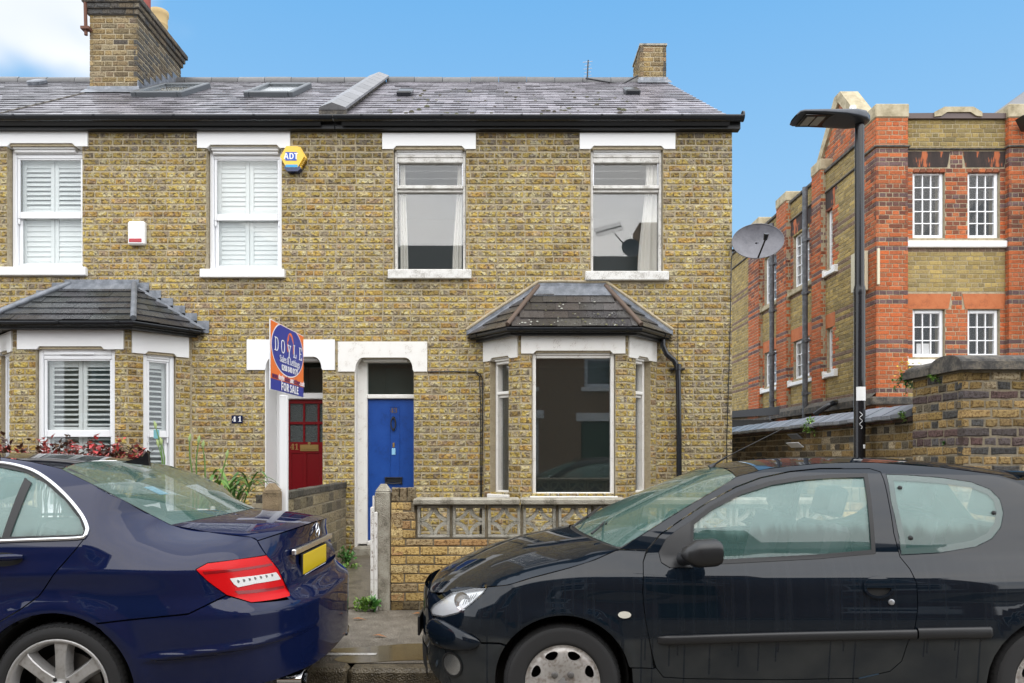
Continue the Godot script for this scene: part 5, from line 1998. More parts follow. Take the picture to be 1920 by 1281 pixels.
	vp.tube([pt(1528, 778, 14.0), pt(1536, 772, 13.95), pt(1552, 761, 13.9), pt(1562, 756, 13.85), pt(1570, 755, 14.2)], 0.05, 10)
	part("vent_pipe", vp, M.black_plastic, s)
	# --- the gable behind the side parapet
	var gb := MB.new()
	var gf := Transform3D(Basis(Vector3(0, 0, 1), Vector3.UP, Vector3(-1, 0, 0)), Vector3(6.62, 0, 0))
	gb.prism(gf, PackedVector2Array([Vector2(-16.1, 7.0), Vector2(-13.3, 7.0), Vector2(-14.7, 8.44)]), -0.25, -0.006)
	var gable := part("gable", gb, M.mortar, s)
	var gl := []
	lay(gl, gf * Transform3D(Basis(), Vector3(-16.1, 0, 0)), 0, 2.8, 7.13, 8.42, [], with.call(func(u, v, _row):
		var half: float = 1.4 * (8.44 - v) / 1.44
		if absf(u - 1.4) > half - 0.02:
			return null
		return red_colour() if rng.randf() < 0.6 else Color(0.22, 0.10, 0.07)))
	build_bricks(gl, gable, M.red_brick, 20, 0.04, 0.0016)
	var gc := MB.new()
	var side_w := 0.16
	gc.prism(gf, PackedVector2Array([Vector2(-16.2, 7.0), Vector2(-16.05, 7.0), Vector2(-14.7, 8.40), Vector2(-14.7, 8.56), Vector2(-14.86, 8.56)]), -0.3, 0.05)
	gc.prism(gf, PackedVector2Array([Vector2(-13.35, 7.0), Vector2(-13.15, 7.0), Vector2(-14.6, 8.56), Vector2(-14.699, 8.56), Vector2(-14.699, 8.40)]), -0.3, 0.05)
	part("gable_coping", gc, M.stone, gable)
	# --- roofs: flat behind the parapets, a slate slope at the right
	var rf := MB.new()
	rf.box(Vector3(6.5, 6.95, -21.5), Vector3(15.9, 7.05, -13.0))
	part("flat_roof", rf, M.sooty, s)
	var sr := MB.new()
	sr.quad(Vector3(8.9, 7.6, -14.0), Vector3(15.5, 7.6, -14.0), Vector3(15.5, 9.85, -16.3), Vector3(12.0, 9.85, -16.3))
	sr.tri(Vector3(8.9, 7.6, -14.0), Vector3(12.0, 9.85, -16.3), Vector3(8.9, 7.6, -20.0))
	sr.box(Vector3(9.0, 7.05, -20.0), Vector3(15.5, 7.59, -14.05))
	part("slate_roof", sr, M.ribbed_roof, s)
	# --- closed dark rooms
	var rm := MB.new()
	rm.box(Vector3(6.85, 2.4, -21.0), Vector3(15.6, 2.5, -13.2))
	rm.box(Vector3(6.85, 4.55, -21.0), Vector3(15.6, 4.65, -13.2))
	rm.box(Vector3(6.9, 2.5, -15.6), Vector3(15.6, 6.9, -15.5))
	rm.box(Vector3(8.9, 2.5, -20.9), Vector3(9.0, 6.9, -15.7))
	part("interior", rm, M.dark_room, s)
	var note := MB.new()
	note.box(Vector3(7.24, 3.17, -13.12), Vector3(7.46, 3.4, -13.10))
	part("paper_notice", note, M.white, s)
	# ---- notice board on the corner
	var nb := MB.new()
	nb.bevel(Vector3(6.20, 4.33, -13.35), Vector3(6.372, 5.02, -13.05), 0.01)
	nb.bevel(Vector3(6.385, 4.36, -12.792), Vector3(6.43, 4.98, -12.76), 0.006)
	solo("sign_board", nb, flat(0.62, 0.57, 0.42, 0.6), "plain cream board fixed high on the school's red brick corner", "board", Vector3(6.28, 4.33, -13.2))
	# ---- low black shed between the boundary wall and the school
	var sh := thing("shed", "low black-roofed lean-to shed between the boundary wall and the school", "shed", Vector3(4.9, 0, -15.5))
	var sb := MB.new()
	sb.box(Vector3(4.35, 0, -16.4), Vector3(5.4, 2.15, -15.0))
	part("wall", sb, M.black_paint, sh)
	var sro := MB.new()
	sro.prism(Transform3D(Basis(), Vector3(0, 0, -16.5)), PackedVector2Array([Vector2(4.25, 2.18), Vector2(5.5, 2.25), Vector2(5.5, 2.42), Vector2(4.25, 2.30)]), 0, 1.6)
	part("roof", sro, M.black_plastic, sh)

# ---------------------------------------------------------------- the walls at the right
func right_walls() -> void:
	var w := thing("boundary_wall", "dark brick side wall with sloping grey coping tiles beside the alley", "wall", Vector3(3.88, 0, -11))
	var X := 3.77
	var m := MB.new()
	m.box(Vector3(X + 0.008, 0, -17.0), Vector3(X + 0.22, 1.78, -6.87))
	var body := part("wall", m, M.dark_mortar, w)
	var list := []
	var blot := fnoise(91, 0.5, 2)
	lay(list, wall_frame(X, -14.0, X, -6.87, 0), 0, 7.13, 0.17, 1.76, [], {"from": 0.17, "course": 0.0775, "bond": "english", "stretcher": 0.235, "header": 0.118, "joint": 0.012, "paint": func(u, v, _row):
		var k: float = smoothstep(3.2, 4.6, u + blot.get_noise_2d(u, v) * 0.8)
		return old_dark_colour() * lerpf(0.45, 1.1, k) * (1.0 - 0.45 * smoothstep(1.5, 1.75, v))})  # bricks darker towards the far end and just below the coping
	build_bricks(list, body, M.plain_brick, 300, 0.05, 0.004)
	var n := 56
	for i in n:
		var d0 := 6.88 + 0.178 * i
		var t := MB.new()
		t.col = Color(0.22, 0.235, 0.26) * r(0.6, 1.25)
		var dz := r(-0.005, 0.005)
		t.prism(Transform3D(Basis(), Vector3(X + 0.115, 1.84 + dz, -d0 - 0.166)), PackedVector2Array([Vector2(-0.235, -0.065), Vector2(-0.215, -0.075), Vector2(0, -0.01), Vector2(0.215, -0.075), Vector2(0.235, -0.065), Vector2(0.235, -0.03), Vector2(0.02, 0.075), Vector2(-0.02, 0.075), Vector2(-0.235, -0.03)]), 0, 0.166)
		part("coping_tile", t, M.tile_grey, w)
	var cr := MB.new()
	cr.box(Vector3(X - 0.04, 1.745, -17.0), Vector3(X + 0.27, 1.785, -6.875))
	part("tile_creasing", cr, M.creasing, w)

	var f := thing("boundary_wall", "tall dark stock brick wall with rounded stone coping at the right along the pavement", "wall", Vector3(5.4, 0, -6.2))
	var fb := MB.new()
	fb.box(Vector3(3.758, 0, -6.86), Vector3(4.1, 2.16, -6.108))
	fb.box(Vector3(4.1, 0, -6.44), Vector3(8.0, 2.16, -6.108))
	var fw := part("wall", fb, M.dark_mortar, f)
	var l2 := []
	var kind := func(_u, v, row):
		if row in [19, 20, 24]:
			return Color(0.12, 0.065, 0.06).lerp(Color(0.10, 0.095, 0.10), rng.randf()) * r(0.7, 1.2)
		var c := old_dark_colour() * 1.2
		if rng.randf() < 0.3:
			c = Color(0.30, 0.21, 0.085) * r(0.7, 1.2)
		return c
	var st := {"from": 0.05, "course": 0.0765, "bond": "english", "stretcher": 0.232, "header": 0.116, "joint": 0.014, "paint": kind}
	lay(l2, wall_frame(3.75, -6.1, 8.0, -6.1, 0), 0, 4.25, 0.17, 2.12, [], st)
	lay(l2, wall_frame(3.75, -6.86, 3.75, -6.1, 0), 0, 0.76, 0.17, 2.12, [], st)
	build_bricks(l2, fw, M.plain_brick, 300, 0.06, 0.0055)
	# coping stones
	var prof := PackedVector2Array()
	for k in 11:
		var a := PI * k / 10.0
		prof.append(Vector2(cos(a) * 0.22, 2.19 + sin(a) * 0.075))
	prof.append(Vector2(-0.24, 2.19))
	prof.append(Vector2(-0.24, 2.125))
	prof.append(Vector2(0.24, 2.125))
	prof.append(Vector2(0.24, 2.19))
	for i in 7:
		var c := MB.new()
		c.prism(Transform3D(Basis(Vector3(0, 0, 1), Vector3.UP, Vector3(-1, 0, 0)), Vector3(3.70, 0, -6.27)), prof, -0.6 * i - 0.592, -0.6 * i)
		part("coping_stone", c, M.sooty, f)
	var c2 := MB.new()
	c2.prism(Transform3D(Basis(), Vector3(3.92, 0, -6.90)), prof, 0.0, 0.42)
	part("coping_stone", c2, M.sooty, f)

# ---------------------------------------------------------------- front gardens and street things
func screen_block(mb: MB, f: Transform3D, s: float, dp: float) -> void:
	var fr := 0.027
	var e := 0.004
	mb.bevel_in(f, Vector3(e, e, -dp), Vector3(s - e, fr, 0), 0.004)
	mb.bevel_in(f, Vector3(e, s - fr, -dp), Vector3(s - e, s - e, 0), 0.004)
	mb.bevel_in(f, Vector3(e, fr + 0.0005, -dp), Vector3(fr, s - fr - 0.0005, 0), 0.004)
	mb.bevel_in(f, Vector3(s - fr, fr + 0.0005, -dp), Vector3(s - e, s - fr - 0.0005, 0), 0.004)
	# four curved webs, each bowed about a corner, leave a four-pointed star
	var R := s * 0.5 - 0.006
	for c in [[0.0, 0.0, 0.0], [1.0, 0.0, 1.0], [1.0, 1.0, 2.0], [0.0, 1.0, 3.0]]:
		var poly := PackedVector2Array()
		var n := 9
		for k in n + 1:
			var a: float = PI / 2.0 * (k / float(n)) * 0.94 + 0.047 + c[2] * PI / 2.0
			poly.append(Vector2(c[0] * s, c[1] * s) + Vector2(cos(a), sin(a)) * (R + 0.014))
		for k in n + 1:
			var a: float = PI / 2.0 * ((n - k) / float(n)) * 0.94 + 0.047 + c[2] * PI / 2.0
			poly.append(Vector2(c[0] * s, c[1] * s) + Vector2(cos(a), sin(a)) * (R - 0.014))
		mb.prism(f, poly, -dp * 0.9, -0.008)

func gatepost(label: String, x0: float, x1: float, top: float, mat: Material) -> void:
	var m := MB.new()
	var z := -6.06
	var e := 0.012
	m.bevel(Vector3(x0, 0.1, z - 0.12), Vector3(x1, top - 0.06, z), e)
	var c := (x0 + x1) / 2.0
	var q := [Vector3(x0 + 0.004, top - 0.058, z - 0.116), Vector3(x1 - 0.004, top - 0.058, z - 0.116), Vector3(x1 - 0.004, top - 0.058, z - 0.004), Vector3(x0 + 0.004, top - 0.058, z - 0.004)]
	var p := [Vector3(c - 0.022, top, z - 0.075), Vector3(c + 0.022, top, z - 0.075), Vector3(c + 0.022, top, z - 0.045), Vector3(c - 0.022, top, z - 0.045)]
	m.quad(q[3], q[2], p[2], p[3])
	m.quad(q[2], q[1], p[1], p[2])
	m.quad(q[1], q[0], p[0], p[1])
	m.quad(q[0], q[3], p[3], p[0])
	m.quad(p[3], p[2], p[1], p[0])
	solo("gatepost", m, mat, label, "gatepost", Vector3(c, 0.1, z - 0.06), "gateposts of the front gardens")

func front_gardens() -> void:
	var z := -6.06
	var w := thing("garden_wall", "yellow brick front wall topped with pierced concrete screen blocks below the bay window", "wall", Vector3(1.0, GROUND, z - 0.1))
	var x0 := -0.918
	var x1 := 2.95
	var f := wall_frame(x0, z, x1, z, 0)
	var m := MB.new()
	m.box(Vector3(x0 + 0.008, 0.05, z - 0.21), Vector3(x1, 0.748, z - 0.009))
	m.box(Vector3(x0 + 0.008, 0.75, z - 0.21), Vector3(-0.73, 1.09, z - 0.009))
	m.box(Vector3(2.75, 0.75, z - 0.21), Vector3(x1, 1.09, z - 0.009))
	var body := part("wall", m, M.dark_mortar, w)
	var list := []
	var paint := func(_u, v, _row):
		var k := rng.randf()
		var c := Color(0.60, 0.42, 0.16)
		if k < 0.35:
			c = Color(0.66, 0.51, 0.25)
		elif k < 0.5:
			c = Color(0.50, 0.30, 0.13)
		elif k < 0.6:
			c = Color(0.44, 0.33, 0.18)
		c = c * r(0.85, 1.12)
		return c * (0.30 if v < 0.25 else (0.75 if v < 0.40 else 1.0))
	var st := {"from": 0.165, "course": 0.075, "bond": "stretcher", "stretcher": 0.225, "header": 0.112, "joint": 0.011, "paint": paint}
	lay(list, f, 0, x1 - x0, 0.165, 0.75, [], st)
	var st2: Dictionary = st.duplicate()
	st2.bond = "english"
	st2.paint = func(u, v, row): return paint.call(u, v, row).lerp(Color(0.3, 0.22, 0.13), 0.45 if v > 1.0 else 0.15)
	st2.from = 0.75
	lay(list, f, 0, 0.195, 0.75, 1.05, [], st2)
	lay(list, f, 2.75 - x0, x1 - x0, 0.75, 1.05, [], st2)
	# bricks on edge across the piers, and the end face towards the path
	for px in [x0, 2.755]:
		for k in 3:
			list.append([f, px - x0 + 0.066 * k + 0.004, px - x0 + 0.066 * (k + 1) - 0.004, 1.055, 1.165, Color(0.24, 0.19, 0.115) * r(0.8, 1.2)])
	lay(list, wall_frame(x0, z - 0.21, x0, z, 0), 0, 0.21, 0.165, 1.05, [], st)
	build_bricks(list, body, M.plain_brick, 300, 0.09, 0.0022)
	for k in 12:
		var b := MB.new()
		screen_block(b, Transform3D(Basis(), Vector3(-0.712 + 0.2885 * k, 0.752, z - 0.03)), 0.272, 0.09)
		var bl := part("screen_block", b, M.pale_concrete, w)
	for k in 12:
		var j := MB.new()
		j.box(Vector3(-0.712 + 0.2885 * k - 0.0165, 0.752, z - 0.12), Vector3(-0.712 + 0.2885 * k + 0.001, 1.025, z - 0.042))
		part("mortar_joint", j, M.dark_mortar, w)
	for k in 4:
		var c := MB.new()
		c.bevel(Vector3(-0.735 + 0.87 * k, 1.027, z - 0.19), Vector3(-0.735 + 0.87 * k + 0.863, 1.078, z + 0.035), 0.01)
		part("coping_slab", c, M.concrete, w)

	gatepost("grey concrete gatepost with pointed top beside the yellow brick wall pier", -1.05, -0.925, 1.195, M.concrete)
	gatepost("brown pebbly gatepost with pointed top beside the for-sale post", -1.965, -1.835, 1.20, M.pebble)
	var wd := MB.new()
	wd.bevel(Vector3(-1.082, 0.17, z - 0.05), Vector3(-1.053, 1.01, z + 0.02), 0.006)
	wd.bevel(Vector3(-1.052, 0.17, z + 0.002), Vector3(-1.025, 0.97, z + 0.022), 0.005)
	wd.bevel(Vector3(-1.067, 0.95, z - 0.03), Vector3(-1.052, 1.10, z + 0.004), 0.005)
	solo("timber_post", wd, M.peeling, "peeling white timber strip fixed to the side of the concrete gatepost", "post", Vector3(-1.06, 0.17, z))
	var gt := thing("garden_gate", "white-painted low garden gate edge showing behind the dark blue car", "gate", Vector3(-2.3, 0.2, z - 0.05))
	for k in 5:
		var g := MB.new()
		g.bevel(Vector3(-2.07 - 0.11 * k, 0.24, z - 0.06), Vector3(-1.985 - 0.11 * k, 1.03 - 0.02 * absf(k - 2), z - 0.035), 0.006)
		part("slat", g, M.old_white, gt)
	for y in [0.35, 0.8]:
		var gr := MB.new()
		gr.bevel(Vector3(-2.52, y, z - 0.085), Vector3(-1.98, y + 0.07, z - 0.062), 0.005)
		part("rail", gr, M.old_white, gt)
	# block wall between the two paths
	var dv := thing("garden_wall", "low grey block wall with dark capping between the red door and the blue door", "wall", Vector3(-2.0, GROUND, -7.7))
	var db := MB.new()
	db.box(Vector3(-2.092, 0.1, -9.32), Vector3(-1.975, 1.03, -6.2))
	var dw := part("wall", db, M.mortar_grey, dv)
	var dl := []
	lay(dl, wall_frame(-1.967, -6.2, -1.967, -9.31, 0), 0, 3.11, 0.17, 1.02, [], {"from": 0.06, "course": 0.121, "bond": "stretcher", "stretcher": 0.235, "joint": 0.014, "paint": func(_u, _v, _row):
		return Color(0.33, 0.28, 0.175).lerp(Color(0.14, 0.125, 0.09), rng.randf()) * r(0.8, 1.2)})
	for k in 14:
		dl.append([wall_frame(-1.957, -6.2, -1.957, -9.31, 0), 0.222 * k + 0.005, 0.222 * (k + 1) - 0.005, 1.03, 1.10, Color(0.09, 0.085, 0.07) * r(0.7, 1.3)])
	build_bricks(dl, dw, M.plain_brick, 300, 0.1, 0.004)
	# doormat on the step of the blue door
	var dm := MB.new()
	dm.bevel_in(Transform3D(Basis(Vector3.UP, 0.12), Vector3(-1.42, 0.291, -9.40)), Vector3(-0.22, 0, -0.1), Vector3(0.24, 0.016, 0.13), 0.005)
	solo("doormat", dm, M.doormat, "small brown coir doormat on the step below the blue door", "doormat", Vector3(-1.42, 0.291, -9.40))

func for_sale_board() -> void:
	var o := thing("for_sale_board", "orange and blue estate agent's for-sale board on a white post", "sign", Vector3(-1.82, GROUND, -6.2))
	var p := MB.new()
	p.bevel(Vector3(-1.862, 0.12, -6.245), Vector3(-1.802, 1.93, -6.185), 0.006)
	part("post", p, M.white, o)
	# the board stands square to the street; its face looks along +x
	var near := Vector3(-1.835, 0, -5.86)
	var far := Vector3(-1.80, 0, -6.70)
	var u := (far - near).normalized()
	var f := Transform3D(Basis(u, Vector3.UP, u.cross(Vector3.UP)), Vector3(near.x, 1.945, near.z))
	var L := 0.84
	var H := 0.555
	var sk := (EY + (CY - 633) * 6.70 / FL) - (1.945 + H)
	f.basis.x = (u + Vector3(0, -0.0, 0)).normalized()
	var b := MB.new()
	b.box_in(f, Vector3(0, 0, -0.008), Vector3(L, H, 0))
	part("panel", b, M.white, o)
	var orange := flat(0.82, 0.17, 0.025, 0.35)
	var blue := flat(0.012, 0.03, 0.30, 0.35)
	var w := flat(0.85, 0.85, 0.87, 0.4)
	var lay_ := func(nm: String, poly: PackedVector2Array, z: float, mat: Material) -> void:
		var q := MB.new()
		q.prism(f, poly, z - 0.0012, z)
		part(nm, q, mat, o)
	var s := 0.092
	lay_.call("orange_field", PackedVector2Array([Vector2(0.006, s), Vector2(L - 0.006, s), Vector2(L - 0.006, H - 0.006), Vector2(0.006, H - 0.006)]), 0.0022, orange)
	lay_.call("blue_strip", PackedVector2Array([Vector2(0.006, 0.006), Vector2(L - 0.006, 0.006), Vector2(L - 0.006, s), Vector2(0.006, s)]), 0.0026, blue)
	for q in [[0.405, 0.225, 0.003, w], [0.395, 0.215, 0.0042, blue]]:
		var el := PackedVector2Array()
		for k in 49:
			var a := TAU * k / 48.0
			var e := Vector2(L * 0.5 + cos(a) * q[0], 0.365 + sin(a) * q[1])
			el.append(Vector2(clampf(e.x, 0.008, L - 0.008), minf(e.y, H - 0.008)))
		el.remove_at(48)
		lay_.call("oval", el, q[2], q[3])
	# the arch with a little house in it
	var arch := PackedVector2Array()
	for k in 25:
		var a := -0.5 + (PI + 1.0) * k / 24.0
		arch.append(Vector2(0.47 + cos(a) * 0.085, 0.405 + sin(a) * 0.115))
	lay_.call("arch", arch, 0.0054, orange)
	lay_.call("house_emblem", PackedVector2Array([Vector2(0.41, 0.30), Vector2(0.53, 0.30), Vector2(0.53, 0.425), Vector2(0.55, 0.425), Vector2(0.475, 0.50), Vector2(0.45, 0.478), Vector2(0.45, 0.50), Vector2(0.432, 0.50), Vector2(0.432, 0.46), Vector2(0.39, 0.425), Vector2(0.41, 0.425)]), 0.0066, blue)
	var put_text := func(t: String, fonts: Array, bold: bool, h: float, x: float, y: float, mat: Material, sq: float) -> void:
		text_part(t, fonts, bold, h, f * Transform3D(Basis(), Vector3(x, y, 0.0085)), mat, o, "lettering", sq)
	var k := 0
	for ch in ["D", "O", "Y", "L", "E"]:
		put_text.call(ch, ["Droid Serif"], false, 0.105, 0.12 + 0.152 * k, 0.372 - (0.02 if ch == "Y" else 0.0), w, 1.0)
		k += 1
	put_text.call("Sales & Lettings", ["Droid Serif"], false, 0.052, 0.45, 0.272, w, 0.95)
	put_text.call("0208 840 0171", ["Droid Sans"], true, 0.048, 0.45, 0.205, w, 0.95)
	put_text.call("FOR SALE", ["Droid Sans"], true, 0.066, 0.45, 0.047, w, 1.1)
	var dk := flat(0.10, 0.01, 0.10, 0.4)
	for q in [["www.", dk, 0.095], ["doyle", w, 0.235], ["sales", dk, 0.385], ["and", w, 0.50], ["lettings", dk, 0.625], [".co.uk", w, 0.765]]:
		put_text.call(q[0], ["Droid Sans"], true, 0.042, q[2], 0.118, q[1], 0.92)

func lamp_post() -> void:
	var o := thing("street_lamp", "tall black street lamp with flat angled lantern in front of the school", "street lamp", Vector3(3.62, GROUND, -7.6))
	var c := Vector3(3.62, 0, -7.6)
	var m := MB.new()
	m.lathe(Transform3D(Basis(), c), [Vector2(0.075, 0.1), Vector2(0.075, 1.15), Vector2(0.056, 1.2), Vector2(0.054, 3.06), Vector2(0.057, 3.07), Vector2(0.057, 3.12), Vector2(0.046, 3.17), Vector2(0.044, 4.83)], 28)
	part("column", m, M.gloss_black, o)
	var h := MB.new()
	var rows := []
	# the lantern, lofted from the column outwards
	for q in [[3.70, 0.010, 0.02, 4.82], [3.695, 0.07, 0.06, 4.825], [3.64, 0.125, 0.085, 4.83], [3.54, 0.16, 0.085, 4.835], [3.42, 0.175, 0.062, 4.845], [3.2, 0.18, 0.042, 4.855], [3.0, 0.172, 0.032, 4.86], [2.965, 0.15, 0.025, 4.862], [2.95, 0.08, 0.012, 4.862]]:
		var row := PackedVector3Array()
		for k in 25:
			var a := TAU * k / 24.0
			var cy := sin(a)
			var cz := cos(a)
			row.append(Vector3(q[0], q[3] + signf(cy) * pow(absf(cy), 0.7) * q[2] * (1.0 if cy > 0 else 0.35), -7.6 + signf(cz) * pow(absf(cz), 0.6) * q[1]))
		rows.append(row)
	h.grid(rows, false, true)
	part("lantern", h, M.lamp_grey, o)
	var gl := MB.new()
	gl.box(Vector3(3.02, 4.835, -7.74), Vector3(3.38, 4.8425, -7.46))
	part("lens", gl, M.dark_lens, o)
	for k in 2:
		var led := MB.new()
		led.box(Vector3(3.05 + 0.1 * k, 4.831, -7.70), Vector3(3.13 + 0.1 * k, 4.8345, -7.5))
		part("led_panel", led, flat(0.3, 0.3, 0.28, 0.4), o)
	var ph := MB.new()
	ph.lathe(Transform3D(Basis(), Vector3(3.55, 4.90, -7.6)), [Vector2(0.036, 0), Vector2(0.034, 0.06), Vector2(0.028, 0.085), Vector2(0.001, 0.09)], 16)
	part("photocell", ph, M.white, o)
	var notice := MB.new()
	var lb := MB.new()
	var rws := []
	for y in [1.985, 2.125]:
		var row := PackedVector3Array()
		for k in 9:
			var a := -PI * 0.82 + PI * 0.64 * k / 8.0
			row.append(Vector3(c.x + cos(a) * 0.0565, y, c.z - sin(a) * 0.0565))
		rws.append(row)
	lb.grid(rws, false)
	part("paper_notice", lb, flat(0.75, 0.75, 0.74, 0.7), o)
	var gf := MB.new()
	var sc := []
	for k in 22:
		var t := k / 21.0
		sc.append(Vector3(c.x - 0.012 + sin(t * 17.0) * 0.014, 1.70 + t * 0.17, c.z + 0.0565))
	gf.tube(sc, 0.003, 5)
	part("graffiti", gf, M.white, o)
	var tg := MB.new()
	tg.bevel(Vector3(c.x + 0.012, 1.50, c.z + 0.052), Vector3(c.x + 0.03, 1.54, c.z + 0.062), 0.002)
	part("tag", tg, M.white, o)

func small_fixtures() -> void:
	# satellite dish on the corner of number 43
	var o := thing("satellite_dish", "grey oval satellite dish on the corner of the end house", "satellite dish", fxv(1375, 470, -DF))
	var c := Vector3((1421 - CX) * 9.2 / FL, EY + (856 - 452) * 9.2 / FL, -9.2)
	var ax := Vector3(-0.20, 0.16, 1).normalized()
	var rt := Vector3.UP.cross(ax).normalized()
	var up := ax.cross(rt)
	var bs := Basis(rt, up, ax)
	var rows := []
	for i in 9:
		var rr := i / 8.0
		var row := PackedVector3Array()
		for k in 41:
			var a := TAU * k / 40.0
			row.append(c + bs * Vector3(cos(a) * rr * 0.305, sin(a) * rr * 0.225, 0.055 * (rr * rr - 1.0)))
		rows.append(row)
	var dm := MB.new()
	dm.grid(rows, true, true)
	var rim := []
	for k in 41:
		var a := TAU * k / 40.0
		rim.append(c + bs * Vector3(cos(a) * 0.305, sin(a) * 0.225, 0.0))
	dm.tube(rim, 0.006, 6, false)
	part("dish", dm, M.dish_grey, o)
	var arm := MB.new()
	var foot := c + bs * Vector3(0.0, -0.215, 0.0)
	var tip := c + bs * Vector3(0.06, -0.08, 0.26)
	arm.tube([foot, foot.lerp(tip, 0.5), tip], 0.011, 8)
	arm.tube([tip + Vector3(0, -0.02, -0.03), tip + Vector3(0, 0.045, 0.01)], [0.022, 0.032], 12)
	part("receiver_arm", arm, M.black_plastic, o)
	var br := MB.new()
	br.tube([c - bs * Vector3(0, 0, 0.06), Vector3(fx(1373) + 0.02, c.y - 0.06, -9.42)], 0.016, 8)
	br.tube([Vector3(fx(1373) + 0.01, c.y - 0.16, -9.42), Vector3(fx(1373) + 0.01, c.y + 0.1, -9.42)], 0.014, 8)
	part("bracket", br, M.black_iron, o)
	# alarm boxes
	var ad := thing("alarm_box", "yellow hexagonal burglar alarm box between the upper windows", "alarm box", fxv(556, 325, -DF), "alarm boxes on the terrace front")
	var hp := PackedVector2Array([Vector2(-0.085, -0.12), Vector2(0.055, -0.12), Vector2(0.135, 0.015), Vector2(0.06, 0.145), Vector2(-0.085, 0.145), Vector2(-0.16, 0.015)])
	var hc := fxv(553, 301, -DF)
	var hb := MB.new()
	var yf := Transform3D(Basis(), hc)
	var big := PackedVector2Array()
	for q in hp:
		big.append(q * 1.06 + Vector2(0.018, -0.004))
	hb.prism(yf, big, 0.0, 0.055)
	var m2 := hp.size()
	hb.prism(yf, hp, 0.0555, 0.085)
	part("case", hb, M.alarm_yellow, ad)
	var nb := MB.new()
	nb.prism(yf, PackedVector2Array([Vector2(-0.075, -0.165), Vector2(0.055, -0.165), Vector2(0.10, -0.13), Vector2(0.075, -0.095), Vector2(-0.10, -0.095), Vector2(-0.115, -0.12)]), 0.0, 0.083)
	part("lamp_cover", nb, flat(0.005, 0.02, 0.09, 0.2), ad)
	var cb := MB.new()
	cb.box(hc + Vector3(-0.092, -0.118, 0.0856), hc + Vector3(0.056, -0.085, 0.088))
	part("stripe", cb, flat(0.02, 0.30, 0.60, 0.3), ad)
	var lg := MB.new()
	lg.box(hc + Vector3(-0.095, -0.035, 0.0856), hc + Vector3(0.045, 0.07, 0.0875))
	part("logo_panel", lg, flat(0.01, 0.07, 0.42, 0.4), ad)
	text_part("ADT", ["Droid Sans"], true, 0.075, Transform3D(Basis(), hc + Vector3(-0.025, 0.018, 0.0885)), M.white, ad, "lettering", 0.9)
	for k in 6:
		var v := MB.new()
		v.box(hc + Vector3(0.075 + 0.008 * (5 - absi(k - 3)), -0.085 + 0.02 * k, 0.0), hc + Vector3(0.157 - 0.011 * absf(k - 3.4), -0.078 + 0.02 * k, 0.06))
		part("vent_slot", v, flat(0.30, 0.17, 0.01, 0.5), ad)
	var wb := thing("alarm_box", "small white alarm box with red lens below the gutter of number 41", "alarm box", fxv(260, 462, -DF), "alarm boxes on the terrace front")
	var wc := fxv(260, 440, -DF)
	var wm := MB.new()
	wm.bevel(wc + Vector3(-0.105, -0.145, 0), wc + Vector3(0.105, 0.148, 0.075), 0.025)
	part("case", wm, M.white, wb)
	var rl := MB.new()
	rl.bevel(wc + Vector3(-0.088, -0.12, 0.05), wc + Vector3(0.075, -0.067, 0.079), 0.008)
	part("lens", rl, flat(0.42, 0.03, 0.04, 0.15), wb)
	# number tiles
	var nt := thing("house_number", "pair of dark blue number tiles reading 41 on the brick wall", "house number", fxv(445, 794, -DF))
	for k in 2:
		var t := MB.new()
		var tc := fxv(439.5 + 10.8 * k, 786.5, -DF)
		t.bevel(tc + Vector3(-0.034, -0.05, 0), tc + Vector3(0.034, 0.05, 0.012), 0.004)
		var tile := part("tile", t, flat(0.01, 0.015, 0.05, 0.15), nt)
		text_part("4" if k == 0 else "1", ["Droid Serif"], true, 0.062, Transform3D(Basis(), tc + Vector3(0, 0.0, 0.014)), M.white, tile, "digit")
	# cables on the front of number 43
	var cb2 := MB.new()
	cb2.tube([fxv(802, 697.5, -DF + 0.012), fxv(850, 697, -DF + 0.012), fxv(893, 698, -DF + 0.012), fxv(901, 702, -DF + 0.012), fxv(905, 712, -DF + 0.012), fxv(904, 850, -DF + 0.012), fxv(902, 1010, -DF + 0.012)], 0.008, 6)
	cb2.tube([fxv(893, 700, -DF + 0.01), fxv(899, 706, -DF + 0.01), fxv(901, 760, -DF + 0.01), fxv(900, 1010, -DF + 0.01)], 0.006, 6)
	solo("cable", cb2, M.black_plastic, "thin black cable running from the blue door's lintel down beside the bay", "cable", fxv(902, 1010, -DF))
	var cb3 := MB.new()
	cb3.tube([fxv(1330, 601, -DF + 0.01), fxv(1275, 602, -DF + 0.01), fxv(1271, 606, -DF + 0.01), fxv(1270, 700, -DF + 0.01), fxv(1269, 1000, -DF + 0.01)], 0.004, 5)
	cb3.tube([fxv(1371, 480, -DF + 0.01), fxv(1368, 640, -DF + 0.012), fxv(1362, 830, -DF + 0.012), fxv(1364, 1000, -DF + 0.012)], 0.006, 5)
	solo("cable", cb3, M.black_plastic, "thin dark cables down the right-hand corner of the end house", "cable", fxv(1269, 1000, -DF))
	# television aerial by the low chimney
	var ae := thing("tv_aerial", "thin bent television aerial beside the short right-hand chimney", "aerial", pt(1172, 160, 12.5))
	var am := MB.new()
	am.tube([pt(1196, 142, 12.5), pt(1166, 158, 12.45)], 0.016, 6)
	am.tube([pt(1180, 160, 12.5), pt(1140, 154, 12.5), pt(1098, 147, 12.5)], 0.014, 6)
	am.tube([pt(1101, 150, 12.5), pt(1103, 113, 12.5)], 0.013, 6)
	part("mast", am, M.black_iron, ae)
	for k in 5:
		var e := MB.new()
		var y := 116.0 + 6.5 * k
		var wv: float = [9, 5, 8, 6, 7][k]
		e.tube([pt(1102 - wv, y + 1, 12.55), pt(1102 + wv, y - 1, 12.45)], 0.005, 5)
		part("element", e, M.steel, ae)
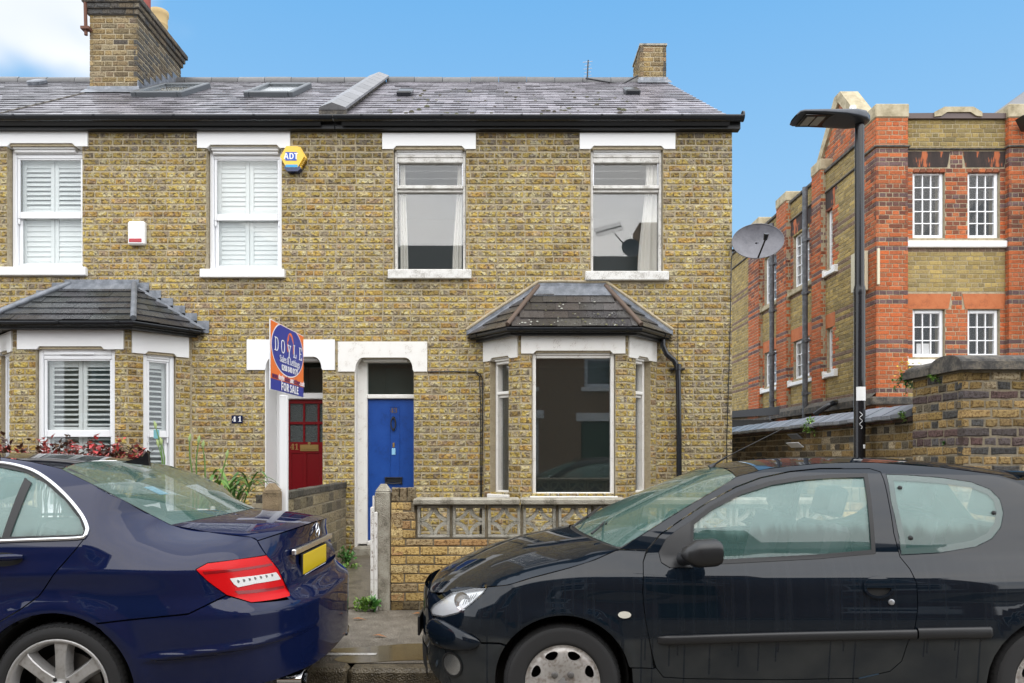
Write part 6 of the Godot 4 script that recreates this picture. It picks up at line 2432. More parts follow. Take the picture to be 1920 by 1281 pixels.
	var lm := MB.new()
	lm.tube([pt(161, 66, 11.35), pt(159, -20, 11.35)], 0.025, 8)
	lm.box(pt(157, 60, 11.4), pt(166, 48, 11.3))
	solo("aerial_mast", lm, M.rust, "thin dark red aerial mast strapped to the tall left chimney", "mast", pt(161, 66, 11.35))
	# louvred vent low on the alley wall
	var lv := thing("wall_vent", "small pale two-slat vent cover on the dark alley wall", "vent", Vector3(3.75, 1.45, -9.5))
	for k in 2:
		var s := MB.new()
		s.box_in(Transform3D(Basis(Vector3(0, 0, 1), -0.7), Vector3(3.74, 1.55 + 0.11 * k, -9.55)), Vector3(-0.07, -0.005, -0.2 + 0.04 * k), Vector3(0.02, 0.005, 0.2 - 0.04 * k))
		part("slat", s, M.lead if k else M.upvc, lv)
	# litter in the gutter
	var bt := thing("plastic_bottle", "crushed clear plastic bottle lying in the gutter between the cars", "bottle", pt(640, 1272, 4.42))
	var bc := Vector3(-0.96, 0.035, -4.40)
	var bf := Transform3D(Basis(Vector3(0, 0, 1), 1.45).rotated(Vector3.UP, 0.3), bc)
	var bm := MB.new()
	bm.lathe(bf, [Vector2(0.001, 0.0), Vector2(0.026, 0.003), Vector2(0.03, 0.02), Vector2(0.024, 0.06), Vector2(0.031, 0.09), Vector2(0.026, 0.12), Vector2(0.012, 0.155), Vector2(0.011, 0.17)], 16)
	part("body", bm, M.clear_plastic, bt)
	var bl := MB.new()
	bl.lathe(bf, [Vector2(0.0275, 0.04), Vector2(0.0255, 0.06), Vector2(0.031, 0.085)], 16)
	part("label_band", bl, flat(0.35, 0.45, 0.6, 0.5), bt)
	var rc := MB.new()
	rc.bevel_in(Transform3D(Basis(Vector3.UP, 0.5), Vector3(-0.605, 0.012, -4.33)), Vector3(-0.02, 0, -0.012), Vector3(0.02, 0.02, 0.012), 0.005)
	solo("bottle_cap", rc, flat(0.5, 0.015, 0.02, 0.3), "tiny red scrap of plastic litter in the gutter", "litter", Vector3(-0.605, 0.012, -4.33))

func fxv(px: float, py: float, z: float) -> Vector3:
	return Vector3(fx(px), fy(py), z)

# ---------------------------------------------------------------- parked cars
# A body side is the surface z = w(x, y) (half width at a place along the car and a height); panels are outlines cut from it.
class CarShape:
	var dc := 4.4

	func w(_x: float, _y: float) -> float:
		return 0.8

	static func table(y: float, t: Array) -> float:
		if y <= t[0].x:
			return t[0].y
		for i in range(1, t.size()):
			if y <= t[i].x:
				var a: Vector2 = t[i - 1]
				var b: Vector2 = t[i]
				var m0: float = (b.y - t[maxi(i - 2, 0)].y) / maxf(1e-4, b.x - t[maxi(i - 2, 0)].x)
				var m1: float = (t[mini(i + 1, t.size() - 1)].y - a.y) / maxf(1e-4, t[mini(i + 1, t.size() - 1)].x - a.x)
				var h := b.x - a.x
				var s := (y - a.x) / h
				return (2 * s * s * s - 3 * s * s + 1) * a.y + (s * s * s - 2 * s * s + s) * h * m0 + (-2 * s * s * s + 3 * s * s) * b.y + (s * s * s - s * s) * h * m1
		return t[t.size() - 1].y

	static func cap(t: float, p: float) -> float:
		if t <= 0.0:
			return 0.0
		if t >= 1.0:
			return 1.0
		return pow(1.0 - pow(1.0 - t, p), 1.0 / p)

	func normal(x: float, y: float) -> Vector3:
		var e := 0.006
		return Vector3(-(w(x + e, y) - w(x - e, y)) / (2 * e), -(w(x, y + e) - w(x, y - e)) / (2 * e), 1.0).normalized()

	# where along the car the surface has that half width, searched from a (wide) to b (the tip)
	func x_at(y: float, z: float, a: float, b: float) -> float:
		for i in 26:
			var m := (a + b) / 2.0
			if w(m, y) > z:
				a = m
			else:
				b = m
		return (a + b) / 2.0

	# where the body side lies behind a measured place of the photograph
	func on(px: float, py: float) -> Vector3:
		var z := 0.75
		var x := 0.0
		var y := 0.0
		for i in 24:
			var d := dc - z
			x = (px - 945.0) * d / 1400.0
			y = 1.42 - (py - 856.0) * d / 1400.0
			z = lerpf(z, w(x, y), 0.5)
		return Vector3(x, y, z)

	func outline(list: Array) -> PackedVector2Array:
		var o := PackedVector2Array()
		for q in list:
			if q is Vector2:
				o.append(q)
			else:
				var p := on(q[0], q[1])
				o.append(Vector2(p.x, p.y))
		return o

	func curve(list: Array) -> Array:
		var o := []
		for q in list:
			if q is Vector3:
				o.append(q)
			elif q is Vector2:
				o.append(Vector3(q.x, q.y, w(q.x, q.y)))
			else:
				o.append(on(q[0], q[1]))
		return o

class Hatch extends CarShape:
	const BODY := [Vector2(0.12, 0.735), Vector2(0.25, 0.783), Vector2(0.4, 0.806), Vector2(0.6, 0.827), Vector2(0.8, 0.815), Vector2(1.0, 0.797), Vector2(1.5, 0.79)]
	const SHOULDER := [Vector2(-0.5, 0.60), Vector2(-0.3, 0.715), Vector2(-0.09, 0.80), Vector2(0.2, 0.895), Vector2(0.58, 0.935), Vector2(0.9, 0.915), Vector2(1.5, 0.91), Vector2(2.4, 0.925), Vector2(3.4, 0.96)]

	func w(x: float, y: float) -> float:
		var v := table(y, BODY)
		var s := table(x, SHOULDER)
		var t := (y - (s - 0.22)) / 0.22
		if t > 0.0:
			v -= 0.058 * t * t if t < 1.0 else 0.058 + 0.25 * (y - s) + 0.60 * (y - s) * (y - s)
		if y > 1.25:
			v -= 1.3 * (y - 1.25) * (y - 1.25)
		# a soft crease along the flank
		v += 0.006 * exp(-pow((y - 0.80) / 0.05, 2.0)) - 0.006 * exp(-pow((y - 0.69) / 0.06, 2.0))
		var tip := -0.475 + 1.1 * pow(maxf(0.0, y - 0.62), 2.0) * 2.0 + 0.5 * pow(maxf(0.0, 0.34 - y), 2.0)
		v *= cap((x - tip) / 0.78, 2.6)
		v *= cap((3.40 - 0.9 * pow(maxf(0.0, y - 0.8), 1.5) - x) / 0.5, 3.0)
		for cx in [0.2923, 2.734]:
			var rr := Vector2(x - cx, y - 0.30).length()
			v += 0.012 * exp(-pow((rr - 0.35) / 0.035, 2.0))
		return maxf(v, 0.0)

class Saloon extends CarShape:
	const BODY := [Vector2(0.12, 0.80), Vector2(0.3, 0.85), Vector2(0.5, 0.876), Vector2(0.7, 0.884), Vector2(0.85, 0.872), Vector2(1.0, 0.845), Vector2(1.2, 0.735), Vector2(1.3, 0.665), Vector2(1.38, 0.59), Vector2(1.44, 0.50)]
	const BOOT := [Vector2(0.12, 0.80), Vector2(0.3, 0.85), Vector2(0.5, 0.876), Vector2(0.7, 0.884), Vector2(0.83, 0.868), Vector2(0.92, 0.83), Vector2(0.98, 0.765), Vector2(1.02, 0.69), Vector2(1.07, 0.56), Vector2(1.15, 0.30)]

	func w(x: float, y: float) -> float:
		var k := smoothstep(-2.0, -1.5, x)
		var v := table(y, BODY) * (1.0 - k) + table(y, BOOT) * k
		# shoulder crease running forward from the tail lamp, and the swell over the wheel
		v += 0.012 * exp(-pow((y - (0.875 + 0.02 * (x + 2.0))) / 0.035, 2.0)) * smoothstep(-1.0, -1.5, x)
		v -= 0.012 * exp(-pow((y - 0.76) / 0.06, 2.0)) * smoothstep(-1.1, -1.6, x)
		for cx in [-2.0975, -4.8575]:
			var rr := Vector2(x - cx, y - 0.318).length()
			v += 0.016 * exp(-pow((rr - 0.40) / 0.05, 2.0)) * smoothstep(0.2, 0.4, y)
		v += 0.017 * exp(-pow((y - (0.47 + 0.1 * (x + 1.7))) / 0.017, 2.0)) * smoothstep(-1.72, -1.60, x) - 0.014 * smoothstep(0.04, 0.0, y - (0.44 + 0.1 * (x + 1.7))) * smoothstep(-1.75, -1.5, x)
		var tip := -0.968 - 0.082 * smoothstep(0.66, 0.76, y) - 0.20 * maxf(0.0, y - 0.76) - 0.35 * pow(maxf(0.0, 0.36 - y), 1.5)
		v *= cap((tip - x) / 0.62, 2.9)
		v *= cap((x + 5.56 - 0.5 * pow(maxf(0.0, y - 0.6), 1.5)) / 0.75, 2.7)
		return maxf(v, 0.0)

func smooth_line(pts: Array, n: int) -> Array:
	var L := [0.0]
	for i in range(1, pts.size()):
		L.append(L[i - 1] + ((pts[i] as Vector3) - pts[i - 1]).length())
	var o := []
	for k in n:
		var s: float = L[-1] * k / (n - 1.0)
		var i := 0
		while i < pts.size() - 2 and s > L[i + 1]:
			i += 1
		var t: float = (s - L[i]) / maxf(1e-5, L[i + 1] - L[i])
		var p0: Vector3 = pts[maxi(i - 1, 0)]
		var p1: Vector3 = pts[i]
		var p2: Vector3 = pts[i + 1]
		var p3: Vector3 = pts[mini(i + 2, pts.size() - 1)]
		o.append(p1.cubic_interpolate(p2, p0, p3, t) if i > 0 and i < pts.size() - 2 else p1.lerp(p2, t).lerp(p1.cubic_interpolate(p2, p0, p3, t), 0.6))
	return o

# a surface crowned across the car, from the near edge line over the centre line to the far side
func crown(mb: MB, z0: float, edge: Array, centre: Array, n := 24, m := 20, pw := 2.0) -> Array:
	var e := smooth_line(edge, n)
	var c := smooth_line(centre, n)
	var rows := []
	for i in n:
		var row := PackedVector3Array()
		for k in m + 1:
			var v := 1.0 - 2.0 * k / m
			var a: Vector3 = e[i]
			var b: Vector3 = c[i]
			var q := pow(absf(v), pw)
			row.append(Vector3(lerpf(b.x, a.x, q), lerpf(b.y, a.y, q), z0 + a.z * v))
		rows.append(row)
	mb.grid(rows, true)
	return rows

# a panel cut from the body side: fine grid clipped to its outline, edges turned in
func panel(mb: MB, sh: CarShape, poly: PackedVector2Array, holes: Array, out := 0.0, cell := 0.035, turn := 0.012, gap := 0.0022) -> void:
	var zc := -sh.dc
	if Geometry2D.is_polygon_clockwise(poly):
		poly.reverse()
	var shr := Geometry2D.offset_polygon(poly, -gap)
	if shr.size():
		poly = shr[0]
	var box := Rect2(poly[0], Vector2.ZERO)
	for q in poly:
		box = box.expand(q)
	var nx := int(ceil(box.size.x / cell))
	var ny := int(ceil(box.size.y / cell))
	var touched := {}
	var rings := [poly] + holes
	for ring in rings:
		for i in ring.size():
			var a: Vector2 = ring[i]
			var b: Vector2 = ring[(i + 1) % ring.size()]
			var n := int((b - a).length() / (cell * 0.2)) + 1
			for k in n + 1:
				var p := a.lerp(b, float(k) / n)
				touched[Vector2i(int((p.x - box.position.x) / cell), int((p.y - box.position.y) / cell))] = true
	var P := func(q: Vector2) -> Vector3: return Vector3(q.x, q.y, zc + sh.w(q.x, q.y) + out)
	var cache := {}
	for i in nx + 1:
		for j in ny + 1:
			var a := box.position + Vector2(i, j) * cell
			var b := a + Vector2(cell, cell)
			var sq := PackedVector2Array([a, Vector2(b.x, a.y), b, Vector2(a.x, b.y)])
			var bits := []
			if touched.has(Vector2i(i, j)):
				bits = Geometry2D.intersect_polygons(sq, poly)
				for h in holes:
					var left := []
					for s in bits:
						for c in Geometry2D.clip_polygons(s, h):
							if not Geometry2D.is_polygon_clockwise(c):
								left.append(c)
					bits = left
			else:
				var mid := (a + b) / 2.0
				if not Geometry2D.is_point_in_polygon(mid, poly):
					continue
				var cut := false
				for h in holes:
					if Geometry2D.is_point_in_polygon(mid, h):
						cut = true
				if cut:
					continue
				bits = [sq]
			for s in bits:
				var ids := Geometry2D.triangulate_polygon(s)
				for k in range(0, ids.size(), 3):
					var t := [s[ids[k]], s[ids[k + 1]], s[ids[k + 2]]]
					if (t[1] - t[0]).cross(t[2] - t[0]) < 0:
						t = [t[0], t[2], t[1]]
					var ps := []
					var nn := []
					for q in t:
						if not cache.has(q):
							cache[q] = [P.call(q), sh.normal(q.x, q.y)]
						ps.append(cache[q][0])
						nn.append(cache[q][1])
					mb.tri_n(ps[0], ps[1], ps[2], nn[0], nn[1], nn[2])
	if turn > 0.0:
		for ring in rings:
			var m: int = ring.size()
			for i in m:
				var a: Vector2 = ring[i]
				var b: Vector2 = ring[(i + 1) % m]
				var steps := int((b - a).length() / 0.06) + 1
				for k in steps:
					var p: Vector3 = P.call(a.lerp(b, float(k) / steps))
					var q: Vector3 = P.call(a.lerp(b, float(k + 1) / steps))
					mb.quad(p - Vector3(0, 0, turn), q - Vector3(0, 0, turn), q, p)

# the rounded end of the body, the same surface as its sides, between half widths -zm and zm
func nose(mb: MB, sh: CarShape, ys: Array, zm: float, a: float, b: float, flip: bool) -> void:
	var rows := []
	for y in ys:
		var row := PackedVector3Array()
		for k in 41:
			var z := zm * (1.0 - 2.0 * k / 40.0)
			row.append(Vector3(sh.x_at(y, maxf(absf(z), 0.004), a, b), y, -sh.dc + z))
		rows.append(row)
	mb.grid(rows, flip)

func steps(a: float, b: float, n: int) -> Array:
	var o := []
	for k in n + 1:
		o.append(lerpf(a, b, float(k) / n))
	return o

func arc(cx: float, cy: float, rad: float, a0: float, a1: float, n := 18) -> Array:
	var o := []
	for k in n + 1:
		var a := deg_to_rad(lerpf(a0, a1, float(k) / n))
		o.append(Vector2(cx + cos(a) * rad, cy + sin(a) * rad))
	return o

func oval(cx: float, cy: float, rx: float, ry: float, n := 28) -> PackedVector2Array:
	var o := PackedVector2Array()
	for k in n:
		o.append(Vector2(cx + cos(TAU * k / n) * rx, cy + sin(TAU * k / n) * ry))
	return o

# the same panel on both sides of the car
func both(nm: String, mb: MB, zc: float, mat: Material, car: Node) -> MeshInstance3D:
	var o := part(nm, mb, mat, car)
	part(nm, mb.mirrored(zc), mat, car)
	return o

func wheel(car: Node, c: Vector3, R: float, rim: float, style: String, side: float) -> void:
	# local frame: y points outward from the car
	var f := Transform3D(Basis(Vector3(1, 0, 0), Vector3(0, 0, 1), Vector3(0, -1, 0)), c)
	if side < 0:
		f = Transform3D(Basis(Vector3(1, 0, 0), Vector3(0, 0, -1), Vector3(0, 1, 0)), c)
	var ty := MB.new()
	ty.lathe(f, [Vector2(rim - 0.01, -0.19), Vector2(R - 0.035, -0.195), Vector2(R - 0.008, -0.18), Vector2(R, -0.15), Vector2(R, -0.135), Vector2(R - 0.006, -0.132), Vector2(R - 0.006, -0.126), Vector2(R, -0.123), Vector2(R, -0.075), Vector2(R - 0.006, -0.072), Vector2(R - 0.006, -0.066), Vector2(R, -0.063), Vector2(R - 0.001, -0.04), Vector2(R - 0.008, -0.018), Vector2(R - 0.022, -0.005), Vector2(R - 0.04, 0.0), Vector2(rim + 0.022, 0.002), Vector2(rim + 0.012, -0.002), Vector2(rim + 0.006, -0.001), Vector2(rim - 0.002, -0.012)], 64)
	var tyre := part("tyre", ty, M.rubber, car)
	var tb := MB.new()
	for k in 72:
		var a := TAU * k / 72.0
		var g := f * Transform3D(Basis(Vector3.UP, a), Vector3.ZERO)
		tb.box_in(g * Transform3D(Basis(Vector3(0, 0, 1), 0.5), Vector3(R - 0.012, -0.02, 0)), Vector3(-0.003, -0.022, -0.0085), Vector3(0.0035, 0.014, 0.0085))
	part("tread", tb, M.rubber, tyre).set_meta("kind", "stuff")
	var back := MB.new()
	back.lathe(f, [Vector2(rim - 0.004, -0.19), Vector2(rim - 0.012, -0.02)], 48)
	back.lathe(f, [Vector2(rim, -0.14), Vector2(0.001, -0.139)], 32)
	part("wheel_well_face", back, M.dark, tyre)
	if style == "alloy":
		var dk := MB.new()
		dk.lathe(f, [Vector2(rim * 0.66, -0.115), Vector2(rim * 0.66, -0.10), Vector2(rim * 0.3, -0.098), Vector2(0.001, -0.098)], 40, true)
		part("brake_disc", dk, M.steel_dark, tyre)
		var rm := MB.new()
		rm.lathe(f, [Vector2(rim - 0.03, -0.06), Vector2(rim - 0.022, -0.02), Vector2(rim - 0.016, -0.012), Vector2(rim - 0.012, 0.0), Vector2(rim - 0.002, 0.002), Vector2(rim + 0.003, -0.004), Vector2(rim + 0.003, -0.014)], 64)
		var rp := part("rim", rm, M.alloy, car)
		for k in 7:
			var a := TAU * k / 7.0 + 0.28
			var g := f * Transform3D(Basis(Vector3.UP, -a), Vector3.ZERO)
			# spoke runs along local x, its flat face outward (y), flanks sloping back
			var s := MB.new()
			var rows := []
			for q in [[0.035, 0.036, -0.030], [0.07, 0.026, -0.024], [0.12, 0.0235, -0.016], [0.18, 0.026, -0.012], [rim - 0.028, 0.031, -0.012], [rim - 0.012, 0.042, -0.014]]:
				var x: float = q[0]
				var hw: float = q[1]
				var y: float = q[2]
				rows.append(PackedVector3Array([g * Vector3(x, y - 0.05, hw + 0.012), g * Vector3(x, y - 0.004, hw), g * Vector3(x, y, hw - 0.004), g * Vector3(x, y, -hw + 0.004), g * Vector3(x, y - 0.004, -hw), g * Vector3(x, y - 0.05, -hw - 0.012)]))
			for i in 5:
				for j in 5:
					s.quad(rows[i][j], rows[i + 1][j], rows[i + 1][j + 1], rows[i][j + 1])
			part("spoke", s, M.alloy, rp)
		var hb := MB.new()
		hb.lathe(f, [Vector2(0.062, -0.07), Vector2(0.06, -0.032), Vector2(0.05, -0.026), Vector2(0.036, -0.026), Vector2(0.035, -0.018), Vector2(0.03, -0.014), Vector2(0.001, -0.012)], 32)
		part("hub", hb, M.alloy, rp)
		for k in 5:
			var a := TAU * k / 5.0 + 0.5
			var b := MB.new()
			b.lathe(f * Transform3D(Basis(), Vector3(cos(a) * 0.052, -0.028, sin(a) * 0.052)), [Vector2(0.010, -0.004), Vector2(0.0095, 0.004), Vector2(0.001, 0.005)], 8)
			part("wheel_bolt", b, M.dark, rp)
	else:
		var hc := MB.new()
		var rings := 12
		var holes := []
		for k in 8:
			var a := TAU * k / 8.0 + 0.39
			var h := PackedVector2Array()
			for q in 14:
				var b := TAU * q / 14.0
				var lx := 0.142 + cos(b) * 0.022
				var lz := sin(b) * (0.033 + 0.009 * cos(b))
				h.append(Vector2(cos(a) * lx - sin(a) * lz, sin(a) * lx + cos(a) * lz))
			holes.append(h)
		# the wheel trim is a shallow dish, cut in a fine grid so that its vents are open
		var dish := TrimShape.new()
		var at := MB.new()
		panel(at, dish, oval(0, 0, rim - 0.003, rim - 0.003, 56), holes, 0.0, 0.022, 0.02, 0.0)
		for i in at.v.size():
			at.v[i] = f * Vector3(at.v[i].x, at.v[i].z, -at.v[i].y)
			at.n[i] = f.basis * Vector3(at.n[i].x, at.n[i].z, -at.n[i].y)
		var rp := part("wheel_trim", at, M.wheel_trim, car)
		for k in 4:
			var a := TAU * k / 4.0 + 0.79
			var b := MB.new()
			b.lathe(f * Transform3D(Basis(), Vector3(cos(a) * 0.056, -0.006, -sin(a) * 0.056)), [Vector2(0.017, -0.006), Vector2(0.0165, 0.007), Vector2(0.012, 0.011), Vector2(0.001, 0.0115)], 12)
			part("bolt_cover", b, M.steel_dark, rp)
		var lion := MB.new()
		lion.prism(f * Transform3D(Basis(Vector3(1, 0, 0), Vector3(0, 0, -1), Vector3(0, 1, 0)), Vector3(0, -0.004, 0)), PackedVector2Array([Vector2(-0.012, -0.026), Vector2(0.0, -0.018), Vector2(0.012, -0.028), Vector2(0.016, -0.014), Vector2(0.010, 0.0), Vector2(0.022, 0.006), Vector2(0.012, 0.012), Vector2(0.008, 0.026), Vector2(-0.004, 0.022), Vector2(-0.012, 0.010), Vector2(-0.024, 0.004), Vector2(-0.010, -0.004)]), 0.0, 0.006)
		part("emblem", lion, M.steel, rp)

class TrimShape extends CarShape:
	func _init() -> void:
		dc = 0.0

	func w(x: float, y: float) -> float:
		var q := sqrt(x * x + y * y)
		return -0.008 + 0.012 * exp(-pow((q - 0.115) / 0.05, 2.0)) - 0.014 * smoothstep(0.155, 0.18, q) + 0.012 * smoothstep(0.176, 0.186, q) - 0.004 * smoothstep(0.055, 0.03, q)

func seats(car: Node, zc: float, xs: Array, y0: float, mat: Material) -> void:
	for q in xs:
		for s in [-0.36, 0.36]:
			var m := MB.new()
			var lean := Transform3D(Basis(Vector3(0, 0, 1), q[1]), Vector3(q[0], y0, zc + s))
			m.bevel_in(lean, Vector3(-0.06, 0.0, -0.23), Vector3(0.07, 0.56, 0.23), 0.05)
			m.bevel_in(lean, Vector3(-0.045, 0.60, -0.13), Vector3(0.045, 0.76, 0.13), 0.04)
			m.bevel_in(Transform3D(Basis(), Vector3(q[0], y0, zc + s)), Vector3(-0.5 * signf(-q[1]) if q[1] > 0 else -0.5, -0.1, -0.23), Vector3(0.0 if q[1] <= 0 else 0.5, 0.06, 0.23), 0.04)
			part("seat", m, mat, car)

func wheel_wells(car: Node, zc: float, centres: Array, rad: float, hw: float) -> void:
	for c in centres:
		for s in [-1.0, 1.0]:
			var m := MB.new()
			var rows := []
			for z in [hw - 0.035, 0.42]:
				var row := PackedVector3Array()
				for k in 21:
					var a := PI * 1.08 * k / 20.0 - 0.12
					row.append(Vector3(c.x + cos(a) * rad, c.y + sin(a) * rad, zc + s * z))
				rows.append(row)
			m.grid(rows, s > 0)
			m.box(Vector3(c.x - rad, c.y - 0.1, zc + s * 0.42 - 0.01), Vector3(c.x + rad, c.y + rad, zc + s * 0.42 + 0.01))
			part("wheel_well", m, M.dark, car)

func hatchback() -> void:
	var sh := Hatch.new()
	sh.dc = 4.51
	var zc := -sh.dc
	var car := thing("hatchback_car", "black three-door hatchback wet with rain, parked nose towards the garden path", "car", Vector3(1.45, 0, zc), "cars parked along the kerb")
	var paint: Material = M.black_car
	var side: Material = M.black_car_side
	var fa := Vector2(0.2923, 0.30)
	var ra := Vector2(2.734, 0.30)
	var R := 0.335
	var m: MB
	# front wing
	var head_low := [[906, 1113], [884, 1133], [859, 1151], [830, 1158], [813, 1157]]
	m = MB.new()
	panel(m, sh, sh.outline([[1161, 1030], [1115, 1050], [1068, 1065], [996, 1084], [953, 1097], [914, 1101]] + head_low + [[822, 1163], [850, 1180], [885, 1190], [899, 1200], [902, 1205], [938, 1206]] + arc(fa.x, fa.y, R, 147, 14) + [[1181, 1252], [1226, 1254], [1221, 1219], [1210, 1162], [1205, 1108], [1206, 1054], [1212, 1032]]), [])
	both("front_wing", m, zc, side, car)
	# door
	var win := sh.outline([[1295, 980], [1331, 951], [1387, 922], [1444, 904], [1500, 895], [1556, 890.5], [1624.5, 889], [1628, 910], [1635, 970], [1640, 1037], [1537, 1046], [1425, 1052], [1350, 1056], [1293, 1058]])
	var d_out := [[1214, 1032], [1206, 1054], [1205, 1108], [1210, 1162], [1221, 1219], [1230, 1252], [1244, 1270], [1294, 1273], [1462, 1275], [1612, 1272], [1669, 1259], [1691, 1240], [1702, 1206], [1716, 1176], [1721, 1139], [1719, 1094], [1706, 1067], [1688, 1045], [1676, 1000], [1667, 944], [1657, 899], [1651, 885], [1631, 879], [1537, 879.5], [1481, 885], [1425, 897], [1380, 914], [1331, 940], [1275, 977], [1237, 1004]]
	var door_poly := sh.outline(d_out)
	m = MB.new()
	panel(m, sh, door_poly, [win])
	var door := both("door", m, zc, side, car)
	var seal := MB.new()
	var inner: PackedVector2Array = Geometry2D.offset_polygon(win, -0.016)[0]
	panel(seal, sh, Geometry2D.offset_polygon(win, 0.004)[0], [inner], 0.003, 0.03, 0.006, 0.0)
	both("window_seal", seal, zc, M.rubber, car)
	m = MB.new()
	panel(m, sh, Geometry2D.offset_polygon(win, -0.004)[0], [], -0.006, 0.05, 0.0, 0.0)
	both("door_window", m, zc, M.teal_glass, car)
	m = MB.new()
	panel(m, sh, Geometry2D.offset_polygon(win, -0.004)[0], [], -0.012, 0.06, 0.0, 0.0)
	both("window_sheen", m, zc, M.sky_sheen, car)  # sheet behind the glass carrying the painted sky reflection
	# rear quarter with its side window, and sill
	var qw := sh.outline([[1661, 889], [1710, 891], [1762, 895], [1819, 903], [1856, 917], [1875, 936], [1882, 962], [1877, 989], [1860, 1011], [1830, 1026], [1762, 1037], [1690, 1041], [1685, 1007], [1670, 940]])
	m = MB.new()
	var rear := [Vector2(2.93, 1.30), Vector2(3.12, 1.10), Vector2(3.25, 0.95), Vector2(3.31, 0.7), Vector2(3.32, 0.45), Vector2(3.26, 0.22), Vector2(3.1, 0.2)]
	var roof_e := [[1380, 894], [1432, 880], [1480, 874], [1537, 869], [1600, 867], [1650, 867.5], [1762, 876], [1875, 891], [1905, 900]]
	var dl := d_out.slice(4, 22)
	panel(m, sh, sh.outline([Vector2(0.632, 0.372), [1226, 1254]] + d_out.slice(5, 26) + [[1651, 868], [1762, 876], [1875, 891], [1905, 900]] + rear + arc(ra.x, ra.y, R, -10, 190) + [Vector2(2.39, 0.18), Vector2(0.65, 0.18)]), [qw])
	both("rear_quarter", m, zc, side, car)
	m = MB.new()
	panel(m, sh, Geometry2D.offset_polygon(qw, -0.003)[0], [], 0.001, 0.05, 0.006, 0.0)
	both("quarter_window", m, zc, M.teal_glass, car)
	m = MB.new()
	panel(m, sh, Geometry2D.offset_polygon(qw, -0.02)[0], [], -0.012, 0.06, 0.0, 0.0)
	both("window_sheen", m, zc, M.sky_sheen, car)  # painted sky reflection for the quarter window
	m = MB.new()
	var qi: PackedVector2Array = Geometry2D.offset_polygon(qw, -0.032)[0]
	panel(m, sh, Geometry2D.offset_polygon(qw, -0.001)[0], [qi], -0.004, 0.04, 0.0, 0.0)
	both("window_seal", m, zc, M.rubber, car)
	for q in [[1687, 915], [1707, 1009], [1863, 962]]:
		var p := sh.on(q[0], q[1])
		var b := MB.new()
		b.lathe(Transform3D(Basis(Vector3(1, 0, 0), Vector3(0, 0, 1), Vector3(0, -1, 0)), Vector3(p.x, p.y, zc + p.z)), [Vector2(0.012, 0.0), Vector2(0.0115, 0.006), Vector2(0.001, 0.008)], 12)
		part("window_stud", b, M.rubber, car)
	# windscreen pillar and roof rail
	m = MB.new()
	panel(m, sh, sh.outline([[1161, 1030], [1204, 1003], [1248, 975], [1302, 942], [1350, 914]] + roof_e.slice(0, 6) + [[1651, 884], [1631, 878], [1537, 878.5], [1481, 884], [1425, 896], [1380, 913], [1331, 939], [1275, 976], [1237, 1003], [1213, 1031]]), [], 0.0, 0.03)
	both("roof_rail", m, zc, paint, car)
	# bumper with its rubbing strip
	m = MB.new()
	panel(m, sh, sh.outline([Vector2(-0.435, 0.60), [813, 1159], [850, 1181], [885, 1191], [899, 1201], [902, 1207], [938, 1208]] + arc(fa.x, fa.y, R, 148, 184, 6) + [Vector2(-0.06, 0.19), Vector2(-0.30, 0.19), Vector2(-0.40, 0.26), Vector2(-0.44, 0.36), Vector2(-0.455, 0.5)]), [], 0.0, 0.03)
	both("bumper", m, zc, side, car)
	m = MB.new()
	var br := []
	for q in [[803, 1178, 0.034, 0.6], [815, 1184, 0.074, 1.0], [832, 1190, 0.073, 1.0], [850, 1196, 0.064, 1.0], [868, 1201, 0.052, 1.0], [884, 1204.5, 0.040, 0.9], [894, 1206, 0.026, 0.6], [900, 1206, 0.006, 0.1]]:
		var c := sh.on(q[0], q[1])
		var nn := sh.normal(c.x, c.y)
		var row := PackedVector3Array()
		for j in 15:
			var a := PI * (j / 14.0) - PI / 2.0
			row.append(c + Vector3(0, sin(a) * q[2], zc) + nn * (0.034 * q[3] * pow(maxf(0.0, cos(a)), 0.6) - 0.004))
		br.append(row)
	m.grid(br, false)
	both("bumper_strip", m, zc, paint, car)
	m = MB.new()
	nose(m, sh, steps(0.19, 0.685, 26), 0.37, 0.3, -0.55, false)
	part("front_bumper", m, paint, car)
	m = MB.new()
	nose(m, sh, steps(0.24, 0.37, 5), 0.40, 0.3, -0.55, false)
	for i in m.v.size():
		m.v[i].x -= 0.004
	part("air_intake", m, M.dark, car)
	var plate := MB.new()
	plate.bevel(Vector3(-0.492, 0.40, zc - 0.26), Vector3(-0.478, 0.51, zc + 0.26), 0.003)
	part("number_plate", plate, M.soft_black, car)
	# lamps
	var hl := sh.outline([[806, 1143], [813, 1133], [845, 1111.5], [888, 1103], [913, 1102.5]] + head_low.slice(0, 4) + [[810, 1154]])
	m = MB.new()
	panel(m, sh, sh.outline([Vector2(-0.449, 0.60), [806, 1144], [813, 1134], [845, 1113], [913, 1104], [880, 1101], [846, 1105], [822, 1118], Vector2(-0.425, 0.675)]), [], -0.004, 0.02, 0.02, 0.0)
	both("front_panel", m, zc, paint, car)
	m = MB.new()
	panel(m, sh, hl, [], 0.001, 0.02, 0.0, 0.001)
	both("headlight", m, zc, M.lamp_glass, car)
	m = MB.new()
	panel(m, sh, hl, [], -0.022, 0.02, 0.0, 0.004)
	both("headlight_reflector", m, zc, M.reflector, car)
	m = MB.new()
	var bp := sh.on(868, 1128)
	m.lathe(Transform3D(Basis(Vector3(1, 0, 0.5).normalized(), Vector3(-0.5, 0, 1).normalized(), Vector3(0, -1, 0)), Vector3(bp.x, bp.y, zc + bp.z - 0.02)), [Vector2(0.001, -0.006), Vector2(0.03, 0.0), Vector2(0.045, 0.012), Vector2(0.047, 0.012)], 20)
	both("lamp_bowl", m, zc, M.chrome, car)
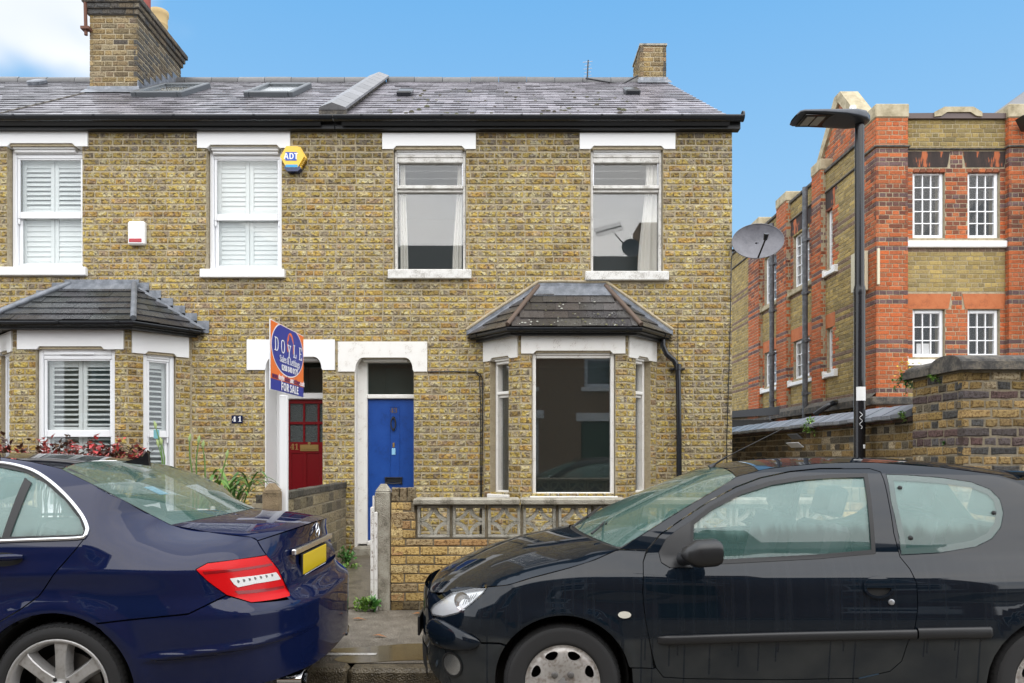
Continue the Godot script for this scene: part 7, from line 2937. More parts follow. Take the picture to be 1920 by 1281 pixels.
	for k in 5:
		m = MB.new()
		var a := sh.on(874 + 5 * k, 1119 - 1.5 * k)
		var b := sh.on(867 + 5 * k, 1136 - 3 * k)
		m.tube([a + Vector3(0, 0, zc - 0.01), b + Vector3(0, 0, zc - 0.01)], 0.0025, 5)
		part("lamp_rib", m, M.steel_dark, car)
	var fl := sh.on(847, 1246)
	m = MB.new()
	panel(m, sh, oval(fl.x, fl.y, 0.047, 0.055), [], 0.004, 0.02, 0.01, 0.0)
	both("fog_lamp", m, zc, M.fog_reflector, car)
	m = MB.new()
	panel(m, sh, oval(fl.x, fl.y, 0.056, 0.064), [oval(fl.x, fl.y, 0.048, 0.056)], 0.008, 0.02, 0.01, 0.0)
	both("lamp_ring", m, zc, M.dark, car)
	var si := sh.on(1171, 1153)
	m = MB.new()
	panel(m, sh, oval(si.x, si.y, 0.032, 0.0165), [], 0.006, 0.01, 0.008, 0.0)
	both("side_repeater", m, zc, flat(0.62, 0.60, 0.52, 0.15), car)
	# rub strips, rounded in section
	for q in [[[1233, 1200.5], [1238, 1200.5], [1480, 1193.5], [1716, 1188.5], 0.024], [[1719, 1188], [1800, 1186.5], [1858, 1185.5], [1862, 1185.5], 0.029]]:
		m = MB.new()
		var line := smooth_line(sh.curve([q[0], q[1], q[2], q[3]]), 40)
		var rw := []
		for i in 40:
			var k := clampf(minf(i, 39 - i) / 2.0, 0.05, 1.0)
			if q[0][0] < 1300 and i > 35 or q[0][0] > 1300 and i < 4:
				k = 1.0
			var row := PackedVector3Array()
			for j in 13:
				var a := PI * (j / 12.0) - PI / 2.0
				var o := Vector2(cos(a), sin(a))
				row.append(line[i] + Vector3(0, o.y * q[4] * lerpf(0.6, 1.0, k), zc + 0.002 + 0.020 * k * pow(o.x, 0.6)))
			rw.append(row)
		m.grid(rw, false)
		both("rub_strip", m, zc, M.soft_black, car)
	# handle and lock
	var hp := sh.on(1646, 1101)
	m = MB.new()
	panel(m, sh, oval(hp.x, hp.y, 0.074, 0.054), [oval(hp.x, hp.y, 0.062, 0.042)], 0.013, 0.02, 0.006, 0.0)
	both("handle_ring", m, zc, paint, car)
	m = MB.new()
	panel(m, sh, oval(hp.x, hp.y, 0.064, 0.044), [], 0.001, 0.02, 0.0, 0.0)  # flat dark oval painted in for the shade under the handle flap
	both("handle_shade", m, zc, M.dark, car)
	m = MB.new()
	var flap := PackedVector2Array()
	for k in 15:
		var a := PI * k / 14.0
		flap.append(Vector2(hp.x + cos(a) * 0.062, hp.y - 0.002 + sin(a) * 0.045))
	panel(m, sh, flap, [], 0.014, 0.02, 0.012, 0.0)
	both("door_handle", m, zc, paint, car)
	var kp := sh.on(1671, 1129)
	m = MB.new()
	m.lathe(Transform3D(Basis(Vector3(1, 0, 0), Vector3(0, 0, 1), Vector3(0, -1, 0)), Vector3(kp.x, kp.y, zc + kp.z)), [Vector2(0.015, 0.0), Vector2(0.015, 0.006), Vector2(0.012, 0.009), Vector2(0.001, 0.009)], 16)
	part("door_lock", m, M.steel, car)
	# mirrors
	m = MB.new()
	panel(m, sh, sh.outline([[1295, 978], [1293, 1059], [1300, 1064], [1256, 1064], [1240, 1054], [1235, 1036], [1249, 1010], [1272, 992]]), [], 0.006, 0.03, 0.012, 0.0)
	both("mirror_foot", m, zc, M.soft_black, car)
	m = MB.new()
	var mc := Vector3((1318 - CX) * 3.56 / FL, EY - (1037 - CY) * 3.56 / FL, zc + 0.945)
	var rows := []
	for i in 13:
		var t := i / 12.0
		var x := mc.x - 0.10 + 0.185 * t
		var hh := 0.066 * (0.42 + 0.58 * smoothstep(0.0, 0.45, t)) * (1.0 if t < 0.9 else lerpf(1.0, 0.82, (t - 0.9) / 0.1))
		var dd := 0.075 * (0.5 + 0.5 * smoothstep(0.0, 0.5, t))
		if i == 0:
			hh = 0.003
			dd = 0.003
		var row := PackedVector3Array()
		for k in 25:
			var a := TAU * k / 24.0
			row.append(Vector3(x, mc.y + signf(sin(a)) * pow(absf(sin(a)), 0.75) * hh - 0.012 * (1.0 - t), mc.z - 0.02 + signf(cos(a)) * pow(absf(cos(a)), 0.8) * dd))
		rows.append(row)
	m.grid(rows, false, true)
	m.tube([mc + Vector3(-0.02, -0.03, -0.05), Vector3(mc.x - 0.06, mc.y - 0.05, zc + 0.79)], [0.03, 0.035], 12)
	both("door_mirror", m, zc, M.soft_black, car)
	m = MB.new()
	m.lathe(Transform3D(Basis(Vector3(0, 1, 0), Vector3(1, 0, 0), Vector3(0, 0, -1)), Vector3(mc.x + 0.0855, mc.y, mc.z - 0.02)), [Vector2(0.054, 0.0), Vector2(0.05, 0.002), Vector2(0.001, 0.002)], 24)
	both("mirror_glass", m, zc, M.chrome, car)
	# bonnet, screen, roof, tail
	m = MB.new()
	var be := [Vector2(-0.408, 0.672)] + [[846, 1110], [914, 1100], [953, 1096], [996, 1083], [1068, 1064], [1115, 1049], [1160, 1029]]
	crown(m, zc, sh.curve(be), [Vector3(-0.455, 0.652, 0), Vector3(-0.40, 0.715, 0), Vector3(-0.30, 0.775, 0), Vector3(-0.184, 0.830, 0), Vector3(-0.05, 0.882, 0), Vector3(0.10, 0.928, 0), Vector3(0.30, 0.968, 0), Vector3(0.40, 0.985, 0)], 34, 26, 2.2)
	part("bonnet", m, paint, car)
	m = MB.new()
	crown(m, zc, sh.curve([[1161, 1030], Vector2(0.66, 0.99)]), [Vector3(0.405, 0.980, 0), Vector3(0.52, 1.0, 0)], 6, 16)
	part("scuttle", m, M.soft_black, car)
	m = MB.new()
	var se := sh.curve([[1163, 1028], [1204, 1003], [1248, 975], [1302, 942], [1350, 914], [1381, 895]])
	for i in se.size():
		se[i].z -= 0.012
	crown(m, zc, se, [Vector3(0.43, 0.992, 0), Vector3(0.62, 1.095, 0), Vector3(0.84, 1.195, 0), Vector3(1.06, 1.285, 0), Vector3(1.20, 1.335, 0), Vector3(1.27, 1.355, 0)], 24, 22, 2.2)
	part("windscreen", m, M.screen_glass, car)
	m = MB.new()
	var re := sh.curve(roof_e)
	crown(m, zc, re, [Vector3(1.275, 1.357, 0), Vector3(1.42, 1.388, 0), Vector3(1.58, 1.405, 0), Vector3(1.78, 1.414, 0), Vector3(2.0, 1.415, 0), Vector3(2.2, 1.41, 0), Vector3(2.5, 1.392, 0), Vector3(2.85, 1.345, 0), Vector3(2.98, 1.32, 0)], 30, 22, 2.4)
	part("roof", m, paint, car)
	m = MB.new()
	m.bevel_in(Transform3D(Basis(Vector3(0, 0, 1), -0.2), Vector3(2.92, 1.30, zc)), Vector3(-0.1, -0.01, -0.5), Vector3(0.17, 0.022, 0.5), 0.012)
	part("spoiler", m, paint, car)
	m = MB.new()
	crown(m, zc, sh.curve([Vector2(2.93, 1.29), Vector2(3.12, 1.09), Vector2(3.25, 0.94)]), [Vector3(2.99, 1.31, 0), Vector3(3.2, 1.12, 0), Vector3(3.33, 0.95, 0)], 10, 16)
	part("rear_window", m, M.teal_glass, car)
	m = MB.new()
	crown(m, zc, sh.curve([Vector2(3.25, 0.938), Vector2(3.31, 0.7), Vector2(3.32, 0.45), Vector2(3.26, 0.2)]), [Vector3(3.33, 0.948, 0), Vector3(3.40, 0.7, 0), Vector3(3.45, 0.48, 0), Vector3(3.40, 0.2, 0)], 12, 16)
	part("tailgate", m, paint, car)
	# wipers
	for q in [[Vector3(0.50, 1.005, 0.50), Vector3(0.66, 1.075, 0.02)], [Vector3(0.44, 1.0, 0.06), Vector3(0.63, 1.08, -0.42)]]:
		m = MB.new()
		var o := Vector3(0, 0, zc)
		m.tube([o + q[0] + Vector3(-0.03, 0.0, 0.0), o + q[0] + Vector3(0.0, 0.02, -0.02), o + q[1]], 0.007, 6)
		m.tube([o + q[0].lerp(q[1], 0.3) + Vector3(0.02, 0.018, 0), o + q[1] + Vector3(0.012, 0.004, -0.04)], 0.006, 6)
		part("wiper", m, M.soft_black, car)
	m = MB.new()
	m.tube([Vector3(1.245, 1.35, zc), Vector3(1.275, 1.375, zc)], [0.02, 0.01], 10)
	m.tube([Vector3(1.275, 1.375, zc), Vector3(1.34, 1.415, zc)], 0.006, 6)
	m.tube([Vector3(1.34, 1.415, zc), Vector3(1.69, 1.59, zc)], 0.003, 6)
	part("aerial", m, M.soft_black, car)
	# inside
	m = MB.new()
	m.box(Vector3(-0.25, 0.16, zc - 0.40), Vector3(3.1, 0.42, zc + 0.40))
	m.box(Vector3(0.66, 0.17, zc - 0.72), Vector3(2.36, 0.34, zc + 0.72))
	m.bevel(Vector3(0.60, 0.6, zc - 0.68), Vector3(0.92, 0.945, zc + 0.68), 0.05)
	m.box(Vector3(0.0, 0.42, zc - 0.42), Vector3(0.6, 0.75, zc + 0.42))
	m.box(Vector3(2.3, 0.42, zc - 0.42), Vector3(3.2, 0.85, zc + 0.42))
	part("cabin_floor", m, M.dark, car)
	seats(car, zc, [[1.62, -0.28], [2.50, -0.3]], 0.52, M.seat)
	m = MB.new()
	var ringp := []
	for k in 25:
		var a := TAU * k / 24.0
		ringp.append(Vector3(1.05 + sin(a) * 0.06, 0.90 + sin(a) * 0.165, zc - 0.36 + cos(a) * 0.18))
	m.tube(ringp, 0.014, 8, false)
	part("steering_wheel", m, M.dark, car)
	wheel_wells(car, zc, [fa, ra], R - 0.002, 0.80)
	for c in [fa, ra]:
		for s in [1.0, -1.0]:
			wheel(car, Vector3(c.x, 0.293 if s > 0 else 0.30, zc + s * 0.80), 0.293, 0.190, "trim", s)

func saloon() -> void:
	var sh := Saloon.new()
	sh.dc = 4.36
	var zc := -sh.dc
	var car := thing("saloon_car", "dark blue saloon car beaded with rain, its red tail lamp towards the path", "car", Vector3(-3.2, 0, zc), "cars parked along the kerb")
	var paint: Material = M.blue_car
	var ra := Vector2(-2.0975, 0.318)
	var fa := Vector2(-4.8575, 0.318)
	var R := 0.372
	var m: MB
	var shut := [[158, 1010], [140, 1032], [108, 1068], [90, 1093], [72, 1118], [36, 1144], [0, 1165], Vector2(-2.50, 0.52), Vector2(-2.545, 0.40), Vector2(-2.55, 0.32)]
	var win_out := [[158, 1010], [165, 993], [155, 967], [126, 931], [90, 899], [54, 879], [0, 868], Vector2(-2.75, 1.385), Vector2(-3.2, 1.40), Vector2(-3.6, 1.345), Vector2(-4.05, 1.13), Vector2(-4.2, 1.0)]
	var belt := [Vector2(-4.2, 0.98), Vector2(-3.6, 1.0), Vector2(-3.0, 1.01), [0, 1015]]
	var tail := [[500, 1041], [389, 1056], [367, 1068], [389, 1090], [425, 1116]]
	# rear quarter: pillar, haunch, wheel arch
	m = MB.new()
	panel(m, sh, sh.outline(win_out.slice(0, 7) + [[0, 857], [60, 866], [104, 876], [115, 879], [170, 906], [230, 937], [285, 966], [320, 984], [396, 998], [471, 1007], [482, 1013]] + tail + [[353, 1151], [180, 1169]] + arc(ra.x, ra.y, R, 52, 186) + [Vector2(-2.5, 0.20), Vector2(-2.548, 0.25)] + [Vector2(-2.548, 0.33), Vector2(-2.54, 0.40), Vector2(-2.497, 0.52), [0, 1166], [36, 1145], [72, 1119], [90, 1094], [108, 1069], [140, 1033]]), [], 0.0, 0.03)
	both("rear_quarter", m, zc, paint, car)
	# doors
	m = MB.new()
	panel(m, sh, sh.outline(shut + [Vector2(-2.98, 0.32), Vector2(-3.0, 1.0), [0, 1015]]), [])
	both("rear_door", m, zc, paint, car)
	m = MB.new()
	panel(m, sh, sh.outline([Vector2(-3.0, 1.0), Vector2(-2.985, 0.32), Vector2(-4.05, 0.32), Vector2(-4.16, 0.5), Vector2(-4.2, 0.97), Vector2(-3.6, 0.995)]), [], 0.0, 0.05)
	both("front_door", m, zc, paint, car)
	m = MB.new()
	panel(m, sh, sh.outline([Vector2(-4.205, 0.99), Vector2(-4.165, 0.5), Vector2(-4.055, 0.32), Vector2(-4.06, 0.2), Vector2(-4.48, 0.2)] + arc(fa.x, fa.y, R, -15, 190) + [Vector2(-5.25, 0.22), Vector2(-5.45, 0.35), Vector2(-5.48, 0.6), Vector2(-5.3, 0.78), Vector2(-4.9, 0.9), Vector2(-4.5, 0.97)]), [], 0.0, 0.05)
	both("front_wing", m, zc, paint, car)
	m = MB.new()
	panel(m, sh, sh.outline([Vector2(-2.552, 0.315), Vector2(-2.552, 0.19), Vector2(-4.05, 0.19), Vector2(-4.05, 0.315)]), [], 0.0, 0.06)
	both("sill", m, zc, paint, car)
	# side glass with pillar and bright trim
	var glass := sh.outline(win_out + belt)
	var inner: PackedVector2Array = Geometry2D.offset_polygon(glass, -0.018)[0]
	m = MB.new()
	panel(m, sh, glass, [inner], -0.001, 0.04, 0.01, 0.0)
	both("window_seal", m, zc, M.rubber, car)
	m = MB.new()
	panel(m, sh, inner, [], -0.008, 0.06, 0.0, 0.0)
	both("side_window", m, zc, M.teal_glass, car)
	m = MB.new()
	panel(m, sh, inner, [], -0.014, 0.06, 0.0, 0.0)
	both("window_sheen", m, zc, M.sky_sheen, car)  # painted sky reflection behind the saloon's side glass
	m = MB.new()
	panel(m, sh, sh.outline([[46, 896], [58, 906], [17, 1009], [2, 1011]]), [], -0.001, 0.04, 0.006, 0.0)
	both("window_pillar", m, zc, M.rubber, car)
	m = MB.new()
	panel(m, sh, sh.outline([Vector2(-2.93, 1.37), Vector2(-3.05, 1.37), Vector2(-3.07, 1.0), Vector2(-2.96, 1.0)]), [], -0.001, 0.04, 0.006, 0.0)
	both("window_pillar", m, zc, M.rubber, car)
	m = MB.new()
	var trim := []
	for q in smooth_line(sh.curve([[-60, 1018], [0, 1015], [80, 1012], [150, 1009], [160, 1004], [165, 993], [155, 967], [126, 931], [90, 899], [54, 879], [0, 868], Vector2(-2.75, 1.385)]), 60):
		trim.append(q + Vector3(0, 0, zc + 0.004))
	m.tube(trim, 0.0095, 8)
	both("window_trim", m, zc, M.satin_chrome, car)
	# handle
	var h0 := sh.on(-40, 1047)
	var h1 := sh.on(46, 1045)
	m = MB.new()
	panel(m, sh, oval((h0.x + h1.x) / 2, (h0.y + h1.y) / 2 - 0.008, 0.10, 0.032), [], 0.001, 0.02, 0.0, 0.0)  # black oval laid on the paint as the shadow behind the handle
	both("handle_shade", m, zc, M.dark, car)
	m = MB.new()
	var hd := []
	for k in 9:
		var t := k / 8.0
		var q := h0.lerp(h1, t)
		hd.append(Vector3(q.x, q.y + 0.004, zc + q.z + 0.012 + 0.022 * sin(PI * t)))
	m.tube(hd, [0.012, 0.015, 0.016, 0.016, 0.016, 0.016, 0.016, 0.015, 0.010], 12)
	both("door_handle", m, zc, paint, car)
	# rear bumper: side pieces and the middle, one continuous surface
	m = MB.new()
	var edge := []
	for y in steps(0.70, 0.33, 16):
		edge.append(Vector2(sh.x_at(y, 0.60, -1.7, -0.9), y))
	panel(m, sh, sh.outline([[180, 1171], [353, 1153], [425, 1118], [471, 1131]] + edge + [Vector2(-1.22, 0.315), Vector2(-1.35, 0.25), Vector2(-1.6, 0.20), Vector2(-1.735, 0.24)] + arc(ra.x, ra.y, R, 0, 50, 8)), [], 0.002, 0.015, 0.0, 0.0)
	both("bumper_side", m, zc, paint, car)
	m = MB.new()
	nose(m, sh, steps(0.33, 0.62, 30) + steps(0.64, 0.78, 12), 0.605, -1.7, -0.9, true)
	part("rear_bumper", m, paint, car)
	m = MB.new()
	nose(m, sh, steps(0.20, 0.42, 6), 0.62, -1.7, -0.9, true)
	for i in m.v.size():
		m.v[i].x -= 0.05 + 0.5 * (0.42 - m.v[i].y)
	part("diffuser", m, M.soft_black, car)
	for s in [1.0, -1.0]:
		m = MB.new()
		var ef := Transform3D(Basis(Vector3(0, 1, 0), Vector3(1, 0, 0), Vector3(0, 0, -1)), Vector3(-1.12, 0.275, zc + s * 0.52))
		var er := []
		for q in [[-0.02, 0.062, 0.036], [0.10, 0.062, 0.036], [0.105, 0.059, 0.033], [0.03, 0.057, 0.031]]:
			var row := PackedVector3Array()
			for k in 25:
				var a := TAU * k / 24.0
				row.append(Vector3(-1.13 + q[0], 0.285 + sin(a) * q[2], zc + s * 0.52 + cos(a) * q[1]))
			er.append(row)
		m.grid(er, true, true)
		part("exhaust_pipe", m, M.chrome, car)
	# boot lid
	m = MB.new()
	crown(m, zc, sh.curve([[320, 984], [396, 998], [471, 1007], [483, 1013]]), [Vector3(-1.54, 1.098, 0), Vector3(-1.36, 1.088, 0), Vector3(-1.16, 1.062, 0), Vector3(-1.09, 1.046, 0)], 18, 22, 2.4)
	part("boot_lid", m, paint, car)
	m = MB.new()
	var le := sh.curve([[484, 1015], [501, 1042], [523, 1069], [543, 1112]])
	var lc := [Vector3(-1.088, 1.040, 0), Vector3(-1.105, 0.985, 0), Vector3(-1.115, 0.92, 0), Vector3(-1.12, 0.83, 0), Vector3(-1.085, 0.73, 0)]
	crown(m, zc, le, lc, 18, 22, 3.0)
	var lid := part("boot_face", m, paint, car)
	m = MB.new()
	m.bevel(Vector3(-1.125, 0.895, zc - 0.42), Vector3(-1.098, 0.928, zc + 0.42), 0.008)
	part("chrome_strip", m, M.satin_chrome, lid)
	m = MB.new()
	m.bevel(Vector3(-1.118, 0.755, zc - 0.275), Vector3(-1.103, 0.885, zc + 0.275), 0.006)
	part("plate_frame", m, M.soft_black, lid)
	m = MB.new()
	m.bevel(Vector3(-1.112, 0.770, zc - 0.26), Vector3(-1.0995, 0.880, zc + 0.26), 0.003)
	part("number_plate", m, M.plate_yellow, lid)
	m = MB.new()
	m.box(Vector3(-1.111, 0.760, zc - 0.24), Vector3(-1.0985, 0.7685, zc + 0.24))
	part("dealer_strip", m, M.white, lid)
	# three-pointed star in a ring
	m = MB.new()
	var sc := Vector3(-1.095, 0.992, zc)
	var ring := []
	for k in 33:
		var a := TAU * k / 32.0
		ring.append(sc + Vector3(0.006, sin(a) * 0.042, cos(a) * 0.042))
	m.tube(ring, 0.0045, 8, false)
	for k in 3:
		var a := PI / 2.0 + TAU * k / 3.0
		var tip := sc + Vector3(0.006, sin(a) * 0.040, cos(a) * 0.040)
		m.tube([sc + Vector3(0.007, 0, 0), tip], [0.009, 0.0015], 6)
	part("star_emblem", m, M.chrome, lid)
	# tail lamps
	var tl := sh.outline([[367, 1068], [389, 1056], [450, 1048], [500, 1041], [511, 1054], [522, 1068], [535, 1095], [545, 1118], [520, 1124], [471, 1130], [425, 1116], [389, 1090]])
	m = MB.new()
	panel(m, sh, tl, [], 0.003, 0.02, 0.008, 0.002)
	both("tail_lamp", m, zc, M.red_lens, car)
	var rv := sh.outline([[432, 1085], [444, 1083], [518, 1073], [522, 1078], [527, 1086], [480, 1094], [447, 1101], [439, 1095]])
	m = MB.new()
	panel(m, sh, rv, [], 0.006, 0.02, 0.004, 0.0)
	both("reversing_lamp", m, zc, M.clear_lens, car)
	for k in 7:
		m = MB.new()
		var p := sh.on(447 + 10.5 * k, 1090 - 2.0 * k)
		m.lathe(Transform3D(Basis(Vector3(1, 0, 0), Vector3(0, 0, 1), Vector3(0, -1, 0)), Vector3(p.x, p.y, zc + p.z + 0.006)), [Vector2(0.009, 0.0), Vector2(0.007, 0.002), Vector2(0.001, 0.0025)], 8)
		part("lamp_cell", m, M.steel, car)
	for q in [[[380, 1072], [510, 1056], [512, 1060], [384, 1077]], [[440, 1108], [532, 1098], [534, 1103], [448, 1114]]]:
		m = MB.new()
		panel(m, sh, sh.outline(q), [], 0.0045, 0.02, 0.0, 0.0)
		both("lamp_stripe", m, zc, M.dark_red_lens, car)
	# rear screen and roof
	m = MB.new()
	var se := sh.curve([[116, 880], [170, 906], [230, 937], [285, 966], [320, 984]])
	crown(m, zc, se, [Vector3(-2.295, 1.395, 0), Vector3(-2.1, 1.335, 0), Vector3(-1.9, 1.262, 0), Vector3(-1.7, 1.175, 0), Vector3(-1.545, 1.10, 0)], 22, 24, 2.4)
	part("rear_screen", m, M.screen_glass, car)
	m = MB.new()
	var be := sh.curve([[118, 881], [170, 906], [230, 937], [285, 966], [318, 983]])
	var bi := []
	for q in be:
		bi.append(Vector3(q.x, q.y, q.z - 0.06))
	for i in be.size() - 1:
		m.quad(Vector3(be[i].x, be[i].y - 0.003, zc + be[i].z), Vector3(be[i + 1].x, be[i + 1].y - 0.003, zc + be[i + 1].z), Vector3(bi[i + 1].x, bi[i + 1].y + 0.006, zc + bi[i + 1].z), Vector3(bi[i].x, bi[i].y + 0.006, zc + bi[i].z))
	both("screen_border", m, zc, M.rubber, car)
	m = MB.new()
	crown(m, zc, sh.curve([[115, 879], [104, 876], [60, 866], [0, 857], Vector2(-2.75, 1.405), Vector2(-3.2, 1.42), Vector2(-3.6, 1.36)]), [Vector3(-2.30, 1.397, 0), Vector3(-2.4, 1.412, 0), Vector3(-2.55, 1.428, 0), Vector3(-2.8, 1.440, 0), Vector3(-3.1, 1.440, 0), Vector3(-3.4, 1.42, 0), Vector3(-3.75, 1.355, 0)], 26, 22, 2.4)
	part("roof", m, M.roof_glass, car)
	m = MB.new()
	crown(m, zc, sh.curve([Vector2(-3.605, 1.358), Vector2(-4.05, 1.14), Vector2(-4.25, 1.0)]), [Vector3(-3.76, 1.352, 0), Vector3(-4.2, 1.15, 0), Vector3(-4.5, 1.0, 0)], 14, 18)
	part("windscreen", m, M.screen_glass, car)
	m = MB.new()
	crown(m, zc, sh.curve([Vector2(-4.26, 0.995), Vector2(-4.5, 0.975), Vector2(-4.9, 0.905), Vector2(-5.3, 0.785), Vector2(-5.46, 0.66)]), [Vector3(-4.5, 0.998, 0), Vector3(-4.75, 0.97, 0), Vector3(-5.1, 0.92, 0), Vector3(-5.4, 0.85, 0), Vector3(-5.54, 0.74, 0)], 18, 18, 2.4)
	part("bonnet", m, paint, car)
	m = MB.new()
	crown(m, zc, sh.curve([Vector2(-5.46, 0.655), Vector2(-5.5, 0.55), Vector2(-5.47, 0.35), Vector2(-5.3, 0.2)]), [Vector3(-5.54, 0.735, 0), Vector3(-5.6, 0.55, 0), Vector3(-5.58, 0.35, 0), Vector3(-5.45, 0.2, 0)], 12, 16)
	part("front_bumper", m, paint, car)
	m = MB.new()
	var fin := Vector3((262 - CX) * 4.36 / FL, 1.385, zc)
	m.prism(Transform3D(Basis(), fin - Vector3(0, 0, 0.012)), PackedVector2Array([Vector2(-0.10, 0.0), Vector2(0.06, -0.02), Vector2(0.052, 0.055), Vector2(0.044, 0.062), Vector2(0.02, 0.036), Vector2(-0.03, 0.02)]), 0.0, 0.024)
	part("roof_fin", m, M.gloss_black, car)
	# inside
	m = MB.new()
	m.box(Vector3(-5.3, 0.17, zc - 0.45), Vector3(-1.15, 0.45, zc + 0.45))
	m.box(Vector3(-4.4, 0.18, zc - 0.78), Vector3(-2.55, 0.34, zc + 0.78))
	m.bevel(Vector3(-4.35, 0.6, zc - 0.7), Vector3(-4.0, 0.98, zc + 0.7), 0.05)
	m.box(Vector3(-1.95, 0.45, zc - 0.6), Vector3(-1.25, 0.85, zc + 0.6))
	m.box(Vector3(-2.3, 0.84, zc - 0.66), Vector3(-1.68, 0.99, zc + 0.66))
	part("cabin_floor", m, M.dark, car)
	seats(car, zc, [[-3.25, -0.25], [-2.45, -0.3]], 0.55, M.seat)
	m = MB.new()
	m.bevel_in(Transform3D(Basis(Vector3(0, 0, 1), -0.44), Vector3(-1.97, 1.235, zc + 0.12)), Vector3(-0.05, -0.012, -0.05), Vector3(0.05, -0.008, 0.05), 0.001)
	part("window_sticker", m, flat(0.05, 0.4, 0.7, 0.5), car)
	wheel_wells(car, zc, [ra, fa], R - 0.002, 0.86)
	for c in [ra, fa]:
		for s in [1.0, -1.0]:
			wheel(car, Vector3(c.x, 0.318, zc + s * 0.862), 0.318, 0.243, "alloy", s)

# ---------------------------------------------------------------- plants
# one folded leaf from p along dir
func leaf(mb: MB, p: Vector3, dir: Vector3, up: Vector3, L: float, wd: float, c: Color) -> void:
	var s := dir.cross(up)
	if s.length() < 0.05:
		s = dir.cross(Vector3.RIGHT)
	s = s.normalized()
	var n := s.cross(dir).normalized()
	mb.col = c
	var a := p + dir * L * 0.42 + s * wd * 0.5 + n * wd * 0.14
	var b := p + dir * L * 0.42 - s * wd * 0.5 + n * wd * 0.14
	var m := p + dir * L * 0.5 - n * L * 0.02
	var t := p + dir * L - n * L * 0.14
	mb.tri(p, a, m)
	mb.tri(a, t, m)
	mb.tri(m, t, b)
	mb.tri(p, m, b)

func rnd_dir(lo := -0.3) -> Vector3:
	return Vector3(r(-1, 1), r(lo, 1), r(-1, 1)).normalized()

# a tuft of many small leaves on short stems growing from c
func tuft(nm: String, label: String, cat: String, c: Vector3, rad: Vector3, n: int, L: float, cols: Array, droop := 0.0, group := "") -> Node3D:
	var o := thing(nm, label, cat, c, group)
	var st := MB.new()
	var lf := MB.new()
	var stems := int(n / 8.0) + 3
	for i in stems:
		var d := rnd_dir(0.1)
		var tip := c + Vector3(d.x * rad.x, absf(d.y) * rad.y * (1.0 if droop == 0.0 else r(-1.0, 0.9)), d.z * rad.z) * r(0.55, 1.0)
		st.col = (cols[0] as Color) * 0.8
		var mid := c.lerp(tip, 0.5) + Vector3(0, rad.y * 0.12, 0)
		st.tube([c, mid, tip], [L * 0.07, L * 0.055, L * 0.03], 5)
		for k in 8:
			var t := r(0.25, 1.05)
			var p := c.lerp(mid, t * 2.0) if t < 0.5 else mid.lerp(tip, t * 2.0 - 1.0)
			var dd := (rnd_dir(-0.4) + (tip - c).normalized() * 0.7).normalized()
			leaf(lf, p, dd, Vector3.UP, L * r(0.6, 1.2), L * r(0.4, 0.65), (cols[rng.randi() % cols.size()] as Color) * r(0.7, 1.3))
	part("stem", st, M.wood_v, o)
	part("foliage", lf, M.leaf, o).set_meta("kind", "stuff")
	return o

func strap_leaf(mb: MB, p: Vector3, az: float, L: float, h: float, wd: float, c: Color) -> void:
	var d := Vector3(cos(az), 0, sin(az))
	var s := Vector3(-sin(az), 0, cos(az))
	var rows := []
	for i in 9:
		var t := i / 8.0
		var q := p + d * L * t + Vector3.UP * (h * sin(t * 2.1) * 1.05 - 0.25 * h * t * t)
		var w := wd * (0.7 + 0.6 * t) * (1.0 if t < 0.6 else sqrt(maxf(0.0, 1.0 - (t - 0.6) / 0.4)) + 0.02)
		rows.append(PackedVector3Array([q - s * w, q - Vector3.UP * w * 0.35, q + s * w]))
	mb.col = c
	mb.grid(rows, true)

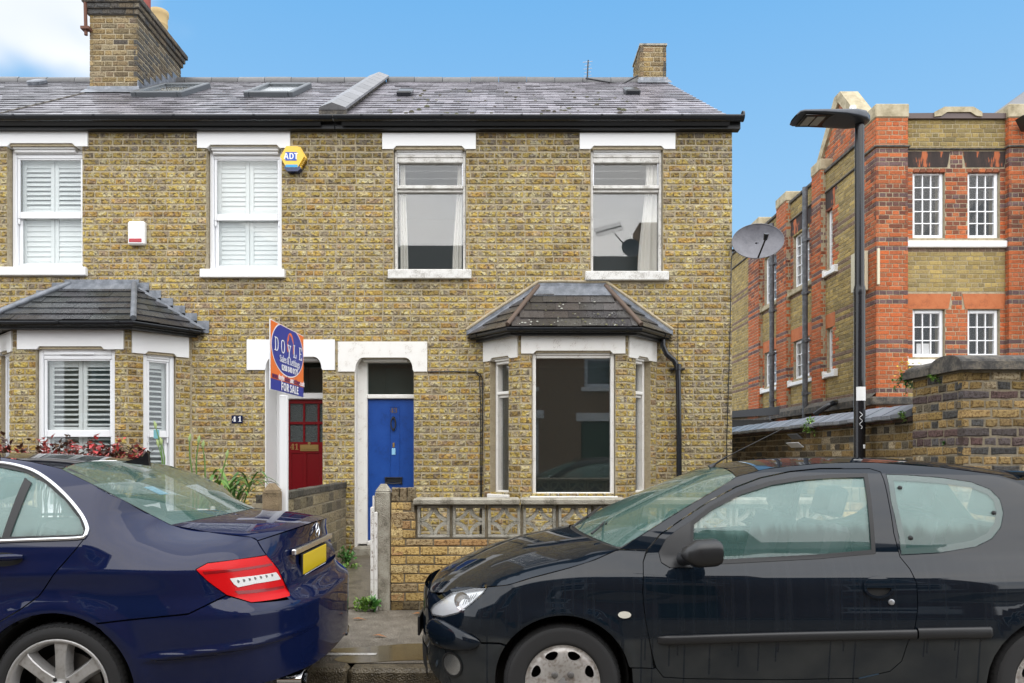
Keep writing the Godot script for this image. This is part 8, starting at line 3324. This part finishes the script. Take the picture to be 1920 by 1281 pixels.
func plants() -> void:
	# red-leaved shrub in front of the left bay
	var o := thing("shrub", "dark red and bronze leaved shrub below the left bay window behind the blue car", "shrub", Vector3(-4.2, GROUND, -7.1))
	var st := MB.new()
	var lf := MB.new()
	for i in 125:
		var bx := r(-5.6, -3.42)
		var base := Vector3(lerpf(bx, -4.4, 0.5), GROUND, -7.1 + r(-0.1, 0.1))
		var top := 1.39 + 0.22 * rng.randf() * rng.randf() + (0.08 if rng.randf() < 0.12 else 0.0)
		if bx > -3.7:
			top += 0.03
		var tip := Vector3(bx, top, -7.1 + r(-0.35, 0.35))
		var mid := base.lerp(tip, 0.6) + Vector3(r(-0.1, 0.1), 0.1, r(-0.1, 0.1))
		st.col = Color(0.09, 0.04, 0.03)
		st.tube([base, mid, tip], [0.008, 0.006, 0.002], 5)
		var reddish := rng.randf() < 0.42
		for k in 26:
			var t := 1.0 - pow(rng.randf(), 1.4) * 0.75
			var p := mid.lerp(tip, t) + Vector3(r(-0.05, 0.05), r(-0.04, 0.04), r(-0.05, 0.05))
			var c := Color(0.055, 0.022, 0.018) if rng.randf() < 0.65 else Color(0.10, 0.05, 0.025)
			if reddish and t > 0.62:
				c = Color(0.42, 0.045, 0.05) if rng.randf() < 0.6 else Color(0.50, 0.13, 0.12)
			leaf(lf, p, rnd_dir(-0.2), Vector3.UP, r(0.045, 0.085), r(0.03, 0.055), c * r(0.7, 1.3))
	part("stem", st, M.wood_v, o)
	part("foliage", lf, M.leaf, o).set_meta("kind", "stuff")
	# strap-leaved plant with budding stalks
	var ag := thing("lily_plant", "green strap-leaved lily clump with tall budding stalks against the brick wall", "plant", Vector3(-2.95, GROUND, -7.6))
	for i in 34:
		var m := MB.new()
		strap_leaf(m, Vector3(-2.88 + r(-0.22, 0.22), 0.90 + r(-0.1, 0.06), -7.55 + r(-0.15, 0.15)), r(-2.6, 0.9) if i % 3 else r(-0.7, 0.7), r(0.25, 0.55), r(0.18, 0.42), r(0.012, 0.02), Color(0.055, 0.15, 0.035).lerp(Color(0.16, 0.28, 0.06), rng.randf()) * r(0.8, 1.2))
		part("leaf", m, M.leaf, ag)
	var core := MB.new()
	for i in 14:
		strap_leaf(core, Vector3(-2.92 + r(-0.2, 0.2), GROUND, -7.55 + r(-0.12, 0.12)), r(0, TAU), 0.12, 0.80, 0.02, Color(0.05, 0.11, 0.03))
	part("leaf_base", core, M.leaf, ag)
	for q in [[355, 826, 362, 900], [372, 829, 368, 905], [380, 838, 385, 905], [425, 856, 412, 910]]:
		var m := MB.new()
		m.col = Color(0.12, 0.22, 0.05)
		var top := pt(q[0], q[1], 7.6)
		var foot := pt(q[2], q[3], 7.6)
		m.tube([Vector3(foot.x, GROUND, -7.6), foot, foot.lerp(top, 0.6) + Vector3(r(-0.02, 0.02), 0, 0), top], [0.009, 0.008, 0.007, 0.005], 6)
		m.col = Color(0.32, 0.42, 0.16)
		m.tube([top - Vector3(0, 0.01, 0), top + Vector3(0.004, 0.025, 0), top + Vector3(0.012, 0.07, 0)], [0.008, 0.018, 0.003], 7)
		part("flower_stalk", m, M.leaf, ag)
	var l2 := thing("lily_plant", "three slim green budding stalks in front of the left bay's side window", "plant", Vector3(-3.75, GROUND, -8.15))
	for q in [[292, 802, 306, 880], [303, 832, 308, 890], [297, 836, 304, 890]]:
		var m := MB.new()
		m.col = Color(0.13, 0.24, 0.06)
		var top := pt(q[0], q[1], 8.15)
		var foot := pt(q[2], q[3], 8.15)
		m.tube([Vector3(foot.x + 0.02, GROUND, -8.15), foot, foot.lerp(top, 0.55) + Vector3(0.02, 0, 0), top], [0.008, 0.008, 0.007, 0.005], 6)
		m.col = Color(0.36, 0.45, 0.18)
		m.tube([top - Vector3(0, 0.01, 0), top + Vector3(-0.004, 0.03, 0), top + Vector3(-0.02, 0.075, 0)], [0.008, 0.019, 0.003], 7)
		part("flower_stalk", m, M.leaf, l2)
	var tg := MB.new()
	tg.bevel(pt(289, 823, 8.2), pt(299, 806, 8.2) + Vector3(0, 0, 0.02), 0.004)
	solo("hanging_tag", tg, flat(0.2, 0.45, 0.5, 0.3), "small pale blue tag hanging in the left bay's side window", "tag", pt(294, 823, 8.2))
	# weeds and wall plants
	var greens := [Color(0.05, 0.16, 0.035), Color(0.09, 0.24, 0.05), Color(0.12, 0.30, 0.07)]
	var limes := [Color(0.16, 0.30, 0.05), Color(0.24, 0.38, 0.07), Color(0.10, 0.22, 0.04)]
	tuft("weed", "bushy green weed at the brick corner left of the blue door", "weed", Vector3(-1.80, 0.18, -8.55), Vector3(0.15, 0.26, 0.15), 190, 0.045, greens, 0.0, "weeds by the garden path")
	tuft("weed", "low pale green weed spreading on the path edge left of the blue door", "weed", Vector3(-1.72, 0.18, -8.25), Vector3(0.22, 0.08, 0.14), 110, 0.035, limes, 0.0, "weeds by the garden path")
	tuft("weed", "yellow-green weed at the foot of the concrete gatepost on the pavement", "weed", Vector3(-1.12, 0.165, -6.02), Vector3(0.12, 0.17, 0.08), 110, 0.045, limes, 0.0, "weeds by the garden path")
	tuft("weed", "dark broad-leaved weed tucked against the white timber strip's foot", "weed", Vector3(-1.04, 0.165, -6.0), Vector3(0.06, 0.13, 0.05), 30, 0.06, greens, 0.0, "weeds by the garden path")
	tuft("fern", "bright green fern tuft growing below the grey coping of the alley wall", "fern", Vector3(3.70, 1.79, -9.0), Vector3(0.10, 0.17, 0.14), 240, 0.045, limes, 0.4)
	var yw := tuft("wall_plant", "yellow-flowered plant hanging from the corner of the tall dark wall", "plant", Vector3(3.74, 2.12, -6.93), Vector3(0.13, 0.21, 0.12), 240, 0.04, greens, 0.9)
	var fl := MB.new()
	for i in 60:
		leaf(fl, Vector3(3.74, 2.24, -6.88) + Vector3(r(-0.13, 0.06), r(-0.08, 0.08), r(-0.08, 0.1)), rnd_dir(0.0), Vector3.UP, 0.022, 0.02, Color(0.75, 0.55, 0.04))
	part("flowers", fl, M.leaf, yw).set_meta("kind", "stuff")
	tuft("wall_plant", "small sprig of leaves just under the tall wall's coping stone", "plant", Vector3(3.72, 2.10, -6.45), Vector3(0.09, 0.10, 0.08), 40, 0.035, limes, 0.6)
	tuft("wall_plant", "mossy tuft where the grey coping tiles meet the tall wall", "plant", Vector3(3.66, 1.80, -6.86), Vector3(0.05, 0.10, 0.05), 50, 0.03, limes, 0.8)
	tuft("wall_plant", "tiny green sprout in a joint of the tall wall's front", "plant", Vector3(3.745, 1.53, -6.35), Vector3(0.03, 0.04, 0.03), 16, 0.02, greens, 0.6)
	# fallen leaves
	var where := [[698, 1191, 5.3, "orange fallen leaf lying alone on the wet pavement"], [660, 1158, 5.75, "long tan leaf scrap by the path's edge near the saloon"], [772, 1152, 5.9, "brown leaf crumbs at the foot of the yellow brick wall"]]
	for q in where:
		var m := MB.new()
		var p := pt(q[0], q[1], q[2])
		p.y = 0.112 + (0.058) * (q[2] - 4.72) / 1.32 + 0.012
		leaf(m, p, Vector3(1, 0.05, r(-0.3, 0.3)).normalized(), Vector3.UP, 0.11, 0.035, Color(0.35, 0.14, 0.04))
		solo("fallen_leaf", m, M.leaf, q[3], "leaf", p, "fallen leaves on the pavement")

# ---------------------------------------------------------------- the houses across the street, which the windows and the cars reflect
func far_side() -> void:
	var pv := MB.new()
	pv.box(Vector3(-30, 0, 1.3), Vector3(30, 0.11, 3.3))
	structure("near_pavement", pv, M.asphalt)
	var rows := [[-6.0, 1.6, "brown brick house across the street with a hipped slate roof end"], [1.604, 7.0, "brown brick house across the street with a chimney and aerial"], [-12.5, -6.9, "low brown brick house across the street beyond the gap"]]
	for i in 3:
		var x0: float = rows[i][0]
		var x1: float = rows[i][1]
		var h := thing("opposite_house", rows[i][2], "house", Vector3((x0 + x1) / 2, 0, 3.4), "houses across the street")
		var f := wall_frame(x1, 3.4, x0, 3.4, 0)
		var W := x1 - x0
		var holes := [Rect2(0.7, 3.4, 1.0, 1.6), Rect2(W - 1.7, 3.4, 1.0, 1.6), Rect2(0.6, 0.8, 1.5, 1.7), Rect2(W - 1.5, 0.12, 0.9, 2.3)]
		var m := MB.new()
		var eave := 5.7 if i < 2 else 4.9
		slab(m, f, 0, W, 0, eave, holes, 0.0, 0.3)
		m.box(Vector3(x0, 0, 8.0), Vector3(x1, eave, 8.2))
		m.box(Vector3(x0, 0, 3.72), Vector3(x0 + 0.2, eave, 7.99))
		m.box(Vector3(x1 - 0.2, 0, 3.72), Vector3(x1, eave, 7.99))
		part("wall", m, M.far_brick, h)
		for k in 4:
			var q: Rect2 = holes[k]
			var qf := f * Transform3D(Basis(), Vector3(q.position.x, q.position.y, 0))
			if k < 3:
				window(h, qf, q.size.x, q.size.y, {"mat": M.upvc, "jamb": 0.06, "head": 0.08, "bottom": 0.06, "rail": [q.size.y * 0.48, q.size.y * 0.53], "glass": M.glass, "vent": false})
				var s := MB.new()
				s.bevel_in(qf, Vector3(-0.1, -0.12, -0.1), Vector3(q.size.x + 0.1, -0.004, 0.06), 0.01)
				part("sill", s, M.white, h)
			else:
				var d := MB.new()
				d.bevel_in(qf, Vector3(0.02, 0.0, -0.12), Vector3(q.size.x - 0.02, q.size.y - 0.02, -0.08), 0.01)
				part("door", d, flat(0.02, 0.06, 0.04, 0.3), h)
			var l := MB.new()
			l.bevel_in(qf, Vector3(-0.14, q.size.y + 0.004, -0.1), Vector3(q.size.x + 0.14, q.size.y + 0.24, 0.02), 0.01)
			part("lintel", l, M.white, h)
		var rf := MB.new()
		var ry: float = [8.4, 8.05, 6.9][i]
		var hip := 2.6 if i == 0 else 0.0
		rf.quad(Vector3(x1, eave, 3.2), Vector3(x0, eave, 3.2), Vector3(x0 + hip, ry, 5.8), Vector3(x1, ry, 5.8))
		rf.quad(Vector3(x0, eave, 8.4), Vector3(x1, eave, 8.4), Vector3(x1, ry, 5.8), Vector3(x0 + hip, ry, 5.8))
		rf.tri(Vector3(x0, eave, 3.2), Vector3(x0, eave, 8.4), Vector3(x0 + hip, ry, 5.8))
		rf.tri(Vector3(x1, eave, 8.4), Vector3(x1, eave, 3.2), Vector3(x1, ry, 5.8))
		part("roof", rf, M.far_roof, h)
		var g := MB.new()
		g.tube([Vector3(x0, eave - 0.02, 3.15), Vector3(x1, eave - 0.02, 3.15)], 0.06, 8)
		part("gutter", g, M.black_plastic, h)
		var rm := MB.new()
		rm.box(Vector3(x0 + 0.2, 0.1, 6.0), Vector3(x1 - 0.2, eave, 6.1))
		rm.box(Vector3(x0 + 0.2, 2.8, 3.72), Vector3(x1 - 0.2, 3.0, 5.99))
		part("interior", rm, M.dark, h)
		if i == 1:
			var c := MB.new()
			c.bevel(Vector3(4.35, 6.8, 5.1), Vector3(5.1, 8.95, 6.3), 0.02)
			part("chimney_stack", c, M.far_brick, h)
	var ae := thing("tv_aerial", "comb-shaped television aerial and dish on the chimney across the street", "aerial", Vector3(4.3, 7.6, 5.0))
	var am := MB.new()
	am.tube([Vector3(4.3, 7.7, 5.0), Vector3(3.55, 8.55, 5.0)], 0.02, 6)
	am.tube([Vector3(2.95, 8.58, 5.0), Vector3(3.75, 8.80, 5.0)], 0.018, 6)
	part("boom", am, M.black_iron, ae)
	for k in 13:
		var e := MB.new()
		var p := Vector3(2.95, 8.58, 5.0).lerp(Vector3(3.75, 8.80, 5.0), k / 12.0)
		e.tube([p + Vector3(-0.05, 0.17, 0.12), p + Vector3(0.05, -0.17, -0.12)], 0.011, 5)
		part("element", e, M.black_iron, ae)
	var dd := MB.new()
	dd.lathe(Transform3D(Basis(Vector3(1, 0, 0), Vector3(0, 0.2, -1).normalized(), Vector3(0, 1, 0.2).normalized()), Vector3(4.05, 8.05, 4.9)), [Vector2(0.001, 0.0), Vector2(0.2, 0.02), Vector2(0.31, 0.06)], 24)
	part("dish", dd, M.dish_grey, ae)

func _ready() -> void:
	rng.seed = 4143
	set_up()
	make_materials()
	ground()
	terrace()
	school()
	right_walls()
	front_gardens()
	for_sale_board()
	lamp_post()
	small_fixtures()
	hatchback()
	saloon()
	plants()
	far_side()
